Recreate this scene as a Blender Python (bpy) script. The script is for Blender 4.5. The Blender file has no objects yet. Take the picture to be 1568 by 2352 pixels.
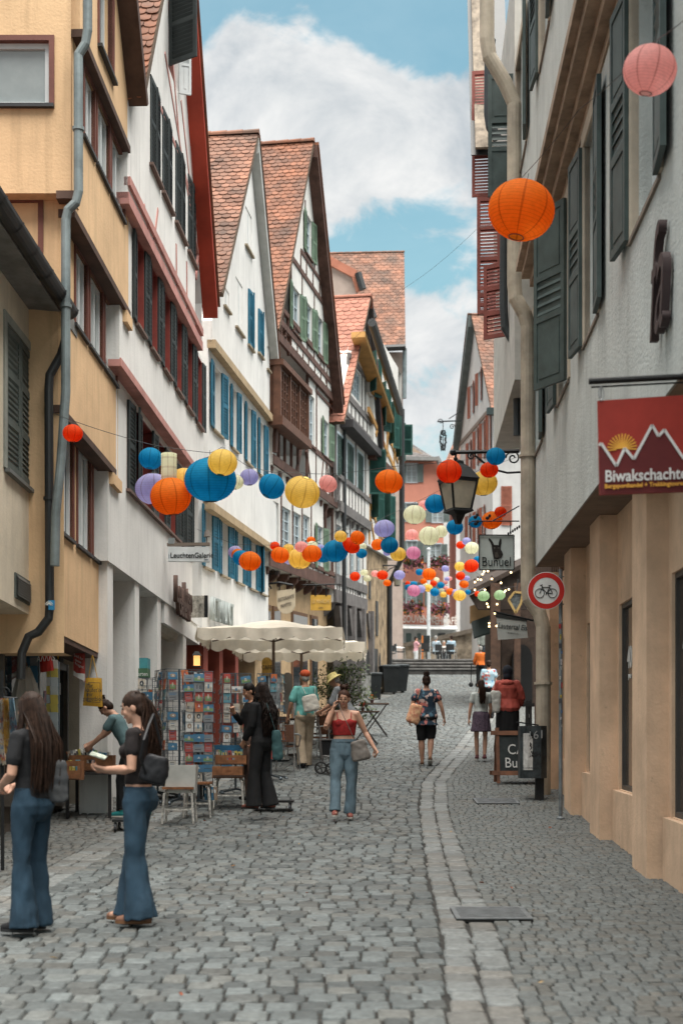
import bpy, math, random
import numpy as np
from mathutils import Vector as V, Matrix, geometry
random.seed(7)
R = math.radians
S = bpy.context.scene
COL = S.collection
# ---------------------------------------------------------------- camera, sky, sun, exposure
FPX, CX, CY, CZ = 3266.667, 784.0, 1740.0, 1.3      # focal length and horizon in the measuring scale of the photo (1568 px wide)
cam_d = bpy.data.cameras.new('camera'); cam = bpy.data.objects.new('camera', cam_d); COL.objects.link(cam)
cam.location = (0, 0, CZ); cam.rotation_euler = (R(90), 0, 0)
cam_d.sensor_fit = 'HORIZONTAL'; cam_d.sensor_width = 24; cam_d.lens = 50
cam_d.shift_y = (CY - 1176) / 1568; cam_d.clip_end = 2000; cam_d.clip_start = 0.1
cam_d.dof.use_dof = True; cam_d.dof.focus_distance = 18.8; cam_d.dof.aperture_fstop = 2.2
S.camera = cam
S.view_settings.view_transform = 'Standard'; S.view_settings.look = 'None'; S.view_settings.gamma = 1
S.view_settings.exposure = 1.8
SUN_EL, SUN_AZ = 77, 140                             # elevation; azimuth clockwise from +Y (street direction)
sd = bpy.data.lights.new('sun', 'SUN'); so = bpy.data.objects.new('sun', sd); COL.objects.link(so)
sd.energy = 3.3; sd.angle = R(70); sd.color = (1, .96, .9)
_az = R(SUN_AZ); _el = R(SUN_EL)
sdir = V((math.sin(_az)*math.cos(_el), math.cos(_az)*math.cos(_el), math.sin(_el)))
so.rotation_euler = sdir.to_track_quat('Z', 'Y').to_euler()

world = bpy.data.worlds.new('World'); S.world = world; world.use_nodes = True
def make_world():
    nt = world.node_tree; N = nt.nodes; L = nt.links; N.clear()
    def nd(t, **k):
        n = N.new(t)
        for a, b in k.items(): setattr(n, a, b)
        return n
    def lk(a, b): L.new(a, b)
    def mt(op, a, b=None, c=None, clamp=False):
        n = nd('ShaderNodeMath', operation=op, use_clamp=clamp)
        for i, x in enumerate((a, b, c)):
            if x is None: continue
            if isinstance(x, (int, float)): n.inputs[i].default_value = x
            else: lk(x, n.inputs[i])
        return n.outputs[0]
    tc = nd('ShaderNodeTexCoord'); d = tc.outputs['Generated']
    sky = nd('ShaderNodeTexSky', sky_type='NISHITA', sun_disc=False)
    sky.sun_elevation = _el; sky.sun_rotation = _az; sky.dust_density = 2.0; sky.ozone_density = 2.0; sky.air_density = 1.2
    def noise(scale, det, rough, vec, dist=0.0):
        n = nd('ShaderNodeTexNoise'); n.inputs['Scale'].default_value = scale; n.inputs['Detail'].default_value = det
        n.inputs['Roughness'].default_value = rough; n.inputs['Distortion'].default_value = dist; lk(vec, n.inputs['Vector']); return n.outputs['Fac']
    mp = nd('ShaderNodeMapping'); mp.inputs['Scale'].default_value = (1, 1, 1.5); mp.inputs['Location'].default_value = (.3, .1, .2); lk(d, mp.inputs['Vector'])
    n1 = noise(14, 11, .64, mp.outputs[0], .35); n2 = noise(3.2, 5, .5, mp.outputs[0], .2)
    cov = mt('ADD', mt('MULTIPLY', n1, .85), mt('MULTIPLY', n2, .36))
    def hole(px, py, r, amt, sx=1.0, sz=1.0):
        v = V(((px-CX)/FPX, 1, (CY-py)/FPX)).normalized()
        s = nd('ShaderNodeVectorMath', operation='SUBTRACT'); lk(d, s.inputs[0]); s.inputs[1].default_value = v
        m = nd('ShaderNodeVectorMath', operation='MULTIPLY'); lk(s.outputs[0], m.inputs[0]); m.inputs[1].default_value = (sx, 1, sz)
        ln = nd('ShaderNodeVectorMath', operation='LENGTH'); lk(m.outputs[0], ln.inputs[0])
        q = mt('DIVIDE', ln.outputs['Value'], r)
        return mt('MULTIPLY', mt('SUBTRACT', 1.0, mt('MULTIPLY', q, q), clamp=True), amt)
    tot = None
    for h in ((690, 20, .075, .30, .55, 1.6), (960, 80, .05, .24, .7, 1.5), (540, 10, .03, -.1), (620, 200, .06, -.26), (800, 150, .03, -.2), (700, 330, .09, -.22), (930, 230, .06, -.22), (900, 560, .05, .17, .7, 1.5), (1010, 620, .03, .10, .7, 1.3), (740, 480, .03, -.05), (960, 800, .09, -.02, .8, 1.2)):
        x = hole(*h); tot = x if tot is None else mt('ADD', tot, x)
    m = mt('SUBTRACT', cov, tot)
    mr = nd('ShaderNodeMapRange', interpolation_type='SMOOTHSTEP'); lk(m, mr.inputs[0]); mr.inputs[1].default_value = .49; mr.inputs[2].default_value = .66; mr.inputs[3].default_value = .12
    shade = noise(9, 9, .62, mp.outputs[0], .4)
    cr = nd('ShaderNodeValToRGB'); lk(shade, cr.inputs[0])
    e = cr.color_ramp.elements; e[0].position = .33; e[0].color = (4.3, 4.8, 5.2, 1); e[1].position = .6; e[1].color = (7.7, 7.75, 7.7, 1)
    tint = nd('ShaderNodeMix', data_type='RGBA', blend_type='MULTIPLY'); tint.inputs[0].default_value = 1.0
    lk(sky.outputs[0], tint.inputs[6]); tint.inputs[7].default_value = (1.22, 1.72, 1.38, 1)
    mx = nd('ShaderNodeMix', data_type='RGBA'); lk(mr.outputs[0], mx.inputs[0]); lk(tint.outputs[2], mx.inputs[6]); lk(cr.outputs[0], mx.inputs[7])
    bg = nd('ShaderNodeBackground'); bg.inputs['Strength'].default_value = .034; lk(mx.outputs[2], bg.inputs['Color'])
    out = nd('ShaderNodeOutputWorld'); lk(bg.outputs[0], out.inputs[0])
make_world()
# ---------------------------------------------------------------- materials
MATS = {}
def M(name, col, rough=.75, metal=0.0, var=.12, vs=3.0, bump=.0, bs=40.0, isl=0.0, spec=.3, streak=0.0, spots=0.0, col2=None, trans=0.0):
    """plain surface: base colour with real blotches/stains, fine bump, optional random tone per loose piece"""
    if name in MATS: return MATS[name]
    m = bpy.data.materials.new(name); m.use_nodes = True; MATS[name] = m
    nt = m.node_tree; N = nt.nodes; L = nt.links
    b = N['Principled BSDF']; b.inputs['Roughness'].default_value = rough; b.inputs['Metallic'].default_value = metal
    b.inputs['Specular IOR Level'].default_value = spec
    c = (*col, 1)
    tc = N.new('ShaderNodeTexCoord')
    src = None
    def mixc(fac, a, bcol, blend='MIX'):
        x = N.new('ShaderNodeMix'); x.data_type = 'RGBA'; x.blend_type = blend
        if isinstance(fac, float): x.inputs[0].default_value = fac
        else: L.new(fac, x.inputs[0])
        for i, y in ((6, a), (7, bcol)):
            if isinstance(y, tuple): x.inputs[i].default_value = y
            else: L.new(y, x.inputs[i])
        return x.outputs[2]
    cur = c
    if var:
        n = N.new('ShaderNodeTexNoise'); n.inputs['Scale'].default_value = vs; n.inputs['Detail'].default_value = 8; n.inputs['Roughness'].default_value = .65
        L.new(tc.outputs['Object'], n.inputs['Vector'])
        d = (*(col2 if col2 else tuple(x*(1-2.2*var) for x in col)), 1); h = tuple(min(1, x*(1+var)) for x in col)+(1,)
        r = N.new('ShaderNodeMapRange'); L.new(n.outputs['Fac'], r.inputs[0]); r.inputs[1].default_value = .3; r.inputs[2].default_value = .7
        cur = mixc(r.outputs[0], d, h)
    if streak:
        mp = N.new('ShaderNodeMapping'); mp.inputs['Scale'].default_value = (5, 5, .35); L.new(tc.outputs['Object'], mp.inputs['Vector'])
        n = N.new('ShaderNodeTexNoise'); n.inputs['Scale'].default_value = 2.0; n.inputs['Detail'].default_value = 6; L.new(mp.outputs[0], n.inputs['Vector'])
        r = N.new('ShaderNodeMapRange'); L.new(n.outputs['Fac'], r.inputs[0]); r.inputs[1].default_value = .5; r.inputs[2].default_value = .75; r.inputs[4].default_value = streak
        cur = mixc(r.outputs[0], cur, tuple(x*.45 for x in col)+(1,))
    if spots:
        n = N.new('ShaderNodeTexNoise'); n.inputs['Scale'].default_value = 4.5; n.inputs['Detail'].default_value = 7; n.inputs['Roughness'].default_value = .7; L.new(tc.outputs['Object'], n.inputs['Vector'])
        r = N.new('ShaderNodeMapRange'); L.new(n.outputs['Fac'], r.inputs[0]); r.inputs[1].default_value = .62; r.inputs[2].default_value = .72; r.inputs[4].default_value = spots
        cur = mixc(r.outputs[0], cur, tuple(x*.3 for x in col)+(1,))
    if isl:
        g = N.new('ShaderNodeNewGeometry'); r = N.new('ShaderNodeMapRange'); L.new(g.outputs['Random Per Island'], r.inputs[0])
        r.inputs[3].default_value = 1-isl; r.inputs[4].default_value = 1+isl*.7
        cb = N.new('ShaderNodeCombineColor')
        for i in range(3): L.new(r.outputs[0], cb.inputs[i])
        cur = mixc(1.0, cur, cb.outputs[0], 'MULTIPLY')
    if isinstance(cur, tuple): b.inputs['Base Color'].default_value = cur
    else: L.new(cur, b.inputs['Base Color'])
    if bump:
        n = N.new('ShaderNodeTexNoise'); n.inputs['Scale'].default_value = bs; n.inputs['Detail'].default_value = 5
        L.new(tc.outputs['Object'], n.inputs['Vector'])
        bp = N.new('ShaderNodeBump'); bp.inputs['Strength'].default_value = bump; bp.inputs['Distance'].default_value = .02
        L.new(n.outputs['Fac'], bp.inputs['Height']); L.new(bp.outputs[0], b.inputs['Normal'])
    if trans:
        t = N.new('ShaderNodeBsdfTranslucent')
        if isinstance(cur, tuple): t.inputs['Color'].default_value = cur
        else: L.new(cur, t.inputs['Color'])
        mx = N.new('ShaderNodeMixShader'); mx.inputs[0].default_value = trans
        L.new(b.outputs[0], mx.inputs[1]); L.new(t.outputs[0], mx.inputs[2]); L.new(mx.outputs[0], N['Material Output'].inputs[0])
    return m
def emit(name, col, s):
    if name in MATS: return MATS[name]
    m = M(name, col, var=0); b = m.node_tree.nodes['Principled BSDF']
    b.inputs['Emission Color'].default_value = (*col, 1); b.inputs['Emission Strength'].default_value = s
    return m
# ---------------------------------------------------------------- mesh helpers
def wloc(o):
    p = V((0, 0, 0))
    while o: p += o.location; o = o.parent
    return p
class MB:
    def __init__(s): s.v = []; s.f = []; s.m = []; s.mats = []; s.cur = 0
    def use(s, m):
        if m not in s.mats: s.mats.append(m)
        s.cur = s.mats.index(m); return s
    def face(s, idx): s.f.append(tuple(idx)); s.m.append(s.cur)
    def add(s, pts):
        i = len(s.v); s.v.extend(tuple(p) for p in pts); return list(range(i, len(s.v)))
    def poly(s, pts): s.face(s.add(pts)); return s
    def prism(s, pts, ext):
        e = V(ext); a = s.add([V(p) for p in pts]); b = s.add([V(p)+e for p in pts]); n = len(a)
        s.face(a[::-1]); s.face(b)
        for i in range(n): j = (i+1) % n; s.face((a[i], a[j], b[j], b[i]))
        return s
    def obox(s, c, ax, ay, az):
        c, ax, ay, az = V(c), V(ax), V(ay), V(az)
        p = [c-ax-ay-az, c+ax-ay-az, c+ax+ay-az, c-ax+ay-az]; return s.prism(p, az*2)
    def box(s, x0, y0, z0, x1, y1, z1):
        return s.prism([(x0, y0, z0), (x1, y0, z0), (x1, y1, z0), (x0, y1, z0)], (0, 0, z1-z0))
    def bar(s, a, b, w, h=None, up=(0, 0, 1)):
        a, b = V(a), V(b); d = b-a; u = V(up); h = h or w
        x = d.cross(u)
        if x.length < 1e-6: x = d.cross(V((1, 0, 0)))
        x.normalize(); y = x.cross(d).normalized()
        return s.prism([a-x*w/2-y*h/2, a+x*w/2-y*h/2, a+x*w/2+y*h/2, a-x*w/2+y*h/2], d)
    def loft(s, rings, cap=True, closed=True):
        ids = [s.add(r) for r in rings]; n = len(ids[0])
        for a, b in zip(ids, ids[1:]):
            for i in range(n if closed else n-1): j = (i+1) % n; s.face((a[i], a[j], b[j], b[i]))
        if cap and closed: s.face(ids[0][::-1]); s.face(ids[-1])
        return s
    def tube(s, path, r, n=8, flat=1.0, cap=True):
        path = [V(p) for p in path]; rs = r if isinstance(r, (list, tuple)) else [r]*len(path)
        rings = []; px = None
        for i, p in enumerate(path):
            t = (path[min(i+1, len(path)-1)]-path[max(i-1, 0)]).normalized()
            if px is None:
                ref = V((0, 0, 1)) if abs(t.z) < .9 else V((1, 0, 0)); px = t.cross(ref).normalized()
            x = (px-t*px.dot(t)).normalized(); y = t.cross(x); px = x
            rings.append([p+(x*math.cos(k*2*math.pi/n)+y*math.sin(k*2*math.pi/n)*flat)*rs[i] for k in range(n)])
        return s.loft(rings, cap)
    def lathe(s, prof, n=16, c=(0, 0, 0), sx=1.0, sy=1.0, cap=True):
        c = V(c)
        return s.loft([[c+V((math.cos(k*2*math.pi/n)*r*sx, math.sin(k*2*math.pi/n)*r*sy, z)) for k in range(n)] for r, z in prof], cap)
    def ball(s, c, rx, ry=None, rz=None, n=12, m=8, rot=None):
        ry = ry or rx; rz = rz or rx; c = V(c)
        rings = []
        for i in range(m+1):
            a = -math.pi/2+math.pi*i/m; cr = max(math.cos(a), .02)
            ring = [V((rx*cr*math.cos(k*2*math.pi/n), ry*cr*math.sin(k*2*math.pi/n), rz*math.sin(a))) for k in range(n)]
            rings.append([c+(rot @ p if rot else p) for p in ring])
        return s.loft(rings)
    def mesh(s, org=(0, 0, 0), mat=None):
        me = bpy.data.meshes.new('mesh'); o = V(org)
        me.from_pydata([(x-o.x, y-o.y, z-o.z) for x, y, z in s.v], [], s.f)
        ml = s.mats or [mat]
        for m in ml: me.materials.append(m)
        if len(ml) > 1: me.polygons.foreach_set('material_index', s.m)
        me.update(); return me
    def build(s, name, mat=None, parent=None, smooth=False, fix=True):
        me = s.mesh(wloc(parent) if parent else (0, 0, 0), mat)
        return link(name, me, parent, smooth, fix)
def link(name, me, parent=None, smooth=False, fix=True):
    if fix:
        import bmesh
        bm = bmesh.new(); bm.from_mesh(me); bmesh.ops.recalc_face_normals(bm, faces=bm.faces); bm.to_mesh(me); bm.free()
    if smooth:
        me.polygons.foreach_set('use_smooth', [True]*len(me.polygons)); 
        try: me.set_sharp_from_angle(angle=R(45))
        except Exception: pass
    me.name = name
    o = bpy.data.objects.new(name, me); COL.objects.link(o)
    if parent: o.parent = parent
    return o
def tag(o, label, cat, group=None, kind=None):
    if label: o['label'] = label
    if cat: o['category'] = cat
    if group: o['group'] = group
    if kind: o['kind'] = kind
    return o
def thing(name, label, cat, loc=(0, 0, 0), group=None, rz=0.0):
    o = bpy.data.objects.new(name, None); COL.objects.link(o); o.empty_display_size = .2
    o.location = loc; o.rotation_euler = (0, 0, rz)
    return tag(o, label, cat, group)
def structure(o): o['kind'] = 'structure'; return o
def single(mb, name, mat, label, cat, loc=None, group=None, smooth=False, rz=0.0):
    """a thing that is one mesh: origin moved to loc (verts given in world) or placed at loc (verts local when rz given)"""
    me = mb.mesh(loc or (0, 0, 0), mat); o = link(name, me, None, smooth)
    if loc: o.location = loc
    return tag(o, label, cat, group)
def copy_tree(o, parent=None):
    c = o.copy(); COL.objects.link(c); c.parent = parent
    for ch in list(o.children): copy_tree(ch, c)
    return c
def W(px, py, Y): return V(((px-CX)/FPX*Y, Y, CZ+(CY-py)/FPX*Y))
GP = [(-30, -1.2), (4, -.22), (7.3, -.07), (9.9, .07), (13, .19), (18.9, .48), (26.1, 1.15), (40, 2.4), (55, 3.8), (66, 5.2), (66.6, 5.2), (400, 5.2)]
def zg(Y): return float(np.interp(Y, [a for a, b in GP], [b for a, b in GP]))
def lerp(a, b, t): return a+(b-a)*t
def text_mb(txt, size, mat, parent, name, org, ux, uy, ext=.004, align='CENTER', shear=0.0, bold=0.0, squeeze=1.0, smooth=False):
    """real lettering: a font curve turned into a mesh; org = anchor, ux/uy = reading direction and up"""
    cu = bpy.data.curves.new('txt', 'FONT'); cu.body = txt; cu.size = size; cu.extrude = ext; cu.align_x = align; cu.align_y = 'CENTER'; cu.shear = shear; cu.offset = bold
    cu.resolution_u = 3
    ob = bpy.data.objects.new('txt', cu); COL.objects.link(ob)
    dg = bpy.context.evaluated_depsgraph_get(); dg.update()
    me = bpy.data.meshes.new_from_object(ob.evaluated_get(dg)); bpy.data.objects.remove(ob); bpy.data.curves.remove(cu)
    ux, uy = V(ux).normalized(), V(uy).normalized(); uz = ux.cross(uy).normalized(); org = V(org)-(wloc(parent) if parent else V((0, 0, 0)))
    for v in me.vertices:
        c = v.co.copy(); v.co = org+ux*c.x*squeeze+uy*c.y+uz*c.z
    me.materials.clear(); me.materials.append(mat)
    return link(name, me, parent, fix=False)
# ---------------------------------------------------------------- ground, road, pavements
def gy(y):          # depth of the ground point seen at photo row y
    lo, hi = 4.0, 66.0
    for _ in range(50):
        m = (lo+hi)/2
        if CY+FPX*(CZ-zg(m))/m > y: lo = m
        else: hi = m
    return lo
def ground_sheet():
    ys = [-30, 0, 4, 6, 7.3, 9.9, 13, 16, 18.9, 22, 26.1, 33, 40, 48, 55, 61, 66, 66.5, 100, 400]
    xs = [-200, -30, -8, 0, 8, 30, 200]
    mb = MB(); ids = [mb.add([(x, y, zg(y)-.022) for x in xs]) for y in ys]
    for a, b in zip(ids, ids[1:]):
        for i in range(len(xs)-1): mb.face((a[i], a[i+1], b[i+1], b[i]))
    structure(mb.build('ground', M('earth_joint', (.035, .033, .03), .95, var=.35, vs=14, bump=.5, bs=60)))
ground_sheet()
def stone_mat(name, col, isl, rough=.62):
    if name in MATS: return MATS[name]
    m = M(name, col, rough, var=.2, vs=22, bump=.35, bs=55, isl=isl, spec=.45)
    nt = m.node_tree; N = nt.nodes; L = nt.links; b = N['Principled BSDF']
    # each stone leans a little towards brown or blue, as split sandstone and basalt do; patches of the street are more worn and brown
    old = b.inputs['Base Color'].links[0].from_socket
    g = N.new('ShaderNodeNewGeometry'); mu = N.new('ShaderNodeMath'); mu.operation = 'MULTIPLY'; mu.inputs[1].default_value = 7.31
    fr = N.new('ShaderNodeMath'); fr.operation = 'FRACT'; L.new(g.outputs['Random Per Island'], mu.inputs[0]); L.new(mu.outputs[0], fr.inputs[0])
    tc = N.new('ShaderNodeTexCoord'); n = N.new('ShaderNodeTexNoise'); n.inputs['Scale'].default_value = .55; n.inputs['Detail'].default_value = 3; L.new(tc.outputs['Object'], n.inputs['Vector'])
    ad = N.new('ShaderNodeMath'); ad.operation = 'ADD'; L.new(fr.outputs[0], ad.inputs[0]); L.new(n.outputs['Fac'], ad.inputs[1])
    r = N.new('ShaderNodeMapRange'); L.new(ad.outputs[0], r.inputs[0]); r.inputs[1].default_value = .95; r.inputs[2].default_value = 1.5
    x = N.new('ShaderNodeMix'); x.data_type = 'RGBA'; x.blend_type = 'MULTIPLY'; L.new(r.outputs[0], x.inputs[0]); L.new(old, x.inputs[6]); x.inputs[7].default_value = (1.0, .90, .83, 1)
    L.new(x.outputs[2], b.inputs['Base Color'])
    r2 = N.new('ShaderNodeMapRange'); L.new(n.outputs['Fac'], r2.inputs[0]); r2.inputs[3].default_value = rough+.12; r2.inputs[4].default_value = rough-.14; L.new(r2.outputs[0], b.inputs['Roughness'])
    return m
def stones(name, mat, rows, wmean, gap, inset, hj, seed, sw=1.0):
    """rows: list of (Y0, Y1, xl, xr); every stone a bevelled block of its own size, height and tilt"""
    rng = np.random.default_rng(seed); P = []
    for (y0, y1, xl, xr) in rows:
        n = max(1, int(round((xr-xl)/wmean)))
        w = rng.uniform(.72, 1.3, n); e = np.concatenate([[0], np.cumsum(w)]); e = xl+(xr-xl)*e/e[-1]
        P.append(np.stack([e[:-1], e[1:], np.full(n, y0), np.full(n, y1)], 1))
    A = np.concatenate(P); n = len(A)
    x0, x1, y0, y1 = A[:, 0]+gap/2, A[:, 1]-gap/2, A[:, 2]+gap/2, A[:, 3]-gap/2
    sway = sw*.03*np.sin(A[:, 0]*2.1+A[:, 2]*.9)+sw*.015*np.sin(A[:, 0]*5.3-A[:, 2]*1.7)
    hz = rng.normal(0, hj, n)
    tx = rng.normal(0, hj*2.2, n); ty = rng.normal(0, hj*2.2, n)
    def ring(ins, dz, jit):
        cx = np.stack([x0+ins, x1-ins, x1-ins, x0+ins], 1)+rng.normal(0, jit, (n, 4))
        cy = np.stack([y0+ins, y0+ins, y1-ins, y1-ins], 1)+rng.normal(0, jit, (n, 4))+sway[:, None]
        mx = ((x0+x1)/2)[:, None]; my = ((y0+y1)/2)[:, None]
        z = np.interp(cy, [a for a, b in GP], [b for a, b in GP])+hz[:, None]+(cx-mx)*tx[:, None]+(cy-my)*ty[:, None]+dz
        return np.stack([cx, cy, z], 2)
    v = np.concatenate([ring(inset, 0, .003), ring(inset*.25, -.007, .002), ring(0, -.05, 0)], 1).reshape(-1, 3)
    f = [[0, 1, 2, 3]]
    for b in (0, 4):
        for i in range(4): j = (i+1) % 4; f.append([b+4+i, b+4+j, b+j, b+i])
    f = np.array(f)[None]+(np.arange(n)*12)[:, None, None]; f = f.reshape(-1)
    me = bpy.data.meshes.new(name); me.vertices.add(len(v)); me.vertices.foreach_set('co', v.reshape(-1).astype(np.float32))
    me.loops.add(len(f)); me.loops.foreach_set('vertex_index', f.astype(np.int32))
    k = len(f)//4; me.polygons.add(k); me.polygons.foreach_set('loop_start', (np.arange(k)*4).astype(np.int32))
    me.polygons.foreach_set('use_smooth', np.tile(np.array([0]+[1]*8, bool), n)); me.update(calc_edges=True); me.materials.append(mat); me.validate()
    return structure(link(name, me, fix=False))
I = np.interp
def kerb_x(Y): return float(I(Y, [4, 7.3, 9.3, 14, 20, 23.3, 26.3, 30, 34.5, 45, 66], [.42, .56, .67, .84, 1.1, 1.32, 1.8, 2.4, 3.05, 4.7, 7.0]))
def gut_x(Y): return float(I(Y, [4, 12.2, 17.9, 24, 30, 40, 57, 66], [-3.1, -2.93, -2.68, -2.2, -1.8, -.6, 2.2, 2.6]))
def right_x(Y): return float(I(Y, [4, 22.5, 23, 30, 45, 66], [2.6, 3.6, 4.6, 6.6, 9.5, 12]))
def left_x(Y): return float(I(Y, [4, 20, 36, 57, 58, 66], [-5.6, -5.4, -3.2, 1.2, .2, -1]))
def rows_of(y0, y1, p, fl, fr, seed):
    r = random.Random(seed); out = []; y = y0
    while y < y1:
        q = p*r.uniform(.82, 1.2)
        out.append((y, y+q, fl(y)-r.uniform(0, .03), fr(y)+r.uniform(0, .03))); y += q
    return out
stones('road', stone_mat('street_setts', (.096, .107, .106), .42), rows_of(4.5, 65, .185, lambda y: gut_x(y)+.38, lambda y: kerb_x(y)-.02, 1), .160, .014, .012, .0042, 3)
stones('pavement', stone_mat('pavement_setts', (.104, .113, .110), .2, .66), rows_of(4.5, 64, .125, lambda y: kerb_x(y)+.42, right_x, 2), .100, .009, .007, .0018, 5, .6)
stones('side_path', stone_mat('shop_front_setts', (.105, .108, .102), .24, .7), rows_of(7, 64, .14, left_x, lambda y: gut_x(y)-.02, 4), .12, .015, .013, .005, 7)
for k in range(2):
    stones('kerb_strip', stone_mat('kerb_stones', (.150, .158, .154), .24), rows_of(4.5, 64, .24, lambda y: kerb_x(y)+.015+.205*k, lambda y: kerb_x(y)+.198+.205*k, 11+k), .4, .02, .02, .005, 21+k)
    stones('gutter_strip', stone_mat('kerb_stones', (.150, .158, .154), .24), rows_of(7, 64, .26, lambda y: gut_x(y)+.19*k, lambda y: gut_x(y)+.19*k+.18, 31+k), .4, .02, .02, .004, 41+k)
# steps and the small raised square at the top of the street
def square():
    mb = MB()
    for i in range(4):
        y = 65.2+i*.42; mb.use(M('riser_stone_shaded', (.075, .07, .065), .85, var=.25, bump=.3)); mb.box(-6, y+.05, 4.8, 16, y+.5, 5.22+.17*(i+1)-.065); mb.use(M('tread_stone', (.20, .19, .18), .8, var=.25, bump=.3)); mb.box(-6, y, 5.22+.17*(i+1)-.064, 16, y+.47, 5.22+.17*(i+1))  # risers coloured darker than treads, so the shade contrast sits in the colour
    structure(mb.build('steps'))
    mb = MB(); mb.box(-6, 66.95, 5.3, 18, 82, 5.9)
    structure(mb.build('square', M('square_paving', (.27, .265, .25), .8, var=.25, vs=2, bump=.3)))
    mb = MB(); mb.prism([(-8, 84, 5.5), (24, 84, 5.5), (24, 150, 5.5), (-8, 150, 5.5)], (0, 0, 2.4))
    structure(mb.build('upper_terrace', M('terrace_paving', (.25, .24, .225), .85, var=.2)))
square()
def drain(px0, px1, y0, y1, n, label):
    Ya, Yb = gy(y1), gy(y0); Ym = (Ya+Yb)/2; x0 = (px0-CX)/FPX*Ym; x1 = (px1-CX)/FPX*Ym; z = zg(Ym)+.012
    sl = (zg(Yb)-zg(Ya))/(Yb-Ya)
    t = thing('drain_grate', label, 'drain', (x0, Ya, z))
    def q(x, y, dz=0): return (x, y, z+(y-Ym)*sl+dz)
    m = M('grate_steel', (.19, .20, .205), .5, .5, var=.2, vs=9)
    mb = MB(); fw = .035
    for a, b, c, d in ((x0, Ya, x1, Ya+fw), (x0, Yb-fw, x1, Yb), (x0, Ya+fw, x0+fw, Yb-fw), (x1-fw, Ya+fw, x1, Yb-fw)):
        mb.prism([q(a, b), q(c, b), q(c, d), q(a, d)], (0, 0, .006))
    mb.build('frame', m, t)
    mb = MB()
    for i in range(n):
        y = lerp(Ya+fw, Yb-fw, (i+.5)/n); h = (Yb-Ya-2*fw)/n*.30
        mb.prism([q(x0+fw, y-h), q(x1-fw, y-h), q(x1-fw, y+h), q(x0+fw, y+h)], (0, 0, .005))
    mb.build('bars', m, t)
    mb = MB(); mb.prism([q(x0, Ya, -.02), q(x1, Ya, -.02), q(x1, Yb, -.02), q(x0, Yb, -.02)], (0, 0, .014)); mb.build('pit', M('pit_black', (.01, .01, .01), .9, var=0), t)
drain(1040, 1212, 2088, 2116, 10, 'square steel drain grate set in the paving beside the kerb')
drain(1090, 1188, 1836, 1848, 8, 'steel cover plate in the paving before the grey litter bin')
# ---------------------------------------------------------------- facade toolkit
class Facade:
    """a wall plane: foot point at photo column px and depth Y, running towards the vanishing point (vx, vy); old floors are not level, so the courses follow it"""
    def __init__(s, px, Y, vx, vy, side):
        s.u = V(((vx-CX)/FPX, 1, 0)); k = s.u.length; s.sl = (CY-vy)/FPX/k; s.u /= k
        s.n = V((s.u.y, -s.u.x, 0))*side                 # side +1: wall on the left of the street
        s.O = V(((px-CX)/FPX*Y, Y, 0)); s.side = side; s.holes = []
    def st(s, px, py, off=0.0):
        d = V(((px-CX)/FPX, 1, (CY-py)/FPX)); c = V((0, 0, CZ))
        t = (s.O+s.n*off-c).dot(s.n)/d.dot(s.n); p = c+d*t; a = (p-s.O).dot(s.u)
        return a, p.z-s.sl*a
    def s_(s, px, off=0.0): return s.st(px, 1000, off)[0]
    def P(s, a, t, off=0.0):
        p = s.O+s.u*a+s.n*off; return V((p.x, p.y, t+s.sl*a))
    @property
    def uz(s): return (s.u+V((0, 0, s.sl)))
    def rect(s, mb, a0, a1, t0, t1, o0, o1):
        return mb.prism([s.P(a0, t0, o0), s.P(a1, t0, o0), s.P(a1, t1, o0), s.P(a0, t1, o0)], s.n*(o1-o0))
    def poly(s, mb, pts, o0, o1): return mb.prism([s.P(a, t, o0) for a, t in pts], s.n*(o1-o0))
    def strip(s, mb, a, b, w, o0, o1):
        """a timber between two (s,t) points"""
        d = V((b[0]-a[0], b[1]-a[1], 0)); q = V((-d.y, d.x, 0)).normalized()*w/2
        return s.poly(mb, [(a[0]+q.x, a[1]+q.y), (b[0]+q.x, b[1]+q.y), (b[0]-q.x, b[1]-q.y), (a[0]-q.x, a[1]-q.y)], o0, o1)
    def row(s, top, bot, off):
        """t of the head and of the sill of a row of windows from one photo point on each line"""
        return s.st(*top, off)[1], s.st(*bot, off)[1]
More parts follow.
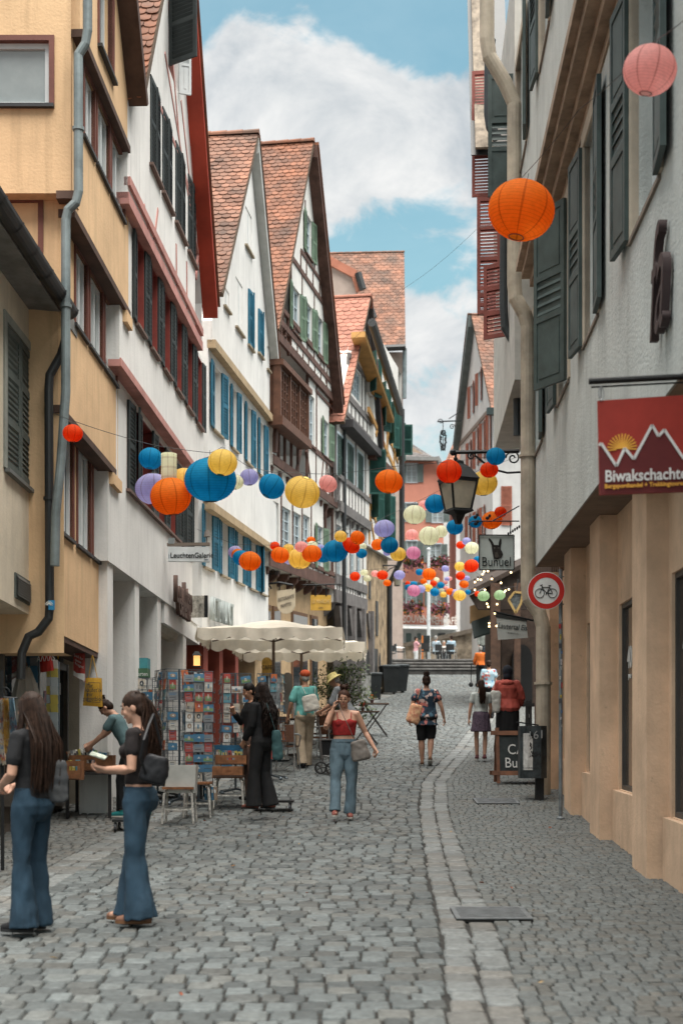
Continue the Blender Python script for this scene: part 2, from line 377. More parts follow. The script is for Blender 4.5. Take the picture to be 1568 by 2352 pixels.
def storey(F, mb, outline, off, holes=(), soffit=.5, side_depth=5.0):
    """front of one storey: outline and window holes in (s,t); the jetty soffit below and the end walls"""
    n = len(outline); brk = sorted(set([round(a, 5) for a, t in outline]+[round(a, 5) for h in holes for a, t in h]))
    brk = [b for b in brk if min(a for a, _ in outline)-1e-6 <= b <= max(a for a, _ in outline)+1e-6]
    for x0, x1 in zip(brk, brk[1:]):
        if x1-x0 < 1e-4: continue
        m = (x0+x1)/2; E = []
        for i in range(n):
            (a0, t0), (a1, t1) = outline[i], outline[(i+1) % n]
            if min(a0, a1) <= m <= max(a0, a1) and abs(a1-a0) > 1e-6: f = lambda x: t0+(t1-t0)*(x-a0)/(a1-a0); E.append((f(m), f(x0), f(x1)))
        E.sort(); lo, up = E[0], E[-1]; segs = sorted([(min(t for _, t in h), max(t for _, t in h)) for h in holes if min(a for a, _ in h) < m < max(a for a, _ in h)])
        cur = (lo[1], lo[2])
        for h0, h1 in segs:
            if h0 > min(cur): mb.poly([F.P(x0, cur[0], off), F.P(x1, cur[1], off), F.P(x1, max(h0, cur[1]), off), F.P(x0, max(h0, cur[0]), off)])
            cur = (max(h1, cur[0]), max(h1, cur[1]))
        if cur[0] < up[1] or cur[1] < up[2]: mb.poly([F.P(x0, cur[0], off), F.P(x1, cur[1], off), F.P(x1, max(up[2], cur[1]), off), F.P(x0, max(up[1], cur[0]), off)])
    for i in range(n):
        (a0, t0), (a1, t1) = outline[i], outline[(i+1) % n]
        d = side_depth if abs(a0-a1) < 1e-4 or (t0+t1)/2 > min(t for _, t in outline)+.4 else soffit
        mb.poly([F.P(a0, t0, off), F.P(a1, t1, off), F.P(a1, t1, off-d), F.P(a0, t0, off-d)])
    for h in holes:
        for i in range(len(h)):
            (a0, t0), (a1, t1) = h[i], h[(i+1) % len(h)]
            mb.poly([F.P(a0, t0, off), F.P(a1, t1, off), F.P(a1, t1, off-.24), F.P(a0, t0, off-.24)])
def boxloop(a0, a1, t0, t1): return [(a0, t0), (a1, t0), (a1, t1), (a0, t1)]
GLASS = {}
def glass(k):
    if k in GLASS: return GLASS[k]
    c = {'dark': (.028, .034, .038), 'grey': (.085, .10, .105), 'light': (.30, .33, .33), 'curtain': (.44, .46, .46), 'brown': (.085, .066, .052)}[k]
    m = M('window_glass_'+k, c, .06, var=.1, vs=1.2, spec=.6); GLASS[k] = m; return m
def window(F, parent, a0, a1, t0, t1, off, frame, nx=2, ny=1, pane='dark', fw=.055, rec=.12, sill=None, casing=None, cw=.09, tr=None, sd=.09, bars=.025, lining=None):
    """frame (with its glazing bars) > pane, sill, casing; returns the hole for the wall"""
    mb = MB(); o0, o1 = off-rec-.05, off-rec
    for q in ((a0, a0+fw, t0, t1), (a1-fw, a1, t0, t1), (a0+fw, a1-fw, t0, t0+fw), (a0+fw, a1-fw, t1-fw, t1)): F.rect(mb, *q, o0, o1)
    for i in range(1, nx):
        a = lerp(a0+fw, a1-fw, i/nx); F.rect(mb, a-fw*.55, a+fw*.55, t0+fw, t1-fw, o0, o1+.012)
    ts = [lerp(t0+fw, t1-fw, j/ny) for j in range(1, ny)] if tr is None else [lerp(t0, t1, tr)]
    for t in ts:
        w = bars if tr is None else fw
        for i in range(nx):
            b0 = lerp(a0+fw, a1-fw, i/nx)+fw*.55*(i > 0); b1 = lerp(a0+fw, a1-fw, (i+1)/nx)-fw*.55*(i < nx-1)
            F.rect(mb, b0, b1, t-w/2, t+w/2, o0+.01, o1-.006)
    w = mb.build('window', frame, parent)
    g = MB(); g.poly([F.P(a0, t0, o0+.015), F.P(a1, t0, o0+.015), F.P(a1, t1, o0+.015), F.P(a0, t1, o0+.015)]); g.build('pane', glass(pane), w)
    if sill:
        b = MB(); F.rect(b, a0-.06, a1+.06, t0-.042, t0-.002, off-rec+.02, off+sd*.7); b.build('sill', sill, w)
    if casing:
        b = MB()
        for q in ((a0-cw, a0, t0-.0, t1+cw), (a1, a1+cw, t0-.0, t1+cw), (a0, a1, t1, t1+cw)): F.rect(b, *q, off-.06, off+.022)
        b.build('casing', casing, w)
    if lining:
        b = MB(); e = .022
        for q in ((a0+.002, a0+e, t0, t1), (a1-e, a1-.002, t0, t1), (a0+e, a1-e, t1-e, t1-.002)): F.rect(b, *q, off-rec-.01, off+.012)
        b.build('lining', lining, w)
    return boxloop(a0, a1, t0, t1)
def shutter(F, parent, hinge, t0, t1, w, off, ang, sgn, mat, kind='louver', th=.035, name='shutter', split=1):
    """one leaf hinged at s=hinge; ang 0 = shut across the opening or folded flat along sgn, 90 = standing out from the wall"""
    c, s = math.cos(R(ang)), math.sin(R(ang))
    d = F.uz*(c*sgn)+F.n*s; up = V((0, 0, 1)); dh = V((d.x, d.y, 0)).normalized(); nn = V((-dh.y, dh.x, 0)); 
    o = F.P(hinge, t0, off+th*.6); H = t1-t0; mb = MB(); st = min(.062, w*.2); hw = th/2
    def rc(x0, x1, z0, z1, e=hw):
        mb.prism([o+d*x0+up*z0-nn*e, o+d*x1+up*z0-nn*e, o+d*x1+up*z1-nn*e, o+d*x0+up*z1-nn*e], nn*2*e)
    rc(0, st, 0, H); rc(w-st, w, 0, H); rails = [0, H-st*1.2]
    if kind == 'louver': rails += [H*(i+1)/(split+1)-st*.5 for i in range(split)]
    if kind == 'panel': rails += [H*.37, H*.6]
    rails.sort()
    for r in rails: rc(st, w-st, r, r+st*1.2)
    for i in range(len(rails)-1):
        z0, z1 = rails[i]+st*1.2, rails[i+1]
        if kind == 'louver' or (kind == 'panel' and i == 1):
            n = max(3, int((z1-z0)/(.058 if kind == 'louver' else .085)))
            for k in range(n):
                z = lerp(z0, z1, (k+.5)/n); e = (z1-z0)/n
                a = o+up*(z+e*.42)-nn*hw*.8; b = o+up*(z-e*.42)+nn*hw*.8
                mb.prism([a+d*st, a+d*(w-st), b+d*(w-st), b+d*st], up*.007)
            if ang < 50: rc(st, w-st, z0, z1, .002)
        else:
            rc(st, w-st, z0, z1, hw*.45); rc(st+.04, w-st-.04, z0+.04, z1-.04, hw*.8)
    o_ = mb.build(name, mat, parent); return o_
def tiles(name, parent, ridge0, ridge1, eave0, eave1, mat, tw=.17, eh=.145, up=None, cap=True, seed=1):
    """plain-tile (beaver tail) slope: every tile a piece of its own, rounded at the foot, lying on the course below"""
    rng = random.Random(seed); A, B, C, D = V(ridge0), V(ridge1), V(eave0), V(eave1)
    nrm = (B-A).cross(C-A).normalized()
    if nrm.z < 0: nrm = -nrm
    L = ((C-A).length+(D-B).length)/2; n = max(3, int(L/eh)); mb = MB()
    mb.prism([A-nrm*.03, B-nrm*.03, D-nrm*.03, C-nrm*.03], -nrm*.09)
    mb2 = MB()
    for r in range(n+1):
        v0, v1 = (r-.35)/n, (r+1)/n
        if v0 < 0: v0 = 0
        v1 = min(v1, 1.01)
        P0, P1 = A.lerp(C, v0), B.lerp(D, v0); Q0, Q1 = A.lerp(C, v1), B.lerp(D, v1)
        W_ = ((P1-P0).length+(Q1-Q0).length)/2; m = max(2, int(round(W_/tw))); sh = .5 if r % 2 else 0
        for k in range(-1 if sh else 0, m):
            a0, a1 = (k+sh+.02)/m, (k+sh+.98)/m; a0, a1 = max(a0, 0), min(a1, 1)
            if a1-a0 < .2/m: continue
            def pt(a, v, h): 
                p = (A.lerp(C, v)).lerp(B.lerp(D, v), a); return p+nrm*h
            lift = .024+rng.uniform(-.006, .009); dv = (v1-v0); mid = (a0+a1)/2; j = rng.uniform(-.04, .05)*dv
            f = lambda a, v, h: pt(a, v+j, h)
            foot = [(a0, v1-dv*.22), (lerp(a0, mid, .3), v1-dv*.07), (mid, v1), (lerp(a1, mid, .3), v1-dv*.07), (a1, v1-dv*.22)]
            top = [f(a0, v0, .004), f(a1, v0, .004)]; lo = [f(a, v, lift) for a, v in foot]
            i = mb2.add(top[:1]+lo+top[1:]); mb2.face(i)
            k2 = mb2.add([p-nrm*.016 for p in lo])
            for q in range(4): mb2.face((i[1+q], k2[q], k2[q+1], i[2+q]))
    roof = mb2.build(name, mat, parent, fix=False)
    mb.build('roof_boards', M('roof_boards', (.12, .085, .06), .9), roof)
    if cap:
        c = MB(); d = (B-A); m = max(2, int(d.length/.36)); ax = d.normalized(); sd_ = ax.cross(V((0, 0, 1))).normalized()
        for k in range(m):
            p, q = A+d*(k/m)-ax*.01, A+d*((k+1)/m)+ax*.02
            arc = lambda c0, r: [c0+sd_*(r*math.cos(R(t)))+V((0, 0, 1))*(r*math.sin(R(t))*.9-.02) for t in range(-10, 200, 30)]
            c.loft([arc(p, .105), arc(q, .122)], cap=False, closed=False)
            c.poly(arc(q, .122))
        c.build('ridge_tiles', mat, roof)
    return roof
TILE = M('roof_tiles_orange', (.235, .088, .045), .8, var=.25, vs=1.1, col2=(.085, .054, .042), isl=.32, bump=.2)
TILE2 = M('roof_tiles_weathered', (.205, .09, .055), .85, var=.3, vs=.9, col2=(.075, .058, .048), isl=.36, bump=.2)
TILE3 = M('roof_tiles_pink', (.30, .125, .085), .8, var=.1, vs=2, isl=.22, bump=.1)
def pipe_clips(mb, path, r):
    for a, b in zip(path, path[1:]):
        a, b = V(a), V(b)
        if (b-a).length > 1.2: 
            m = a.lerp(b, .5); d = (b-a).normalized(); mb.tube([m-d*.02, m+d*.02], r*1.22, 10)
# ================================================================= left: cream house
PLASTER = dict(bump=.22, bs=30)
def cream_house():
    F = Facade(105, 17.3, 900, 1860, 1); root = thing('townhouse', 'narrow cream plastered house at the left edge with grey louvred shutters and black gutter', 'house', F.P(-1, 0, -1))
    wm = M('cream_plaster', (.64, .56, .44), .9, var=.1, vs=1.3, streak=.25, **PLASTER); g = M('shutter_grey', (.10, .115, .105), .7, var=.15)
    s1 = 0.0; s0 = F.s_(-220); tb = F.st(60, 1408)[1]; te = F.st(60, 702)[1]
    mb = MB(); w0, w1 = F.s_(13), F.s_(71); tt, ts = F.row((18, 744), (72, 1129), 0)
    h = window(F, root, w0, w1, ts, tt, 0, M('white_paint', (.62, .63, .61), .5, var=.08), 2, 2, 'dark', sill=M('zinc_sill', (.16, .165, .16), .5), casing=M('grey_casing', (.30, .31, .28), .8), cw=.10)
    v0, v1 = F.s_(34), F.s_(64); vt, vb = F.row((34, 1322), (34, 1367), 0)
    storey(F, mb, boxloop(s0, s1, tb, te+.05), 0, [h], .9)
    # recessed ground floor
    F.rect(mb, s0, F.s_(75, -.6), -1, tb+.02, -.9, -.6)
    mb.build('wall', wm, root)
    sh = MB()
    for a, b, sg in ((w0, 1, 1), (w1, -1, -1)): shutter(F, root, a, ts+.02, tt-.02, (w1-w0)/2-.01, -.03, 2, sg, g, split=2)
    sh = MB(); F.rect(sh, v0-.03, v1+.03, vb-.03, vt+.03, .0, .02); vent = sh.build('vent', g, root)
    sh = MB()
    for i in range(8):
        t = lerp(vb, vt, (i+.5)/8); sh.prism([F.P(v0, t-.02, .045), F.P(v1, t-.02, .045), F.P(v1, t+.02, .024), F.P(v0, t+.02, .024)], (0, 0, .006))
    sh.build('slats', M('vent_slats', (.12, .12, .115), .6), vent)
    # eaves: soffit boards, gutter, roof strip
    g0, g1 = F.st(20, 492, .42), F.st(160, 716, .42); tg = (g0[1]+g1[1])/2; se = g1[0]; e = MB(); e.prism([F.P(s0, te, -.05), F.P(s0, te, .05), F.P(s0, tg-.1, .36), F.P(s0, tg+.06, .36), F.P(s0, te+.16, -.05)], F.uz*(s1+.12-s0))
    e.build('eaves_board', M('eaves_grey', (.22, .22, .21), .8, var=.2), root)
    r = MB(); ring = lambda a: [F.P(a, tg+.105*math.sin(R(q)), .42+.105*math.cos(R(q))) for q in range(180, 361, 20)]
    r.loft([ring(s0), ring(se)], cap=False, closed=False); r.poly(ring(se)[::-1])
    for k in range(6):
        a = se-.05-k*.62; r.loft([[F.P(x, tg+.113*math.sin(R(q)), .42+.113*math.cos(R(q))) for q in range(180, 361, 20)] for x in (a, a+.04)], cap=False, closed=False)
    gut = M('gutter_black', (.022, .023, .024), .45, var=.2, spec=.5); gt = r.build('gutter', gut, root)
    p = MB(); Yd = 16.35; path = [W(*q, Yd) for q in ((150, 735), (152, 775), (140, 815), (114, 862), (112, 895), (114, 1395), (112, 1420), (88, 1452), (66, 1462), (50, 1500), (48, 1560))]
    p.tube(path, .052, 12); pipe_clips(p, path, .055); p.build('downpipe', gut, gt)
    st = MB(); c = W(118.5, 1390, 16.27); st.obox(c, (.036, 0, 0), (0, .002, 0), (0, 0, .055)); k = st.build('sticker', M('sticker_blue', (.03, .22, .42), .5), gt)
    for q in range(9):
        b = MB(); a = R(90+q*22-90); d = V((math.cos(a), 0, math.sin(a))); o = c+V((-.03, -.006, 0)); b.bar(o+d*.012, o+d*.048, .005); b.build('ray', M('sticker_white', (.8, .8, .75)), k)
    rf = tiles('roof', root, F.P(s0, te+2.2, -2.2), F.P(se-.02, te+2.2, -2.2), F.P(s0, tg+.12, .40), F.P(se-.02, tg+.12, .40), TILE2, .18, .16, seed=4)
    return F
FC = cream_house()
# ================================================================= left: yellow house
def yellow_house():
    F = Facade(243, 20.0, 910, 1838, 1); root = thing('townhouse', 'tall orange yellow house with jettied storeys, brown sills and white windows', 'house', F.P(-1, 0, -1))
    wm = M('yellow_plaster', (.69, .465, .27), .9, var=.09, vs=.9, streak=.36, spots=.14, **PLASTER)
    br = M('brown_trim', (.09, .05, .036), .65, var=.2); fr = M('white_frame', (.62, .64, .64), .45, var=.06); cs = M('red_brown_casing', (.16, .06, .045), .6, var=.15)
    offs = [0, .17, .33, .42]; SL = [F.s_(139), F.s_(150, .17), F.s_(166, .33), F.s_(190, .42)]
    sl = min(SL); sr = [F.s_(x, o) for x, o in zip((246, 271, 295, 309), offs)]
    b1 = F.st(180, 1477)[1]; b2 = F.st(228, 1045, .17)[1]; b3 = F.st(230, 603, .33)[1]; b4 = F.st(242, 215, .42)[1]
    T = [b1, b2, b3, b4, b4+3.0]
    rows = [(0, [(133, 168), (175, 208), (211, 243)], (190, 1043), (205, 1273)),
            (1, [(170, 200), (203, 236), (238, 268)], (158, 540), (172, 743)),
            (2, [(190, 217), (220, 251), (253, 285)], (187, 142), (187, 300))]
    mb = MB()
    sill = M('dark_sill', (.04, .04, .042), .5)
    allh = {0: [], 1: [], 2: [], 3: []}
    for i, ws, top, bot in rows:
        tt, ts = F.row(top, bot, offs[i]) if i else F.row((200, 1043), (205, 1273), 0)
        for a, b in ws:
            allh[i].append(window(F, root, F.s_(a, offs[i])+.04, F.s_(b, offs[i])-.05, ts, tt, offs[i], fr, 2, 1, random.choice(['light', 'grey', 'grey']), sill=sill, casing=cs, cw=.05, rec=.03, sd=.06))
    a, b = F.s_(226, .42), F.s_(258, .42); ts = F.st(240, 138, .42)[1]
    allh[3].append(window(F, root, a, b, ts, ts+1.3, .42, fr, 2, 1, 'grey', sill=sill, casing=cs, cw=.06, rec=.1))
    for i in range(4): storey(F, mb, boxloop(sl, sr[i], T[i], T[i+1]), offs[i], allh[i], .6, 3)
    # end wall towards the camera, its own jetties and two windows
    def end_wall(x0, x1, t0, t1, o, hole=None):
        pts = boxloop(x0, x1, t0, t1); loops = [[V((p[0], p[1], 0)) for p in pts]]+([[V((p[0], p[1], 0)) for p in hole]] if hole else [])
        flat = [p for l in loops for p in l]; ids = mb.add([V((p.x, Yw-o, p.y)) for p in flat])
        for t in geometry.tessellate_polygon(loops): mb.face([ids[k] for k in t])
        mb.poly([(x0, Yw-o, t0), (x1, Yw-o, t0), (x1, Yw-o+.5, t0), (x0, Yw-o+.5, t0)])
    Yw = F.P(sl, 0)[1]; PXX = lambda px, o=0: (px-CX)/FPX*(Yw-o); PZ = lambda py, o=0: CZ+(CY-py)/FPX*(Yw-o)
    G = Facade(0, Yw, 784, CY, 1); G.u = V((1, 0, 0)); G.n = V((0, -1, 0)); G.sl = 0; G.O = V((0, Yw, 0))
    for (xa, xb, ya, yb, o, x1, zb, zt) in ((-40, 113, 93, 240, .22, 163, 443, -300), (20, 88, 465, 640, 0, 147, 1500, 443)):
        h = window(G, root, PXX(xa, o), PXX(xb, o), PZ(yb, o), PZ(ya, o), o, fr, 1, 1, 'light' if o else 'grey', fw=.06, sill=sill, casing=cs, cw=.06, rec=.06)
        end_wall(PXX(-300, o), PXX(x1, o), PZ(zb, o), PZ(zt, o), o, h)
    mb.build('wall', wm, root)
    for i, pb in ((1, 262), (2, 295), (3, 294)):
        bm = MB(); o = offs[i]; F.rect(bm, sl-.02, F.s_(pb, o), T[i]-.06, T[i]+.03, o-.16, o+.035); bm.build('jetty_beam', br, root)
    bm = MB(); F.rect(bm, sl, sr[0], T[0]-.07, T[0]-.005, -.5, -.01); bm.build('shop_lintel', br, root)
    bm = MB(); o, y = .22, 443; bm.box(PXX(130, o), Yw-o-.03, PZ(y, o)-.07, PXX(163, o)+.05, Yw-o+.15, PZ(y, o)+.02); bm.build('jetty_beam', br, root)
    for i, px in ((1, 257), (2, 288)):
        c = MB(); o = offs[i]; F.rect(c, F.s_(px-4, o), sr[i]+.05, T[i]-.22, T[i]-.062, o-.14, o+.05); c.build('corbel', wm, root)
    # verge boards of the street gable and its roof
    e = MB(); top = F.st(316, 0, .68); mid = F.st(340, 240, .68); d = (top[0]-mid[0], top[1]-mid[1])
    F.strip(e, (mid[0]+d[0]*2, mid[1]+d[1]*2), mid, .14, .42, .68); e.build('verge_board', br, root)
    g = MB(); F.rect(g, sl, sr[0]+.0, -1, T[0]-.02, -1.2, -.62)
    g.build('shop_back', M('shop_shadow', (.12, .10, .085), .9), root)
    # zinc downpipe at the corner
    z = M('zinc_pipe', (.20, .235, .24), .5, .3, var=.2); p = MB(); Yp = Yw-.32
    path = [W(201, -40, Yp), W(201, 70, Yp), W(196, 100, Yp), (W(180, 125, Yp)), W(180, 150, Yp), W(180, 440, Yp), W(174, 465, Yp), W(156, 482, Yp), W(151, 505, Yp), W(151, 900, Yp), W(140, 1060, Yp), W(128, 1180, Yp), W(126, 1300, Yp)]
    p.tube(path, .054, 12); pipe_clips(p, path, .056); p.build('downpipe', z, root)
    rf = tiles('roof', root, F.P(sl, T[4]+4, -2), F.P(sr[3], T[4]+4.5, -2), F.P(sl, T[4]+1, .6), F.P(sr[3], T[4]+1, .6), TILE2, .2, .2, seed=9, cap=False)
    return F, T, sl, sr
FY, TY, SLY, SRY = yellow_house()
# ================================================================= left: white house with pale red timbers
def white_house():
    F = Facade(248, 19.4, 965, 1803, 1); root = thing('gabled_house', 'white gabled house with red framed windows, black shutters and a red verge board', 'house', F.P(2, 0, -1))
    wm = M('white_plaster', (.74, .725, .70), .9, var=.07, vs=.8, streak=.34, spots=.12, **PLASTER)
    red = M('pale_red_timber', (.50, .24, .21), .7, var=.15); vr = M('red_verge', (.42, .055, .028), .55, var=.15, vs=1.5)
    blk = M('black_shutter', (.028, .034, .034), .6, var=.15); rf = M('red_frame', (.23, .045, .035), .6, var=.12); sill = M('brown_sill', (.17, .11, .09), .7)
    s0 = 0; o1, o2, o3 = 0, .16, .27
    e1, e2, e3 = F.s_(455), F.s_(468, o2), F.s_(478, o3)
    b1 = F.st(300, 1325)[1]; b2 = F.st(350, 931, o2)[1]; b3 = F.st(400, 668, o3)[1]
    mb = MB(); H1 = []; H2 = []; H3 = []
    tt, ts = F.row((287, 912), (285, 1117), 0); W1 = [(291, 317), (322, 349), (353, 377), (381, 401), (404, 421), (425, 442)]
    for i, (a, b) in enumerate(W1):
        A, B = F.s_(a), F.s_(b); H1.append(window(F, root, A, B, ts, tt, 0, rf, 2, 1, 'dark', sill=sill, rec=.14, lining=rf)); w = (B-A)/2
        if i == 0:
            shutter(F, root, A, ts, tt, w, .0, 3, 1, blk, split=1); shutter(F, root, B, ts, tt, w, .0, 12, -1, blk, split=1)
        elif i in (4, 5):
            shutter(F, root, A, ts, tt, w, 0, 6, 1, blk); shutter(F, root, B, ts, tt, w, 0, 8, -1, blk)
        else:
            shutter(F, root, A, ts, tt, w*.6, 0, 4, -1, blk); shutter(F, root, B, ts, tt, w*.6, 0, 5, 1, blk)
    tt, ts = F.row((313, 560), (302, 727), o2)
    tt = F.st(330, 577, o2)[1]
    for a, b in ((304, 334), (339, 364), (369, 393), (398, 419), (423, 443), (447, 465)):
        A, B = F.s_(a, o2), F.s_(b, o2); g = (B-A)*.24; w = g+.03; A += g; B -= g*.75; H2.append(window(F, root, A, B, ts, tt, o2, rf, 2, 1, 'dark', sill=sill, rec=.20, lining=rf))
        shutter(F, root, A-.02, ts, tt, w, o2, 4, -1, blk, th=.03); shutter(F, root, B+.02, ts, tt, w, o2, 6, 1, blk, th=.03)
    tt, ts = F.row((345, 183), (372, 438), o3)
    tt = ts+1.32
    for a, b in ((343, 368), (371, 395), (401, 425), (430, 449)):
        A, B = F.s_(a, o3)+.05, F.s_(b, o3)-.05; H3.append(window(F, root, A, B, ts, tt, o3, rf, 2, 1, 'dark', sill=sill, rec=.07)); w = (B-A)/2
        shutter(F, root, A, ts, tt, w, o3-.02, 2, 1, blk); shutter(F, root, B, ts, tt, w, o3-.02, 4, -1, blk)
    A, B = F.s_(386, o3), F.s_(408, o3); ts2 = F.st(400, 190, o3)[1]
    H3.append(window(F, root, A, B, ts2, ts2+1.25, o3, rf, 1, 1, 'dark', rec=.07)); shutter(F, root, A, ts2, ts2+1.25, .55, o3, 60, -1, blk)
    op = shutter(F, root, B+.02, ts2, ts2+1.25, .2, o3, 70, 1, M('white_frame', (.6, .62, .62)), 'panel', name='open_casement')
    storey(F, mb, boxloop(s0, e1, b1, b2), o1, H1, .45, .4); storey(F, mb, boxloop(s0, e2, b2, b3), o2, H2, .35, 5)
    le = F.st(333, 250, o3+.2); le = (max(le[0], s0-.3), le[1]); ov = .27; p0, re = F.st(450, 0, o3+ov), F.st(499, 700, o3+ov); k = (re[1]-p0[1])/(re[0]-p0[0]); e3 = re[0]-.1
    am = (le[0]+re[0])/2; ap = (am, re[1]+k*(am-re[0]))
    storey(F, mb, [(s0, b3), (e3, b3), (e3, re[1]), ap, (s0, le[1])], o3, H3, .35, 7)
    F.rect(mb, F.s_(381)-.02, e1+.3, b1-.35, b1-.003, -.45, -.02)
    mb.build('wall', wm, root)
    tm = MB()
    def beam(p, q, w, o, th=.03): F.strip(tm, F.st(*p, o), F.st(*q, o), w, o-.05, o+th)
    F.rect(tm, s0, e2+.12, b2-.09, b2+.02, -.1, o2+.02); F.rect(tm, s0, e3+.0, b3-.08, b3+.08, o2-.06, o3+.02); F.rect(tm, s0, e3-.05, b3+.17, b3+.29, o3-.05, o3+.04)
    for p, q in (((378, 120), (440, 500)), ((415, 230), (441, 470)), ((352, 205), (420, 380)), ((420, 380), (462, 560)), ((395, 130), (412, 330)), ((330, 470), (342, 540)), ((362, 480), (352, 560)), ((440, 500), (470, 660)), ((462, 520), (450, 640)), ((404, 560), (405, 665)), ((428, 600), (429, 715)), ((430, 200), (441, 400)), ((452, 300), (456, 560))):
        beam(p, q, .07, o3, .012)
    tm.build('timber_frame', red, root)
    v = MB()
    q = (re[0]+.06, re[1]+.06*k)
    F.poly(v, [(ap[0], ap[1]+.1), (q[0], q[1]+.1), (q[0], q[1]-.12), (ap[0], ap[1]-.12)], o3, o3+ov); v.build('verge_board', vr, root)
    v = MB(); F.poly(v, [(ap[0], ap[1]+.16), (q[0]+.05, q[1]+.14), (q[0]+.05, q[1]+.1), (ap[0], ap[1]+.10)], -5, o3+ov+.04); v.build('roof_far_slope', TILE, root)
    tiles('roof', root, F.P(ap[0], ap[1]+.18, -4), F.P(ap[0], ap[1]+.18, o3+.2), F.P(le[0]-.15, le[1]+.1, -4), F.P(le[0]-.15, le[1]+.1, o3+.2), TILE, .19, .17, seed=12)
    # ground floor arcade: columns, back walls, shop door, rolled awning
    c = MB()
    for a, b in ((252, 275), (314, 332), (365, 381), (424, 433)):
        A, B = F.s_(a), F.s_(b); F.rect(c, A+.0, A+.34, -1, b1, -.42, -.03)
    c.build('column', wm, root)
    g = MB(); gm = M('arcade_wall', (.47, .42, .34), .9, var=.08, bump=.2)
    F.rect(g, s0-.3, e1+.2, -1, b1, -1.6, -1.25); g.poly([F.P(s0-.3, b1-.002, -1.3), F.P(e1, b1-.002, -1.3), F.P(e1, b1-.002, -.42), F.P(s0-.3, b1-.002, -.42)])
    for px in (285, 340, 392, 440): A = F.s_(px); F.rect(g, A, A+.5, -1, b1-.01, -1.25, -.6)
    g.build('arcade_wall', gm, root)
    d = MB(); A, B = F.s_(383, -.6), F.s_(402, -.6); F.rect(d, A, B, -.5, b1-.5, -.75, -.62); dd = d.build('door', M('door_dark', (.05, .045, .04), .4, var=.1), root)
    d = MB(); F.rect(d, A+.1, B-.1, .6, b1-.6, -.62, -.61); d.build('pane', glass('dark'), dd)
    d = MB(); d.tube([F.P(F.s_(384), b1-.32, -.25), F.P(F.s_(421), b1-.32, -.25)], .17, 14); d.build('awning_roll', M('awning_cream', (.45, .41, .34), .8), root)
    return F, root, b1
FA, ROOT_A, BA = white_house()
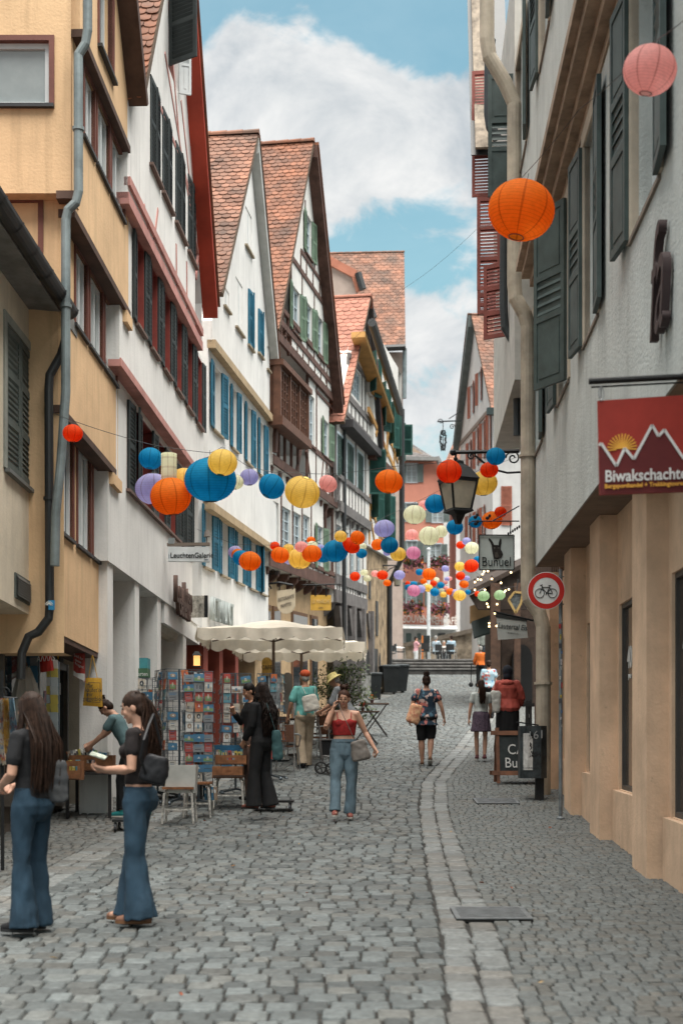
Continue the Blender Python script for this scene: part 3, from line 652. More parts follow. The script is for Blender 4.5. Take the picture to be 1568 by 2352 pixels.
# ================================================================= left: white house with blue shutters
def pxr(F, x0, x1, yt, yb, off):
    """window rectangle from photo columns x0..x1 and head/sill rows read at x0"""
    a0, t1 = F.st(x0, yt, off); _, t0 = F.st(x0, yb, off); a1 = F.s_(x1, off); return a0, a1, t0, t1
def blue_house():
    F = Facade(466, 27.8, 1124, 1610, 1); root = thing('gabled_house', 'white gabled house with blue shutters, ochre string courses and weathered tile roof', 'house', F.P(3, 0, -1))
    wm = MATS['white_plaster']; blue = M('blue_shutter', (.020, .13, .205), .55, var=.2, vs=2); oc = M('ochre_band', (.42, .31, .19), .8, var=.15); wf = M('white_frame', (.62, .64, .64))
    o1, o2, o3 = 0, .12, .2; e1, e2, e3 = F.s_(616), F.s_(634, o2), F.s_(637, o3)
    b0 = F.st(470, 1452)[1]; b1 = F.st(550, 1208, o2)[1]; b2 = F.st(550, 868, o3)[1]
    mb = MB(); H1 = []; H2 = []; H3 = []
    sill = M('stone_sill', (.34, .28, .20), .8)
    tt, ts = F.row((486, 1174), (485, 1309), 0)
    for i, (a, b) in enumerate(((468, 486), (507, 523), (543, 557), (574, 587))):
        A, B = F.s_(a), F.s_(b); H1.append(window(F, root, A, B, ts, tt, 0, wf, 2, 2, 'grey', sill=sill, rec=.1)); w = (B-A)*.46
        shutter(F, root, A, ts, tt, w, 0, 5, -1, blue); shutter(F, root, B, ts, tt, w, 0, 8, 1, blue)
    A = F.s_(598); H1.append(window(F, root, A, A+.8, ts, tt, 0, wf, 2, 2, 'grey', sill=sill, rec=.1)); shutter(F, root, A, ts, tt, .42, 0, 18, -1, blue)
    tt, ts = F.row((473, 815), (482, 978), o2)
    for i, (a, b) in enumerate(((489, 507), (532, 543), (565, 576), (595, 605))):
        A, B = F.s_(a, o2), F.s_(b, o2); H2.append(window(F, root, A, B, ts, tt, o2, wf, 2, 2, 'grey', sill=sill, rec=.1)); w = (B-A)*.48
        shutter(F, root, A, ts, tt, w, o2, 5, -1, blue); shutter(F, root, B, ts, tt, w, o2, 8, 1, blue)
    for x0, x1, yt, yb, k in ((541, 557, 633, 748, 'w'), (569, 580, 662, 790, 'b'), (592, 602, 708, 808, 'b'), (613, 618, 792, 846, 'w'), (563, 578, 470, 560, 'w'), (514, 526, 655, 700, 'w')):
        q = pxr(F, x0, x1, yt, yb, o3); H3.append(window(F, root, *q, o3, wf, 2, 1, 'grey', sill=sill, rec=.02))
        if k == 'b':
            w = (q[1]-q[0])/2; shutter(F, root, q[0], q[2], q[3], w, o3, 4, 1, blue); shutter(F, root, q[1], q[2], q[3], w, o3, 12, -1, blue)
    storey(F, mb, boxloop(-.1, e1, b0, b1), 0, H1, 1.2, .4); storey(F, mb, boxloop(-.1, e2, b1, b2), o2, H2, .3, .4)
    le = F.st(511, 669, o3+.18); ap = F.st(595, 326, o3+.2); re = F.st(643, 850, o3+.2)
    F.poly(mb, [(-.1, b2), (e3, b2), (e3, re[1]), ap, (-.1, le[1]-.6)], o3-.02, o3-.015)
    storey(F, mb, [(-.1, b2), (e3, b2), (e3, re[1]+.05), (ap[0]+.0, ap[1]), (-.1, le[1]-.6)], o3, H3, .25, 7)
    mb.build('wall', wm, root)
    for b, o, e in ((b1, o2, e2), (b2, o3, e3)):
        t = MB(); F.rect(t, -.1, e-.05, b-.10, b+.06, o-.1, o+.07); t.build('string_course', oc, root)
    t = MB(); F.rect(t, -.1, e1, -1, b0-.01, -1.25, -1.2); t.build('shop_wall', M('shop_red', (.30, .055, .04), .75, var=.15), root)
    for px, w in ((446, .5), (495, .45), (530, .4), (565, .4)):
        t = MB(); a = F.s_(px); F.rect(t, a, a+w, -1, b0, -1.2, -.25); t.build('pier', M('shop_pier', (.34, .085, .06), .75, var=.15), root)
    for px, w in ((470, 1.0), (512, 1.3), (548, 1.5), (582, 1.6)):
        t = MB(); a = F.s_(px); F.rect(t, a, a+w, .6, b0-.4, -1.19, -1.15); d = t.build('shop_window', M('oak_frame', (.25, .16, .09), .6), root)
        t = MB(); F.rect(t, a+.08, a+w-.08, .7, b0-.5, -1.15, -1.14); t.build('pane', glass('dark'), d)
    # far verge, board and roof
    v = MB(); d = V((re[0]+.05-ap[0], re[1]-.05-ap[1], 0)); F.poly(v, [(ap[0], ap[1]+.1), (ap[0]+d.x, ap[1]+d.y), (ap[0]+d.x, ap[1]+d.y-.28), (ap[0], ap[1]-.25)], o3+.01, o3+.2); v.build('verge_board', M('verge_pale', (.46, .46, .44), .7, var=.1), root)
    v = MB(); F.poly(v, [(ap[0], ap[1]+.16), (ap[0]+d.x+.05, ap[1]+d.y+.06), (ap[0]+d.x+.05, ap[1]+d.y+.01), (ap[0], ap[1]+.1)], -6, o3+.23); v.build('roof_far_slope', TILE2, root)
    lo = F.st(500, 700, o3+.3)
    tiles('roof', root, F.P(ap[0]+.02, ap[1]+.22, -7), F.P(ap[0]+.02, ap[1]+.22, o3+.18), F.P(le[0], le[1], -7), F.P(le[0], le[1], o3+.18), TILE2, .185, .165, seed=21)
    return F, root, b0
FB, ROOT_B, BB = blue_house()
# ================================================================= left: half-timbered houses
def glazed(F, root, q, off, mat, nx=2, ny=3, sill=None, pane='grey', rec=.06, fw=.06): return window(F, root, *q, off, mat, nx, ny, pane, rec=rec, fw=fw, sill=sill)
def timber_house():
    F = Facade(616, 35.9, 1330, 1560, 1); root = thing('half_timbered_house', 'tall white half timbered gabled house with brown beams, green shutters and orange tile roof', 'house', F.P(4, 0, -1))
    wm = M('timber_infill', (.70, .68, .645), .9, var=.08, vs=1.2, bump=.2, bs=20); br = M('brown_timber', (.115, .06, .046), .75, var=.25, vs=4, bump=.2); gs = M('green_shutter', (.15, .22, .15), .6, var=.15)
    wb = M('pale_blue_frame', (.50, .58, .62), .5, var=.06); ow = M('oriel_wood', (.13, .058, .035), .6, var=.2, vs=5)
    o0, o1, o2, o3 = 0, .10, .20, .27
    sR = F.s_(768); L1 = F.st(690, 1326, o1)[1]; J2 = F.st(700, 1118, o2)[1]; T3 = F.st(700, 828, o3)[1]
    sl = F.s_(617, o1)
    mb = MB(); H1 = []; H2 = []; H3 = []; sill = br
    for x0, x1, yt, yb in ((621, 640, 1146, 1246), (645, 668, 1160, 1262), (671, 691, 1172, 1275), (696, 711, 1180, 1286)):
        H1.append(glazed(F, root, pxr(F, x0, x1, yt, yb, o1), o1, wb, 2, 4, sill))
    q = pxr(F, 727, 742, 1204, 1305, o1); H1.append(glazed(F, root, q, o1, wb, 2, 3, sill)); shutter(F, root, q[0], q[2], q[3], .42, o1, 6, -1, gs); shutter(F, root, q[1], q[2], q[3], .42, o1, 10, 1, gs)
    H2.append(glazed(F, root, pxr(F, 709, 722, 902, 1020, o2), o2, wb, 2, 4, sill))
    q = pxr(F, 742, 755, 960, 1045, o2); H2.append(glazed(F, root, q, o2, wb, 2, 3, sill)); shutter(F, root, q[0], q[2], q[3], .42, o2, 6, -1, gs); shutter(F, root, q[1], q[2], q[3], .42, o2, 10, 1, gs)
    for x0, x1, yt, yb in ((670, 688, 650, 757), (703, 716, 690, 785), (728, 741, 720, 815)):
        q = pxr(F, x0, x1, yt, yb, o3); H3.append(glazed(F, root, q, o3, wb, 2, 3, sill)); shutter(F, root, q[0], q[2], q[3], .42, o3, 5, -1, gs); shutter(F, root, q[1], q[2], q[3], .40, o3, 8, 1, gs)
    q = pxr(F, 702, 715, 486, 580, o3); H3.append(glazed(F, root, q, o3, wb, 2, 3, sill)); shutter(F, root, q[0], q[2], q[3], .40, o3, 5, -1, gs); shutter(F, root, q[1], q[2], q[3], .40, o3, 8, 1, gs)
    storey(F, mb, boxloop(sl, sR+.1, L1, J2), o1, H1, .45, .5); storey(F, mb, boxloop(sl, sR+.2, J2, T3), o2, H2, .5, .5)
    ap = F.st(729, 350, o3+.30); re = F.st(788, 926, o3+.30); le = F.st(641, 752, o3+.12)
    G3 = [(sl, T3), (min(sR+.3, re[0]), T3), (min(sR+.3, re[0]-.02), re[1]+.3), ap, (sl, le[1])]
    storey(F, mb, G3, o3, H3, .3, 8)
    mb.build('wall', wm, root)
    t = MB()
    def beam(p, q, w, o, th=.02): F.strip(t, F.st(*p, o), F.st(*q, o), w*.8, o-.05, o+th)
    def course(tc, w, o, a=None, b=None): F.rect(t, sl if a is None else a, sR+.2 if b is None else b, tc-w*.4, tc+w*.4, o-.05, o+.03)
    def posts(xs, ta, tb, o, w=.12, lean=0): 
        for x in xs: a = F.s_(x, o); F.strip(t, (a-lean, ta), (a+lean, tb), w*.8, o-.05, o+.02)
    # gable
    c1 = F.st(700, 800, o3)[1]; c2 = F.st(700, 690-0, o3)[1]
    for y, w in ((842, .26), (806, .2)): course(F.st(700, y, o3)[1], w, o3)
    cs = F.st(703, 778, o3)[1]; ch = F.st(703, 640, o3)[1]; ct = F.st(700, 590, o3)[1]
    course(cs, .16, o3, F.s_(646, o3), F.s_(760, o3)); course(ch, .18, o3, F.s_(662, o3), F.s_(750, o3)); course(ct, .14, o3, F.s_(690, o3), F.s_(745, o3))
    posts((650, 662, 675, 690, 705, 720, 735, 750), F.st(700, 806, o3)[1], cs, o3, .1); posts((668, 693, 721, 744), cs, ch, o3, .1); posts((690, 703, 718, 733), ch, ct, o3, .12); posts((700, 722), ct, F.st(712, 480, o3)[1], o3, .1)
    beam((655, 770), (664, 815), .1, o3); beam((742, 830), (748, 880), .1, o3)
    posts((646, 656, 668, 682, 695, 708, 722, 736, 750), F.st(700, 842, o3)[1], F.st(700, 806, o3)[1], o3, .1)
    # second floor
    sb = F.st(709, 1022, o2)[1]; hb = F.st(709, 880, o2)[1]
    course(sb, .2, o2); course(J2+.14, .3, o2); posts((641, 655, 670, 685, 706, 725, 748, 764), J2+.1, sb, o2, .11); posts((707, 726, 764), sb, T3, o2, .16)
    beam((682, 1085), (692, 1030), .13, o2); beam((712, 1100), (704, 1035), .13, o2); beam((735, 1130), (742, 1055), .12, o2); beam((757, 1140), (750, 1060), .12, o2); course(hb, .12, o2, F.s_(724, o2), sR)
    # first floor
    s1 = F.st(690, 1287, o1)[1]; course(s1, .16, o1); course(L1+.17, .42, o1); posts((645, 671, 693, 714, 748, 764), s1, J2, o1, .14)
    posts((628, 640, 652, 664, 676, 690, 704, 718, 730, 745, 758), L1+.3, s1, o1, .06); beam((668, 1320), (675, 1285), .1, o1); beam((690, 1330), (680, 1285), .1, o1); beam((712, 1338), (706, 1300), .08, o1)
    t.build('timber_frame', br, root)
    # consoles under the jetties and the curved corner brace
    for o, b, n in ((o2, J2, 11), (o1, L1, 9)):
        for k in range(n):
            a = lerp(sl+.2, sR-.1, k/(n-1)); c = MB(); pts = [F.P(a-.09, b-.02, o-.03), F.P(a-.09, b-.02, o-.5), F.P(a-.09, b-.42, o-.5), F.P(a-.09, b-.28, o-.22), F.P(a-.09, b-.16, o-.06)]
            c.prism(pts, F.u*.18); c.build('console', br, root)
    c = MB(); A = F.s_(640, o2); F.poly(c, [(sl-.02, J2+.3), (sl+.16, J2+.3), (sl+.35, J2+1.0), (sl+.75, J2+1.5), (sl+.6, J2+1.55), (sl+.15, J2+1.15), (sl-.02, J2+.7)], o2, o2+.09); c.build('corner_brace', br, root)
    # wooden oriel with small panes
    q0 = F.st(640, 833, o2+.25); q1 = F.st(638, 953, o2+.25); a0, a1 = F.s_(641, o2+.25), F.s_(705, o2+.25); tb, tt = q1[1], q0[1]-.05
    w = MB(); F.rect(w, a0-.1, a1+.1, tb-.22, tb, o2, o2+.36); F.rect(w, a0-.1, a1+.1, tt, tt+.14, o2, o2+.38); F.rect(w, a0, a1, tb, tt, o2, o2+.12)
    for i in range(4): a = lerp(a0, a1, i/3); F.rect(w, a-.07, a+.07, tb, tt, o2+.12, o2+.30)
    ori = w.build('oriel', ow, root)
    for i in range(3):
        b0, b1 = lerp(a0, a1, i/3)+.1, lerp(a0, a1, (i+1)/3)-.1
        window(F, ori, b0, b1, tb+.03, tt-.03, o2+.30, ow, 3, 5, 'dark', rec=.04, fw=.05)
    # ground floor
    g = MB(); F.rect(g, sl, sR, 0, L1-.005, -.8, -.25); g.build('ground_wall', M('ochre_plaster', (.42, .29, .165), .9, var=.15, bump=.2), root)
    for x0, x1, z in ((628, 640, .8), (645, 662, .8), (688, 722, 0), (730, 745, .6)):
        d = MB(); F.rect(d, F.s_(x0), F.s_(x1), 1.6+z, L1-.9, -.25, -.2); k = d.build('door', M('door_frame_brown', (.15, .08, .045), .6), root)
        d = MB(); F.rect(d, F.s_(x0)+.1, F.s_(x1)-.1, 1.7+z, L1-1.0, -.2, -.19); d.build('pane', glass('dark'), k)
    # verge boards and roof
    v = MB(); d = V((re[0]+.05-ap[0], re[1]-.05-ap[1], 0)); F.poly(v, [(ap[0], ap[1]+.22), (ap[0]+d.x, ap[1]+d.y), (ap[0]+d.x-.03, ap[1]+d.y-.25), (ap[0], ap[1]-.12)], o3, o3+.30); v.build('verge_board', br, root)
    v = MB(); F.poly(v, [(ap[0], ap[1]+.3), (ap[0]+d.x+.06, ap[1]+d.y+.08), (ap[0]+d.x+.06, ap[1]+d.y+.02), (ap[0], ap[1]+.22)], -8, o3+.34); v.build('roof_far_slope', TILE, root)
    tiles('roof', root, F.P(ap[0]-.05, ap[1]+.32, -8), F.P(ap[0]-.05, ap[1]+.32, o3+.2), F.P(le[0], le[1], -8), F.P(le[0], le[1], o3+.12), TILE, .175, .155, seed=33)
    p = MB(); path = [F.P(sR-.05, T3, o2+.12), F.P(sR-.05, .5, o2+.12)]; p.tube(path, .07, 8); p.build('downpipe', M('gutter_black', (.02, .02, .02)), root)
    return F, root, L1, sl, sR
FT, ROOT_T, BT, SLT, SRT = timber_house()
def grey_timber_house():
    F = Facade(768, 45.7, 1330, 1535, 1); root = thing('half_timbered_house', 'slim white house with grey timbers, closed dark green shutters and pink tile roof', 'house', F.P(3, 0, -1))
    wm = MATS['timber_infill']; gt = M('grey_timber', (.17, .155, .15), .75, var=.2, vs=4); dg = M('dark_green_shutter', (.035, .075, .062), .6, var=.15); wb = MATS['pale_blue_frame']; ev = M('dark_eave', (.055, .05, .052), .7, var=.15)
    o1, o2, o3 = .15, .30, .38; sR = F.s_(841, o1); sL = F.s_(769, o1)
    b1 = F.st(800, 1391, o1)[1]; b2 = F.st(800, 1186, o2)[1]; b3 = F.st(800, 980, o3)[1]
    mb = MB(); H1 = []; H2 = []; H3 = []
    for x0, x1, yt, yb in ((772, 784, 1203, 1330), (788, 800, 1218, 1340), (805, 815, 1238, 1352), (819, 829, 1252, 1366)): H1.append(glazed(F, root, pxr(F, x0, x1, yt, yb, o1), o1, wb, 2, 4))
    for x0, x1, yt, yb in ((773, 788, 994, 1092), (796, 812, 1013, 1110), (820, 834, 1036, 1130)):
        q = pxr(F, x0, x1, yt, yb, o2); H2.append(window(F, root, *q, o2, wb, 2, 1, 'dark', rec=.07, sill=gt, casing=wb, cw=.08)); w = (q[1]-q[0])/2
        shutter(F, root, q[0], q[2], q[3], w, o2-.05, 2, 1, dg); shutter(F, root, q[1], q[2], q[3], w, o2-.05, 3, -1, dg)
    H3.append(glazed(F, root, pxr(F, 805, 828, 832, 900, o3), o3, wb, 4, 3))
    storey(F, mb, boxloop(sL, sR, b1, b2), o1, H1, .5, .4); storey(F, mb, boxloop(sL, sR, b2, b3), o2, H2, .45, .4)
    ap = F.st(835, 690, o3); le = F.st(783, 905, o3); re = F.st(858, 1020, o3)
    storey(F, mb, [(sL, b3), (sR+.2, b3), (sR+.2, re[1]), ap, (le[0], le[1]), (sL, b3+.6)], o3, H3, .35, 6); mb.build('wall', wm, root)
    t = MB()
    def course(tc, w, o, a=sL, b=sR): F.rect(t, a, b, tc-w/2, tc+w/2, o-.05, o+.05)
    def posts(xs, ta, tb, o, w=.1):
        for x in xs: a = F.s_(x, o); F.strip(t, (a, ta), (a, tb), w, o-.05, o+.03)
    c = F.st(815, 930, o3)[1]; course(c, .22, o3); course(b3+.35, .16, o3); posts((778, 788, 797, 806, 815, 824, 833, 842), b3, c, o3, .12); posts((800, 830, 838), c, F.st(815, 840, o3)[1], o3, .12); course(F.st(815, 835, o3)[1], .16, o3, F.s_(800, o3))
    s2 = F.st(800, 1112, o2)[1]; course(s2, .18, o2); course(b2+.15, .32, o2); posts((772, 779, 786, 793, 801, 808, 815, 822, 829, 836), b2+.2, s2, o2, .06); posts((770, 791, 816, 838), s2, b3, o2, .16); F.strip(t, F.st(775, 1150, o2), F.st(783, 1100, o2), .07, o2, o2+.03)
    s1 = F.st(800, 1340, o1)[1]; course(s1, .3, o1); course(b1+.2, .4, o1); posts((773, 779, 785, 791, 797, 803, 809, 815, 821, 827, 833), b1+.3, s1, o1, .06); posts((770, 787, 803, 818, 832), s1, b2, o1, .12)
    t.build('timber_frame', gt, root)
    for o, b in ((o2, b2), (o1, b1)):
        for k in range(7):
            a = lerp(sL+.2, sR-.2, k/6); c = MB(); c.prism([F.P(a-.08, b-.02, o-.03), F.P(a-.08, b-.02, o-.45), F.P(a-.08, b-.5, o-.45), F.P(a-.08, b-.2, o-.1)], F.u*.16); c.build('console', gt, root)
    e = MB(); F.rect(e, sL, sR+.25, b3-.22, b3+.02, o2, o3+.35); e.build('eaves_board', ev, root)
    for dx, o, w in ((0, .14, .19), (.22, .30, .19)):
        v = MB(); d = V((re[0]+.2-ap[0], re[1]-.2-ap[1], 0)); F.poly(v, [(ap[0]+dx, ap[1]+.1), (ap[0]+d.x+dx, ap[1]+d.y), (ap[0]+d.x+dx, ap[1]+d.y-.3), (ap[0]+dx, ap[1]-.25)], o3+o-w, o3+o); v.build('verge_board', ev, root)
    tiles('roof', root, F.P(ap[0], ap[1]+.15, -6), F.P(ap[0], ap[1]+.15, o3+.25), F.P(le[0]-.9, le[1]-1.0, -6), F.P(le[0]-.9, le[1]-1.0, o3+.25), TILE3, .26, .26, seed=41)
    v = MB(); F.poly(v, [(ap[0], ap[1]+.2), (re[0]+.7, re[1]+.1), (re[0]+.7, re[1]), (ap[0], ap[1]+.1)], -6, o3+.3); v.build('roof_far_slope', TILE3, root)
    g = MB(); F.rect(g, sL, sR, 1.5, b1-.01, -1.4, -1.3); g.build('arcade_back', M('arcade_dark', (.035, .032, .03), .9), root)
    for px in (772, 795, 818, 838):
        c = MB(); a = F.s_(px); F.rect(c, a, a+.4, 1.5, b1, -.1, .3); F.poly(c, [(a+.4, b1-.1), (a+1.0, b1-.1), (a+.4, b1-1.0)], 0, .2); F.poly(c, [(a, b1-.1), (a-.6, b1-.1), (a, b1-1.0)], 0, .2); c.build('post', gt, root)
    return F, root, b1
FG, ROOT_G, BG = grey_timber_house()
def ochre_house():
    F = Facade(841, 52.4, 1330, 1530, 1); root = thing('half_timbered_house', 'ochre timbered house with dark green shutters and black gutter above the stone building', 'house', F.P(3, 0, -1))
    wm = MATS['timber_infill']; oc = M('ochre_timber', (.50, .27, .085), .7, var=.15); dg = M('teal_green_shutter', (.022, .085, .07), .6, var=.15); st = M('rubble_ochre', (.40, .29, .18), .95, var=.35, vs=2.2, bump=.9, bs=9)
    o1, o2 = .25, .5; sR = F.s_(905, o1); sL = F.s_(842, o1)
    b1 = F.st(860, 1262, o1)[1]; b2 = F.st(880, 1060, o2)[1]; ev = F.st(885, 850, o2+.4)[1]
    mb = MB(); H1 = []; H2 = []
    for x0, x1, yt, yb in ((852, 862, 1085, 1190), (880, 889, 1130, 1235)):
        q = pxr(F, x0, x1, yt, yb, o1); H1.append(glazed(F, root, q, o1, MATS['white_frame'], 2, 3)); shutter(F, root, q[0], q[2], q[3], .5, o1, 40, -1, dg); shutter(F, root, q[1], q[2], q[3], .5, o1, 30, 1, dg)
    for x0, x1, yt, yb in ((849, 857, 810, 900), (872, 880, 880, 980), (893, 900, 925, 1020), (908, 914, 960, 1050)):
        q = pxr(F, x0, x1, yt, yb, o2); H2.append(glazed(F, root, q, o2, MATS['white_frame'], 2, 3)); shutter(F, root, q[0], q[2], q[3], .45, o2, 35, -1, dg); shutter(F, root, q[1], q[2], q[3], .45, o2, 30, 1, dg)
    sE = F.s_(922, o2)
    storey(F, mb, boxloop(sL, sR, b1, b2), o1, H1, .5, .4); storey(F, mb, boxloop(sL, sE, b2, ev+1.5), o2, H2, .4, 6); mb.build('wall', wm, root)
    t = MB()
    for p, q, w, o in (((850, 880), (912, 1060), .2, o2), ((856, 770), (884, 870), .16, o2), ((846, 940), (915, 1100), .2, o2), ((866, 850), (866, 980), .2, o2), ((888, 900), (888, 1050), .2, o2), ((904, 960), (904, 1080), .2, o2), ((862, 1000), (874, 940), .16, o2), ((845, 1060), (890, 1260), .2, o1), ((846, 1150), (885, 1262), .2, o1), ((870, 1090), (870, 1250), .2, o1), ((893, 1130), (893, 1270), .22, o1), ((850, 1190), (858, 1240), .16, o1), ((847, 1000), (847, 1250), .2, o1)):
        F.strip(t, F.st(*p, o), F.st(*q, o), w, o-.05, o+.04)
    t.build('timber_frame', oc, root)
    v = MB(); F.rect(v, sL, sE, b2-.25, b2+.05, o1, o2+.06); v.build('jetty_beam', MATS['brown_timber'], root)
    p0, p1 = F.st(854, 740, o2+.6), F.st(919, 945, o2+.6)
    v = MB(); F.strip(v, (p0[0]+.1, p0[1]-.35), (p1[0], p1[1]-.32), .2, o2-.1, o2+.36); v.build('eaves_soffit', oc, root)
    v = MB(); v.tube([F.P(*p0, o2+.6), F.P(*p1, o2+.6)], .15, 8); v.build('gutter', MATS['gutter_black'], root)
    shutter(F, root, F.s_(846, o1), *[F.st(846, y, o1)[1] for y in (1135, 1032)], .62, o1, 75, 1, dg); shutter(F, root, F.s_(915, o2), *[F.st(915, y, o2)[1] for y in (1045, 975)], .55, o2, 78, 1, dg)
    # stone building below and beside
    S_ = thing('stone_building', 'ochre rubble stone building with a dark pointed arch doorway at the street bend', 'house', F.P(3, 0, -1))
    g = MB(); F.rect(g, F.s_(832), F.s_(884), 1.5, b1-.02, -2, .1); g.build('wall', st, S_)
    for x0, x1, y0, y1, arch in ((838, 848, 1492, 1552, 1), (858, 866, 1490, 1556, 0), (869, 873, 1500, 1560, 1), (862, 867, 1380, 1460, 0), (846, 850, 1330, 1375, 0)):
        a, b = F.s_(x0, .1), F.s_(x1, .1); tb, tt = F.st(x0, y1, .1)[1], F.st(x0, y0, .1)[1]; m = (a+b)/2
        pts = [(a, tb), (b, tb), (b, tt-.5), (lerp(m, b, .6), tt-.15), (m, tt), (lerp(m, a, .6), tt-.15), (a, tt-.5)] if arch else boxloop(a, b, tb, tt)
        d = MB(); F.poly(d, pts, .0, .13); d.build('door' if y1 > 1500 else 'window', M('opening_dark', (.03, .03, .03), .5), S_)
    p = MB(); p.tube([F.P(F.s_(883), b1+6, .7), F.P(F.s_(883), b1, .7), F.P(F.s_(883), b1-1, .2), F.P(F.s_(883), 2, .2)], .11, 8); p.build('downpipe', MATS['gutter_black'], S_)
    return F, root
FO, ROOT_O = ochre_house()
# ================================================================= far end: tall roof, pink house
def far_houses():
    k = thing('tall_house', 'pinkish plastered house with a huge weathered tile roof rising behind the left row', 'house', W(840, 1500, 82))
    pw = M('pinkish_plaster', (.42, .33, .285), .9, var=.08, streak=.15)
    tiles('roof', k, W(700, 583, 86), W(928, 578, 86), W(700, 800, 79), W(931, 793, 79), TILE2, .34, .31, seed=51)
    b = MB(); a = W(700, 800, 79.6); c = W(925, 905, 79.6); b.box(a.x, 79.6, 6, c.x, 86, a.z-.2); b.poly([W(925, 795, 79.6), W(925, 790, 86), W(925, 582, 86)]); b.build('wall', pw, k)
    g = MB(); g.tube([W(860, 800, 78.9), W(931, 797, 78.9)], .18, 8); gt = g.build('gutter', MATS['gutter_black'], k)
    g = MB(); g.tube([W(929, 800, 79.3), W(928, 915, 79.3)], .12, 8); g.build('downpipe', M('zinc_pipe', (.2, .23, .24)), gt)
    d = thing('dormer_house', 'plastered gable with a red verge and black gutter squeezed behind the pink tile roof', 'house', W(790, 900, 62))
    b = MB(); b.prism([W(740, 800, 62), W(740, 588, 62), W(756, 599, 62), W(815, 629, 62), W(826, 700, 62), W(826, 800, 62)], (0, 4, 0)); b.build('wall', pw, d)
    b = MB(); b.bar(W(740, 590, 61.9), W(816, 630, 61.9), .35, .14, (0, 1, 0)); b.bar(W(815, 629, 61.9), W(827, 668, 61.9), .35, .12, (0, 1, 0)); b.build('verge_board', M('verge_salmon', (.42, .16, .10), .7), d)
    b = MB(); b.tube([W(822, 627, 61.7), W(833, 664, 61.7)], .16, 8); gg = b.build('gutter', MATS['gutter_black'], d)
    b = MB(); b.tube([W(846, 698, 60.5), W(858, 730, 60.5)], .16, 8); b.build('gutter_end', MATS['gutter_black'], gg)
    Y = 95; p = thing('pink_house', 'salmon pink house closing the street, with flower boxes, pale windows and slate roof', 'house', W(975, 1480, Y))
    pk = M('salmon_plaster', (.60, .255, .185), .9, var=.07, vs=.5, streak=.12); sg = M('grey_green_shutter', (.16, .20, .19), .6); wf = MATS['pale_blue_frame']
    def PP(x, y, o=0): return W(x, y, Y)+V((0, -o, 0))
    class G2(Facade): pass
    F = Facade(0, Y, 784, CY, 1); F.u = V((1, 0, 0)); F.n = V((0, -1, 0)); F.sl = 0; F.O = V((0, Y, 0))
    holes = []
    rows = [((933, 957, 1066, 1108),), ((932, 955, 1156, 1197), (992, 1017, 1163, 1200)), ((934, 957, 1243, 1286), (988, 1012, 1250, 1292)), ((906, 914, 1340, 1392), (932, 956, 1338, 1390), (990, 1012, 1345, 1392))]
    for r in rows:
        for x0, x1, y0, y1 in r:
            q = (F.s_(x0), F.s_(x1), F.st(x0, y1)[1], F.st(x0, y0)[1]); holes.append(window(F, p, *q, 0, wf, 2, 3, 'light', rec=.08, sill=wf, casing=wf, cw=.08))
            shutter(F, p, q[0]-.02, q[2], q[3], .42, .02, 3, -1, sg); shutter(F, p, q[1]+.02, q[2], q[3], .42, .02, 3, 1, sg)
    b = MB(); storey(F, b, [F.st(*c) for c in ((880, 1440), (1047, 1440), (1047, 1165), (1018, 1080), (1002, 1052), (880, 1052))], 0, holes, .2, 6)
    gl = MB(); gl.prism([PP(880, 1500, .05), PP(1047, 1500, .05), PP(1047, 1441, .05), PP(880, 1441, .05)], (0, .4, 0)); b.build('wall', pk, p); gl.build('ground_wall', M('grey_plaster', (.33, .34, .335), .85, var=.1), p)
    for x0, x1 in ((932, 944), (1005, 1022), (958, 966)):
        d = MB(); d.prism([PP(x0, 1498, .09), PP(x1, 1498, .09), PP(x1, 1455, .09), PP(x0, 1455, .09)], (0, .05, 0)); d.build('shop_window', MATS['window_glass_dark'], p)
    a = MB(); a.prism([PP(898, 1436, .1), PP(1047, 1440, .1), PP(1047, 1450, 1.0), PP(898, 1447, 1.0)], (0, 0, .07)); a.build('awning', M('awning_white', (.62, .63, .62), .7), p)
    sl = M('slate_roof', (.15, .135, .13), .8, var=.2, isl=.3)
    tiles('roof', p, W(880, 985, 100), W(927, 1008, 100), W(880, 1056, 94.4), W(1004, 1056, 94.4), sl, .4, .35, seed=61)
    e = MB(); e.bar(PP(880, 1056, .5), PP(1005, 1058, .5), .35, .25); e.bar(PP(1002, 1052, .3), PP(1031, 1110, .3), .3, .3); e.build('eaves_board', M('eave_grey', (.25, .25, .245), .8), p)
    e = MB(); e.prism([PP(1002, 1050), PP(1047, 1165), W(1047, 1165, 101), W(1002, 1050, 101)], (0, 0, .1)); e.build('roof_side', sl, p)
    text_mb('TEN \u2666 SOUVENIRS', .68, M('sign_pale', (.78, .70, .64), .6), p, 'shop_lettering', PP(936, 1423, .05), (1, 0, 0), (0, 0, 1), .02, squeeze=.62, bold=.012)
    text_mb('STEHCAF\u00c9', .68, MATS['sign_pale'], p, 'shop_lettering', PP(1016, 1427, .05), (1, 0, 0), (0, 0, 1), .02, squeeze=.62, bold=.012)
    # flower boxes on the sills
    fb = M('planter_brown', (.10, .06, .045), .8); rng = random.Random(5); pets = [M('petal_pink', (.42, .16, .22), .7, var=.3, vs=30), M('petal_pale', (.55, .25, .33), .7), M('petal_orange', (.65, .22, .03), .7), M('leaf_dark', (.05, .09, .035), .7, isl=.4, var=.1)]
    lab = {0: 'pink flower box under the middle left window of the salmon house', 1: 'pink flower box under the middle right window of the salmon house', 2: 'pink and orange flower box above the pale awning on the left', 3: 'pink flower box above the pale awning on the right', 4: 'half hidden pink flower box beside the stone building'}
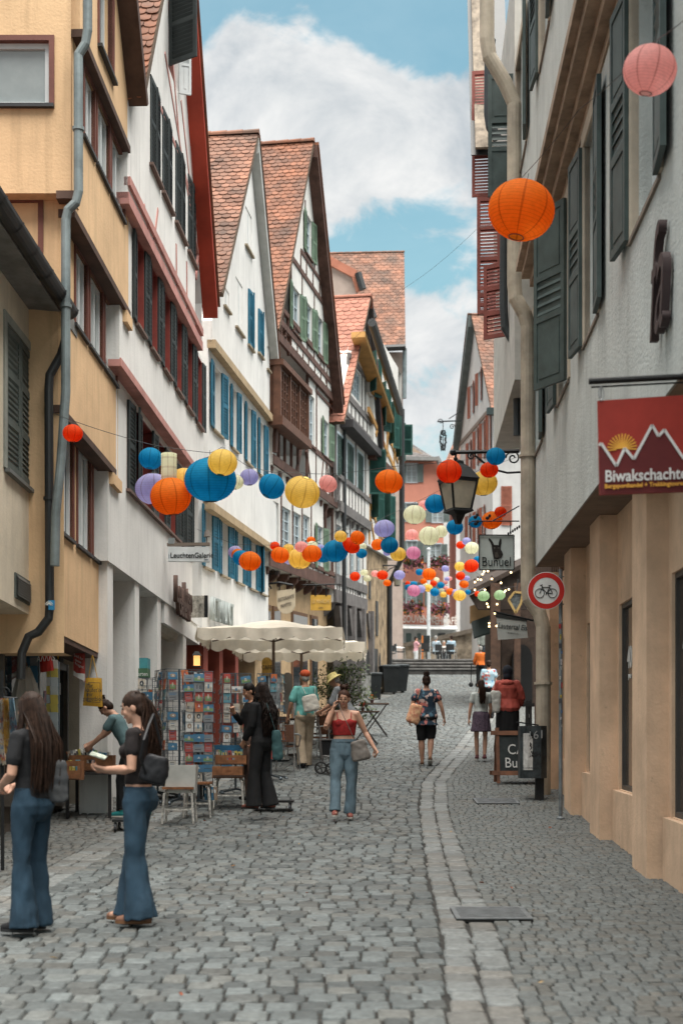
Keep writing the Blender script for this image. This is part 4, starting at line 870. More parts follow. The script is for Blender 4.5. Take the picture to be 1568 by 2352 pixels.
    for i, (x0, x1, y) in enumerate(((925, 971, 1297), (978, 1030, 1298), (924, 972, 1400), (979, 1031, 1405), (893, 916, 1400))):
        c = PP((x0+x1)/2, y, .45); t = thing('flower_box', lab[i], 'flower box', c, 'flower boxes on the salmon house'); hw = (x1-x0)/2/FPX*Y
        m = MB(); m.box(c.x-hw*.9, c.y-.15, c.z-.12, c.x+hw*.9, c.y+.15, c.z+.14); m.build('planter', fb, t)
        fl = MB()
        for k in range(420):
            u, v, w = rng.uniform(-1, 1), rng.gauss(0, 1), rng.gauss(0, 1); pos = c+V((u*hw*.95, -.1+.17*v-.1, .10+.19*w-.15*(v > .4))); fl.use(pets[rng.choices([0, 1, 2, 3], [4, 2.2, .9, 5])[0]])
            r = rng.uniform(.05, .11); d1 = V((rng.gauss(0, 1), rng.gauss(0, 1), rng.gauss(0, 1))).normalized(); d2 = d1.cross(V((.3, .5, .7))).normalized(); fl.poly([pos+d1*r, pos+d2*r, pos-d1*r, pos-d2*r])
        fl.build('foliage', None, t, fix=False)  # blossoms together with their leaves, in one mesh
far_houses()
# ================================================================= right: grey house with ochre ground floor
def grey_house():
    F = Facade(1317, 18.95, 952, 1668, -1); root = thing('townhouse', 'big grey plastered house on the right with dark green panelled shutters over ochre pilasters', 'house', F.P(-4, 0, -1))
    gm = M('grey_plaster_rough', (.53, .545, .52), .95, var=.09, vs=1.1, streak=.34, spots=.16, bump=.5, bs=30); oc = M('ochre_pilaster', (.70, .49, .335), .85, var=.12, vs=1.6, streak=.16, spots=.45, bump=.25, bs=30)
    dg = M('slate_green_shutter', (.060, .082, .078), .55, var=.18, vs=3); wf = M('white_frame', (.62, .64, .64)); cs = M('beige_casing', (.50, .42, .33), .75, var=.12); sl = M('stone_sill_brown', (.22, .175, .14), .8, var=.2); cn = M('cornice_brown', (.36, .26, .185), .8, var=.22, vs=3)
    o1, o2 = .28, .50; sE, sN = F.s_(1257), F.s_(1317)-13.9
    J1 = F.st(1374, 1111, o1)[1]; J2 = F.st(1245, 425, o2)[1]; top = J2+5.2
    e1, e2 = F.s_(1229, o1), F.s_(1197, o2)
    mb = MB(); H1 = []; H2 = []
    th, ts = F.st(1335, 360, o1)[1], F.st(1335, 808, o1)[1]
    for i, (x0, x1) in enumerate(((1222, 1249), (1277, 1312), (1335, 1382), (1439, 1530))):
        a1, a0 = F.s_(x0, o1)-.1, F.s_(x1, o1)+.1; w = (a1-a0)/2
        H1.append(window(F, root, a0+.18, a1-.18, ts, th, o1, wf, 2, 3, 'curtain' if i > 1 else 'grey', rec=.17, sill=sl, casing=cs, cw=.17, sd=.035)); a0 += .16; a1 -= .16; w = .56
        if i == 1: shutter(F, root, a0, ts, th+.02, .62, o1+.02, 30, 1, dg, 'panel', .045); shutter(F, root, a1, ts, th, w, o1+.02, 4, 1, dg, 'panel', .045)
        elif i == 2: shutter(F, root, a0, ts, th, w, o1+.01, 3, -1, dg, 'panel', .045); shutter(F, root, a1, ts, th, w, o1+.01, 6, 1, dg, 'panel', .045)
        elif i == 3: shutter(F, root, a0, ts, th, w, o1+.01, 4, -1, dg, 'panel', .045); shutter(F, root, a1, ts, th, w, o1+.01, 5, 1, dg, 'panel', .045)
        else: shutter(F, root, a0, ts, th, w, o1+.01, 4, -1, dg, 'panel', .045); shutter(F, root, a1, ts, th, .5, o1+.01, 5, 1, dg, 'panel', .045)
    ts2 = F.st(1211, 314, o2)[1]
    for i, (x0, x1) in enumerate(((1184, 1211), (1238, 1265), (1310, 1370))):
        a1, a0 = F.s_(x0, o2)-.1, F.s_(x1, o2)+.1
        H2.append(window(F, root, a0+.1, a1-.1, ts2, ts2+1.95, o2, wf, 2, 3, 'grey', rec=.17, sill=sl, casing=cs, cw=.15, sd=.035)); w = .55
        if i == 0: shutter(F, root, a1, ts2, ts2+1.95, .40, o2+.02, 88, 1, dg, 'panel', .045)
        else: shutter(F, root, a1, ts2, ts2+1.95, w, o2+.01, 4, 1, dg, 'panel', .045)
        shutter(F, root, a0, ts2, ts2+1.95, w, o2+.01, 5 if i == 0 else 4, -1, dg, 'panel', .045)
    storey(F, mb, boxloop(sN, e1, J1, J2+.05), o1, H1, .02, 4); storey(F, mb, boxloop(sN, e2, J2, top), o2, H2, .4, 6); mb.build('wall', gm, root)
    for k, (t0, t1, p) in enumerate(((J2-.05, J2+.07, .10), (J2-.17, J2-.05, .02), (J2-.30, J2-.17, -.10), (J2-.42, J2-.3, -.20))):
        c = MB(); F.rect(c, sN, e2-.35+.1*(3-k)*.3, t0, t1, o1-.05, o2+p); c.build('cornice', cn, root)
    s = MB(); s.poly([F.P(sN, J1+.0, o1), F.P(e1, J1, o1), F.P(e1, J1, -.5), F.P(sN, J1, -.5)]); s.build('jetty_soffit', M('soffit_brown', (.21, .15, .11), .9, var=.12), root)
    # ochre ground floor
    w = MB(); b = F.s_(1317)-5.2; bays = [(22.35, 23.2), (19.3, 20.15), (16.3, 17.2), (13.0, 13.85), (9.75, 10.6), (6.5, 7.3), (3.4, 4.2)]
    sY = lambda Y: (Y-F.O.y)/F.u.y; zz = lambda Y: zg(Y)-F.sl*sY(Y)-.1
    for Y0, Y1 in bays:
        p = MB(); a0, a1 = sY(Y0), sY(Y1); p.prism([F.P(a0, zz(Y0), -.3), F.P(a1, zz(Y0), -.3), F.P(a1, J1-.004, -.3), F.P(a0, J1-.004, -.3)], F.n*.3); p.build('pilaster', oc, root)
    hl = []; tt, tb = F.st(1437, 1392, -.3)[1], F.st(1437, 1812, -.3)[1]
    for (a, b), (c, d) in zip(bays[1:], bays[:-1]):
        s0, s1 = sY(b)+.16, sY(c)-.16; k = (s0+s1)/2
        zb = tb+.08*(a-13)*.4
        hl.append(window(F, root, s0, s1, zb, tt, -.2, M('anthracite_frame', (.07, .065, .06), .5), 1, 1, 'brown', fw=.05, rec=.03))
        L = MB(); F.rect(L, s0-.13, s1+.13, zb-3, zb-.01, -.5, -.14); L.build('plinth', oc, root)
        c0 = F.P(s1-.42, lerp(zb, tt, .70), -.255); text_mb('40', .34, M('decal_white', (.66, .66, .64), .6), root, 'anniversary_decal', c0, -F.uz, (0, 0, 1), .002, bold=.006); text_mb('JAHRE', .07, MATS['decal_white'], root, 'anniversary_decal', c0+V((0, 0, -.2)), -F.uz, (0, 0, 1), .002)
    g = MB(); storey(F, g, boxloop(sY(3), sE, -1.5, J1-.002), -.2, hl, .1, .3); F.rect(g, sY(3), sE+.2, -1.5, J1-.01, -1.6, -.62); g.build('ground_wall', oc, root)
    c = MB(); a = F.s_(1412, .33); F.rect(c, a, a+.32, J1-.27, J1-.002, -.02, .335); c.build('corbel', M('corbel_stone', (.42, .40, .35), .9, var=.15, bump=.4), root)
    # wall lettering cut by the picture edge
    text_mb('fa', 1.15, M('letters_brown', (.055, .035, .035), .6), root, 'wall_lettering', F.P(F.s_(1512, o1), F.st(1540, 640, o1)[1], o1+.05), -F.uz, (0, 0, 1), .03, 'LEFT', shear=.35, bold=-.004, squeeze=.8)
    # big cream downpipe and two dark ones
    Yp = 21.7; p = MB(); path = [W(x, y, Yp) for x, y in ((1118, -60), (1118, 90), (1124, 130), (1160, 190), (1181, 240), (1181, 655), (1184, 685), (1205, 722), (1212, 750), (1212, 1345), (1215, 1375), (1238, 1408), (1247, 1440), (1247, 1700), (1247, 1845))]
    p.tube(path, .112, 14); pipe_clips(p, path, .115); p.build('downpipe', M('pipe_cream', (.45, .385, .30), .6, var=.22, vs=1.5, streak=.35), root)
    p = MB(); path = [W(x, y, 24.5) for x, y in ((1127, 90), (1123, 130), (1122, 260), (1126, 290), (1142, 318))]; p.tube(path, .085, 10); p.build('downpipe', M('pipe_dark', (.045, .05, .053), .5), root)
    p = MB(); path = [W(x, y, 23.9) for x, y in ((1157, 520), (1156, 700), (1159, 752), (1186, 800), (1188, 1000))]; p.tube(path, .07, 10); p.build('downpipe', MATS['pipe_dark'], root)
    return F, root, J1
FR, ROOT_R, JR = grey_house()
def brown_house():
    F = Facade(1262, 22.5, 952, 1668, -1); root = thing('timber_house', 'narrow brown timber house behind the cream downpipe with red louvred shutters standing open', 'house', F.P(3, 0, -1))
    wm = M('brown_boards', (.13, .08, .058), .85, var=.25, vs=5); rs = M('red_brown_shutter', (.23, .065, .05), .6, var=.18, vs=3); wl = M('pale_render', (.5, .48, .44), .9, var=.1)
    b = MB(); F.rect(b, .05, 6, 7.3, 14, -3, .55); b.build('upper_wall', wl, root)
    b = MB(); F.rect(b, .06, 6, -.5, 7.29, -3, -.26); b.build('wall', wm, root)
    for i in range(5): c = MB(); a = .2+i*.35; F.rect(c, a, a+.14, 2, 7.28, -.26, -.18); c.build('post', wm, root)
    for px, y0, y1, w, an in ((1131, 160, 450, .40, 84), (1152, 450, 664, .43, 84), (1141, 655, 720, .36, 84), (1164, 600, 772, .42, 60)):
        o = .55; a = F.s_(px, o); t1, t0 = F.st(px, y0, o)[1], F.st(px, y1, o)[1]; shutter(F, root, a, t0, t1, w, o, an, 1, rs, split=2)
    v = MB(); p0, p1 = F.st(1082, -90, .9), F.st(1094, 337, .9); F.poly(v, [(p0[0], p0[1]), (p1[0], p1[1]), (p1[0]+.12, p1[1]), (p0[0]+.12, p0[1])], .55, .92); v.build('verge_board', M('weathered_board', (.27, .22, .17), .85, var=.3, vs=5), root)
    v = MB(); F.poly(v, [(p0[0]+.13, p0[1]), (p1[0]+.13, p1[1]-.1), (p1[0]+.18, p1[1]-.1), (p0[0]+.18, p0[1])], .2, 1.0); v.build('roof_edge', MATS['gutter_black'], root)
    return F
FBR = brown_house()
def corner_house():
    Y0 = 76; F = Facade(1131, Y0, 476, 1700, -1); root = thing('gabled_house', 'white gabled corner house on the far right with red brown shutters and mossy tile roof', 'house', F.P(2, 0, -1))
    wm = M('pale_plaster', (.58, .565, .55), .9, var=.07, vs=.8, streak=.15); rs = M('terracotta_shutter', (.33, .115, .075), .65, var=.15); bg = M('barge_grey', (.12, .135, .13), .6, var=.15); wf = MATS['pale_blue_frame']; bd = M('brown_cornice', (.22, .17, .14), .8)
    sE = F.s_(1056); ap = F.st(1086, 740, 0); re = (0, F.st(1131, 940)[1]); le = (sE, F.st(1056, 1012)[1])
    ap = (lerp(0, sE, .52), ap[1]); mb = MB(); H = []
    for x0, x1, y0, y1, on in ((1088, 1080, 876, 950, 1), (1106, 1098, 845, 920, 1), (1082, 1076, 1010, 1080, 1), (1098, 1092, 983, 1070, 1), (1113, 1107, 965, 1055, 1), (1127, 1122, 945, 1035, 1), (1098, 1092, 1170, 1250, 1), (1113, 1107, 1160, 1245, 1), (1080, 1074, 1180, 1260, 1)):
        a0, t1 = F.st(x0, y0); t0 = F.st(x0, y1)[1]; a1 = F.s_(x1); a0, a1 = min(a0, a1), max(a0, a1)
        H.append(window(F, root, a0, a1, t0, t1, 0, wf, 2, 2, 'grey', rec=.1)); shutter(F, root, a0, t0, t1, .34, 0, 16, -1, rs); shutter(F, root, a1, t0, t1, .34, 0, 16, 1, rs)
    storey(F, mb, [(0, 2), (sE, 2), (sE, le[1]), ap, (0, re[1])], 0, H, .2, 4)
    # south wall towards the camera
    zt = F.P(0, re[1]).z; p = F.P(0, 0); mb.poly([(p.x, p.y-.01, 2), (p.x+9, p.y-.01, 2), (p.x+9, p.y-.01, zt), (p.x, p.y-.01, zt)]); mb.build('wall', wm, root)
    G = Facade(0, p.y-.01, 784, CY, 1); G.u = V((1, 0, 0)); G.n = V((0, -1, 0)); G.sl = 0; G.O = V((0, p.y-.01, 0))
    for x0, x1, y0, y1 in ((1149, 1174, 942, 1026), (1150, 1175, 1117, 1207)):
        a0, a1, t0, t1 = G.s_(x0), G.s_(x1), G.st(x0, y1)[1], G.st(x0, y0)[1]; shutter(G, root, a0, t0, t1, a1-a0, .02, 2, 1, rs)
    b = MB(); k = F.st(1056, 1021)[1]; F.rect(b, -.1, sE, k-.12, k+.1, -.05, .07); b.build('string_course', bd, root)
    v = MB(); d = V((le[0]+.25-ap[0], le[1]-.3-ap[1], 0)); F.poly(v, [(ap[0], ap[1]+.25), (ap[0]+d.x, ap[1]+d.y), (ap[0]+d.x, ap[1]+d.y-.3), (ap[0], ap[1]-.4)], .01, .38); v.build('verge_board', bg, root)
    lo = (-.6, re[1]-.1)
    tiles('roof', root, F.P(ap[0], ap[1]+.3, .2), F.P(ap[0], ap[1]+.3, -12), F.P(lo[0], lo[1], .2), F.P(lo[0], lo[1], -12), TILE2, .36, .29, seed=71)
    far = F.P(ap[0]+d.x, ap[1]+d.y+.05, .4); v = MB(); v.prism([F.P(ap[0], ap[1]+.32, .42), far, F.P(ap[0]+d.x, ap[1]+d.y+.05, -9), F.P(ap[0], ap[1]+.32, -9)], (0, 0, .06)); v.build('roof_far_slope', TILE2, root)
    g = MB(); q = F.P(lo[0], lo[1], .35); g.box(q.x-.1, q.y-.25, q.z-.35, q.x+9, q.y+.1, q.z); g.build('gutter', M('gutter_green_black', (.03, .045, .045), .5), root)
    # orange roof of the house behind
    h = thing('roofed_house', 'low house with a bright orange tile roof behind the white corner house', 'house', W(1040, 1200, 110))
    tiles('roof', h, W(1046, 1004, 116), W(1100, 1004, 116), W(1000, 1112, 110), W(1085, 1112, 110), TILE, .42, .38, seed=81)
    b = MB(); a = W(1006, 1110, 110.5); b.box(a.x, 110.5, 5, a.x+8, 116, a.z-.1); b.build('wall', wm, h)
    return F
FCH = corner_house()
def pub():
    Y = 44; root = thing('pub_porch', 'dark timber pub front with a sloping porch roof hung with light bulbs', 'pub', W(1150, 1560, Y))
    dk = M('pub_dark_wood', (.05, .035, .028), .8, var=.3, vs=4); md = M('pub_brown_wood', (.09, .05, .033), .75, var=.25, vs=4); oc = M('pub_ochre', (.38, .23, .11), .85, var=.12)
    z0 = zg(Y)
    b = MB(); a = W(1133, 1560, 50); b.box(a.x, 50, 2.5, a.x+9, 53, 8.2); b.build('wall', M('pub_stone_brown', (.075, .05, .038), .9, var=.3, vs=2, bump=.4), root)
    b = MB(); a = W(1080, 1430, 49.5); c = W(1134, 1380, 49.5); b.prism([W(1080, 1392, 49.6), W(1136, 1374, 49.6), W(1136, 1412, 49.6), W(1080, 1432, 49.6)], (0, .3, 0)); b.build('ochre_panel', oc, root)
    b = MB(); b.prism([W(1082, 1432, 49.4), W(1138, 1412, 49.4), W(1138, 1452, 48), W(1088, 1468, 48)], (0, 0, .06)); b.build('awning', M('awning_black_green', (.018, .028, .026), .7), root)
    b = MB(); b.prism([W(1075, 1368, 45), W(1210, 1300, 45), W(1210, 1285, 51), W(1075, 1345, 51)], (0, 0, .15)); b.build('porch_roof', dk, root)
    b = MB(); b.prism([W(1078, 1368, 45.2), W(1210, 1305, 45.2), W(1210, 1400, 45.2), W(1098, 1400, 45.2)], (0, .15, 0)); b.build('porch_gable', dk, root)
    for px, w, yb in ((1133, .2, 1560), (1143, .14, 1562), (1187, .2, 1575)):
        p = MB(); q = W(px, 1340, 45); p.box(q.x-w/2, 45-w/2, 2.6, q.x+w/2, 45+w/2, q.z); p.build('post', md, root)
    b = MB(); q0, q1 = W(1176, 1578, 46.5), W(1222, 1480, 46.5); m = (q0.x+q1.x)/2; zb = 2.7; n = 9
    pts = [(q0.x, 46.5, zb), (q1.x, 46.5, zb)]+[(m+(q1.x-m)*math.cos(R(t)), 46.5, q1.z-.5+.5*math.sin(R(t))) for t in range(0, 181, 20)]; b.prism(pts, (0, .2, 0)); b.build('arch_door', M('arch_black', (.012, .012, .012), .9), root)
    b = MB(); a = W(1150, 1600, 47); b.box(a.x, 46.75, 2.4, a.x+6, 49, W(1150, 1465, 47).z); b.build('front_wall', MATS['pub_stone_brown'], root)
    lamp = emit('bulb_warm', (1, .72, .36), 1.6)
    pos = [(1111, 1313), (1120, 1312), (1108, 1319), (1097, 1331), (1104, 1332), (1090, 1337), (1129, 1330), (1150, 1339), (1113, 1355), (1090, 1355), (1118, 1387), (1121, 1394), (1141, 1388), (1123, 1432), (1123, 1439), (1140, 1438), (1160, 1357), (1168, 1354), (1158, 1360), (1173, 1315), (1136, 1409)]
    for i, (x, y) in enumerate(pos):
        q = W(x, y, 44.4); t = thing('light_bulb', 'small glowing warm bulb on the dark pub porch', 'light bulb', q, 'bulbs strung on the pub porch')
        b = MB(); b.ball(q, .030, n=8, m=6); b.build('bulb', lamp, t, True); b = MB(); b.lathe([(.02, .04), (.02, .11)], 6, q); b.build('socket', dk, t)
    # balcony lantern, hanging frame sign, ice cream banner
    t = thing('lozenge_sign', 'yellow edged lozenge shaped sign hanging at the pub front', 'sign', W(1180, 1385, 40)); b = MB(); q = [W(1167, 1378, 40), W(1181, 1360, 40), W(1200, 1362, 40), W(1196, 1385, 40), W(1184, 1408, 40)]
    for a, c in zip(q, q[1:]+q[:1]): b.bar(a, c, .06)
    b.build('frame', M('sign_yellow', (.38, .25, .09), .6), t); b = MB(); b.prism(q, (0, .04, 0)); b.build('panel', M('sign_greyblack', (.09, .10, .10), .6, var=.5, vs=9), t); b = MB(); b.bar(W(1185, 1362, 40), W(1190, 1330, 40), .03); b.build('rod', MATS['gutter_black'], t)
pub()
# ================================================================= paper lanterns
LC = {'O': ('orange', (.95, .30, .03)), 'R': ('red orange', (.88, .12, .02)), 'B': ('blue', (.016, .36, .60)), 'Y': ('yellow', (.95, .72, .24)), 'L': ('lavender', (.54, .53, .78)), 'P': ('pink', (.95, .55, .52)), 'M': ('rose pink', (.80, .42, .58)), 'W': ('cream', (.88, .88, .70)), 'G': ('pale green', (.55, .70, .48))}
def lantern_mat(k):
    n, c = LC[k]; key = 'lantern_paper_'+n.replace(' ', '_')
    if key in MATS: return MATS[key]
    m = M(key, c, .75, var=.06, vs=6, trans=.74)
    nt = m.node_tree; N = nt.nodes; L = nt.links; b = N['Principled BSDF']; t = [x for x in N if x.type == 'BSDF_TRANSLUCENT'][0]
    src = b.inputs['Base Color'].links[0].from_socket; tc = N.new('ShaderNodeTexCoord'); sp = N.new('ShaderNodeSeparateXYZ'); L.new(tc.outputs['Object'], sp.inputs[0])
    def mt(op, a, b_=None):
        x = N.new('ShaderNodeMath'); x.operation = op
        for i, y in enumerate((a, b_)):
            if y is None: continue
            if isinstance(y, float): x.inputs[i].default_value = y
            else: L.new(y, x.inputs[i])
        return x.outputs[0]
    # overlapping glued paper strips: eight doubled seams down the shade
    an = mt('ARCTAN2', sp.outputs[1], sp.outputs[0]); f = mt('FRACT', mt('MULTIPLY', an, 8/(2*math.pi)))
    d = mt('ABSOLUTE', mt('SUBTRACT', f, .5)); seam = mt('GREATER_THAN', d, .455)
    x = N.new('ShaderNodeMix'); x.data_type = 'RGBA'; x.blend_type = 'MULTIPLY'; L.new(mt('MULTIPLY', seam, .8), x.inputs[0]); L.new(src, x.inputs[6]); x.inputs[7].default_value = (.62, .52, .5, 1)
    rb = mt('GREATER_THAN', mt('FRACT', mt('MULTIPLY', mt('ARCSINE', mt('MULTIPLY', sp.outputs[2], 1.0)), 9.0)), .80)
    y = N.new('ShaderNodeMix'); y.data_type = 'RGBA'; y.blend_type = 'MULTIPLY'; L.new(mt('MULTIPLY', rb, .5), y.inputs[0]); L.new(x.outputs[2], y.inputs[6]); y.inputs[7].default_value = (.7, .64, .62, 1)
    L.new(y.outputs[2], b.inputs['Base Color']); L.new(y.outputs[2], t.inputs['Color'])
    return m
def unit_lantern(seg=32, ribs=20):
    prof = []; n = ribs*2
    for i in range(n+1):
        a = R(-77)+R(154)*i/n; r = 1-.012*(i % 2 == 0)*1.0
        prof.append((math.cos(a)*r, math.sin(a)*.94*r))
    m = MB(); m.lathe(prof, seg, cap=False); return m
LM = {k: None for k in LC}
WIRE = M('thin_wire', (.06, .06, .06), .5, .5, var=0)
rngS = random.Random(31)
def lantern(k, px, py, r, Y, label, group=None, sy=1.0, rot=0.0, tilt=(0, 0)):
    if LM[k] is None:
        t = bpy.data.objects.new('paper_lantern', None); COL.objects.link(t)
        s = unit_lantern().build('paper_shade', lantern_mat(k), t, True, False)
        for z in (-1, 1):
            b = MB(); q = [(math.cos(R(a))*.225, math.sin(R(a))*.225, z*.915) for a in range(0, 361, 20)]; b.tube(q, .016, 5, cap=False); b.build('ring', WIRE, t)
        b = MB(); b.tube([(-.225, 0, .9), (0, 0, 1.0), (.225, 0, .9)], .012, 5); b.tube([(0, 0, 1.0), (0, 0, 1.25)], .010, 5); b.build('hanger', WIRE, t)
        LM[k] = t; o = t
    else: o = copy_tree(LM[k])
    c = W(px, py, Y); R_ = r/FPX*Y; o.location = c; o.scale = (R_*rngS.uniform(.97, 1.03), R_*rngS.uniform(.97, 1.03), R_*sy); o.rotation_euler = (R(tilt[0]), R(tilt[1]), R(rot))
    if 'group' in o: del o['group']
    return tag(o, label, 'lantern', group)
S1 = 'lanterns strung across the street'
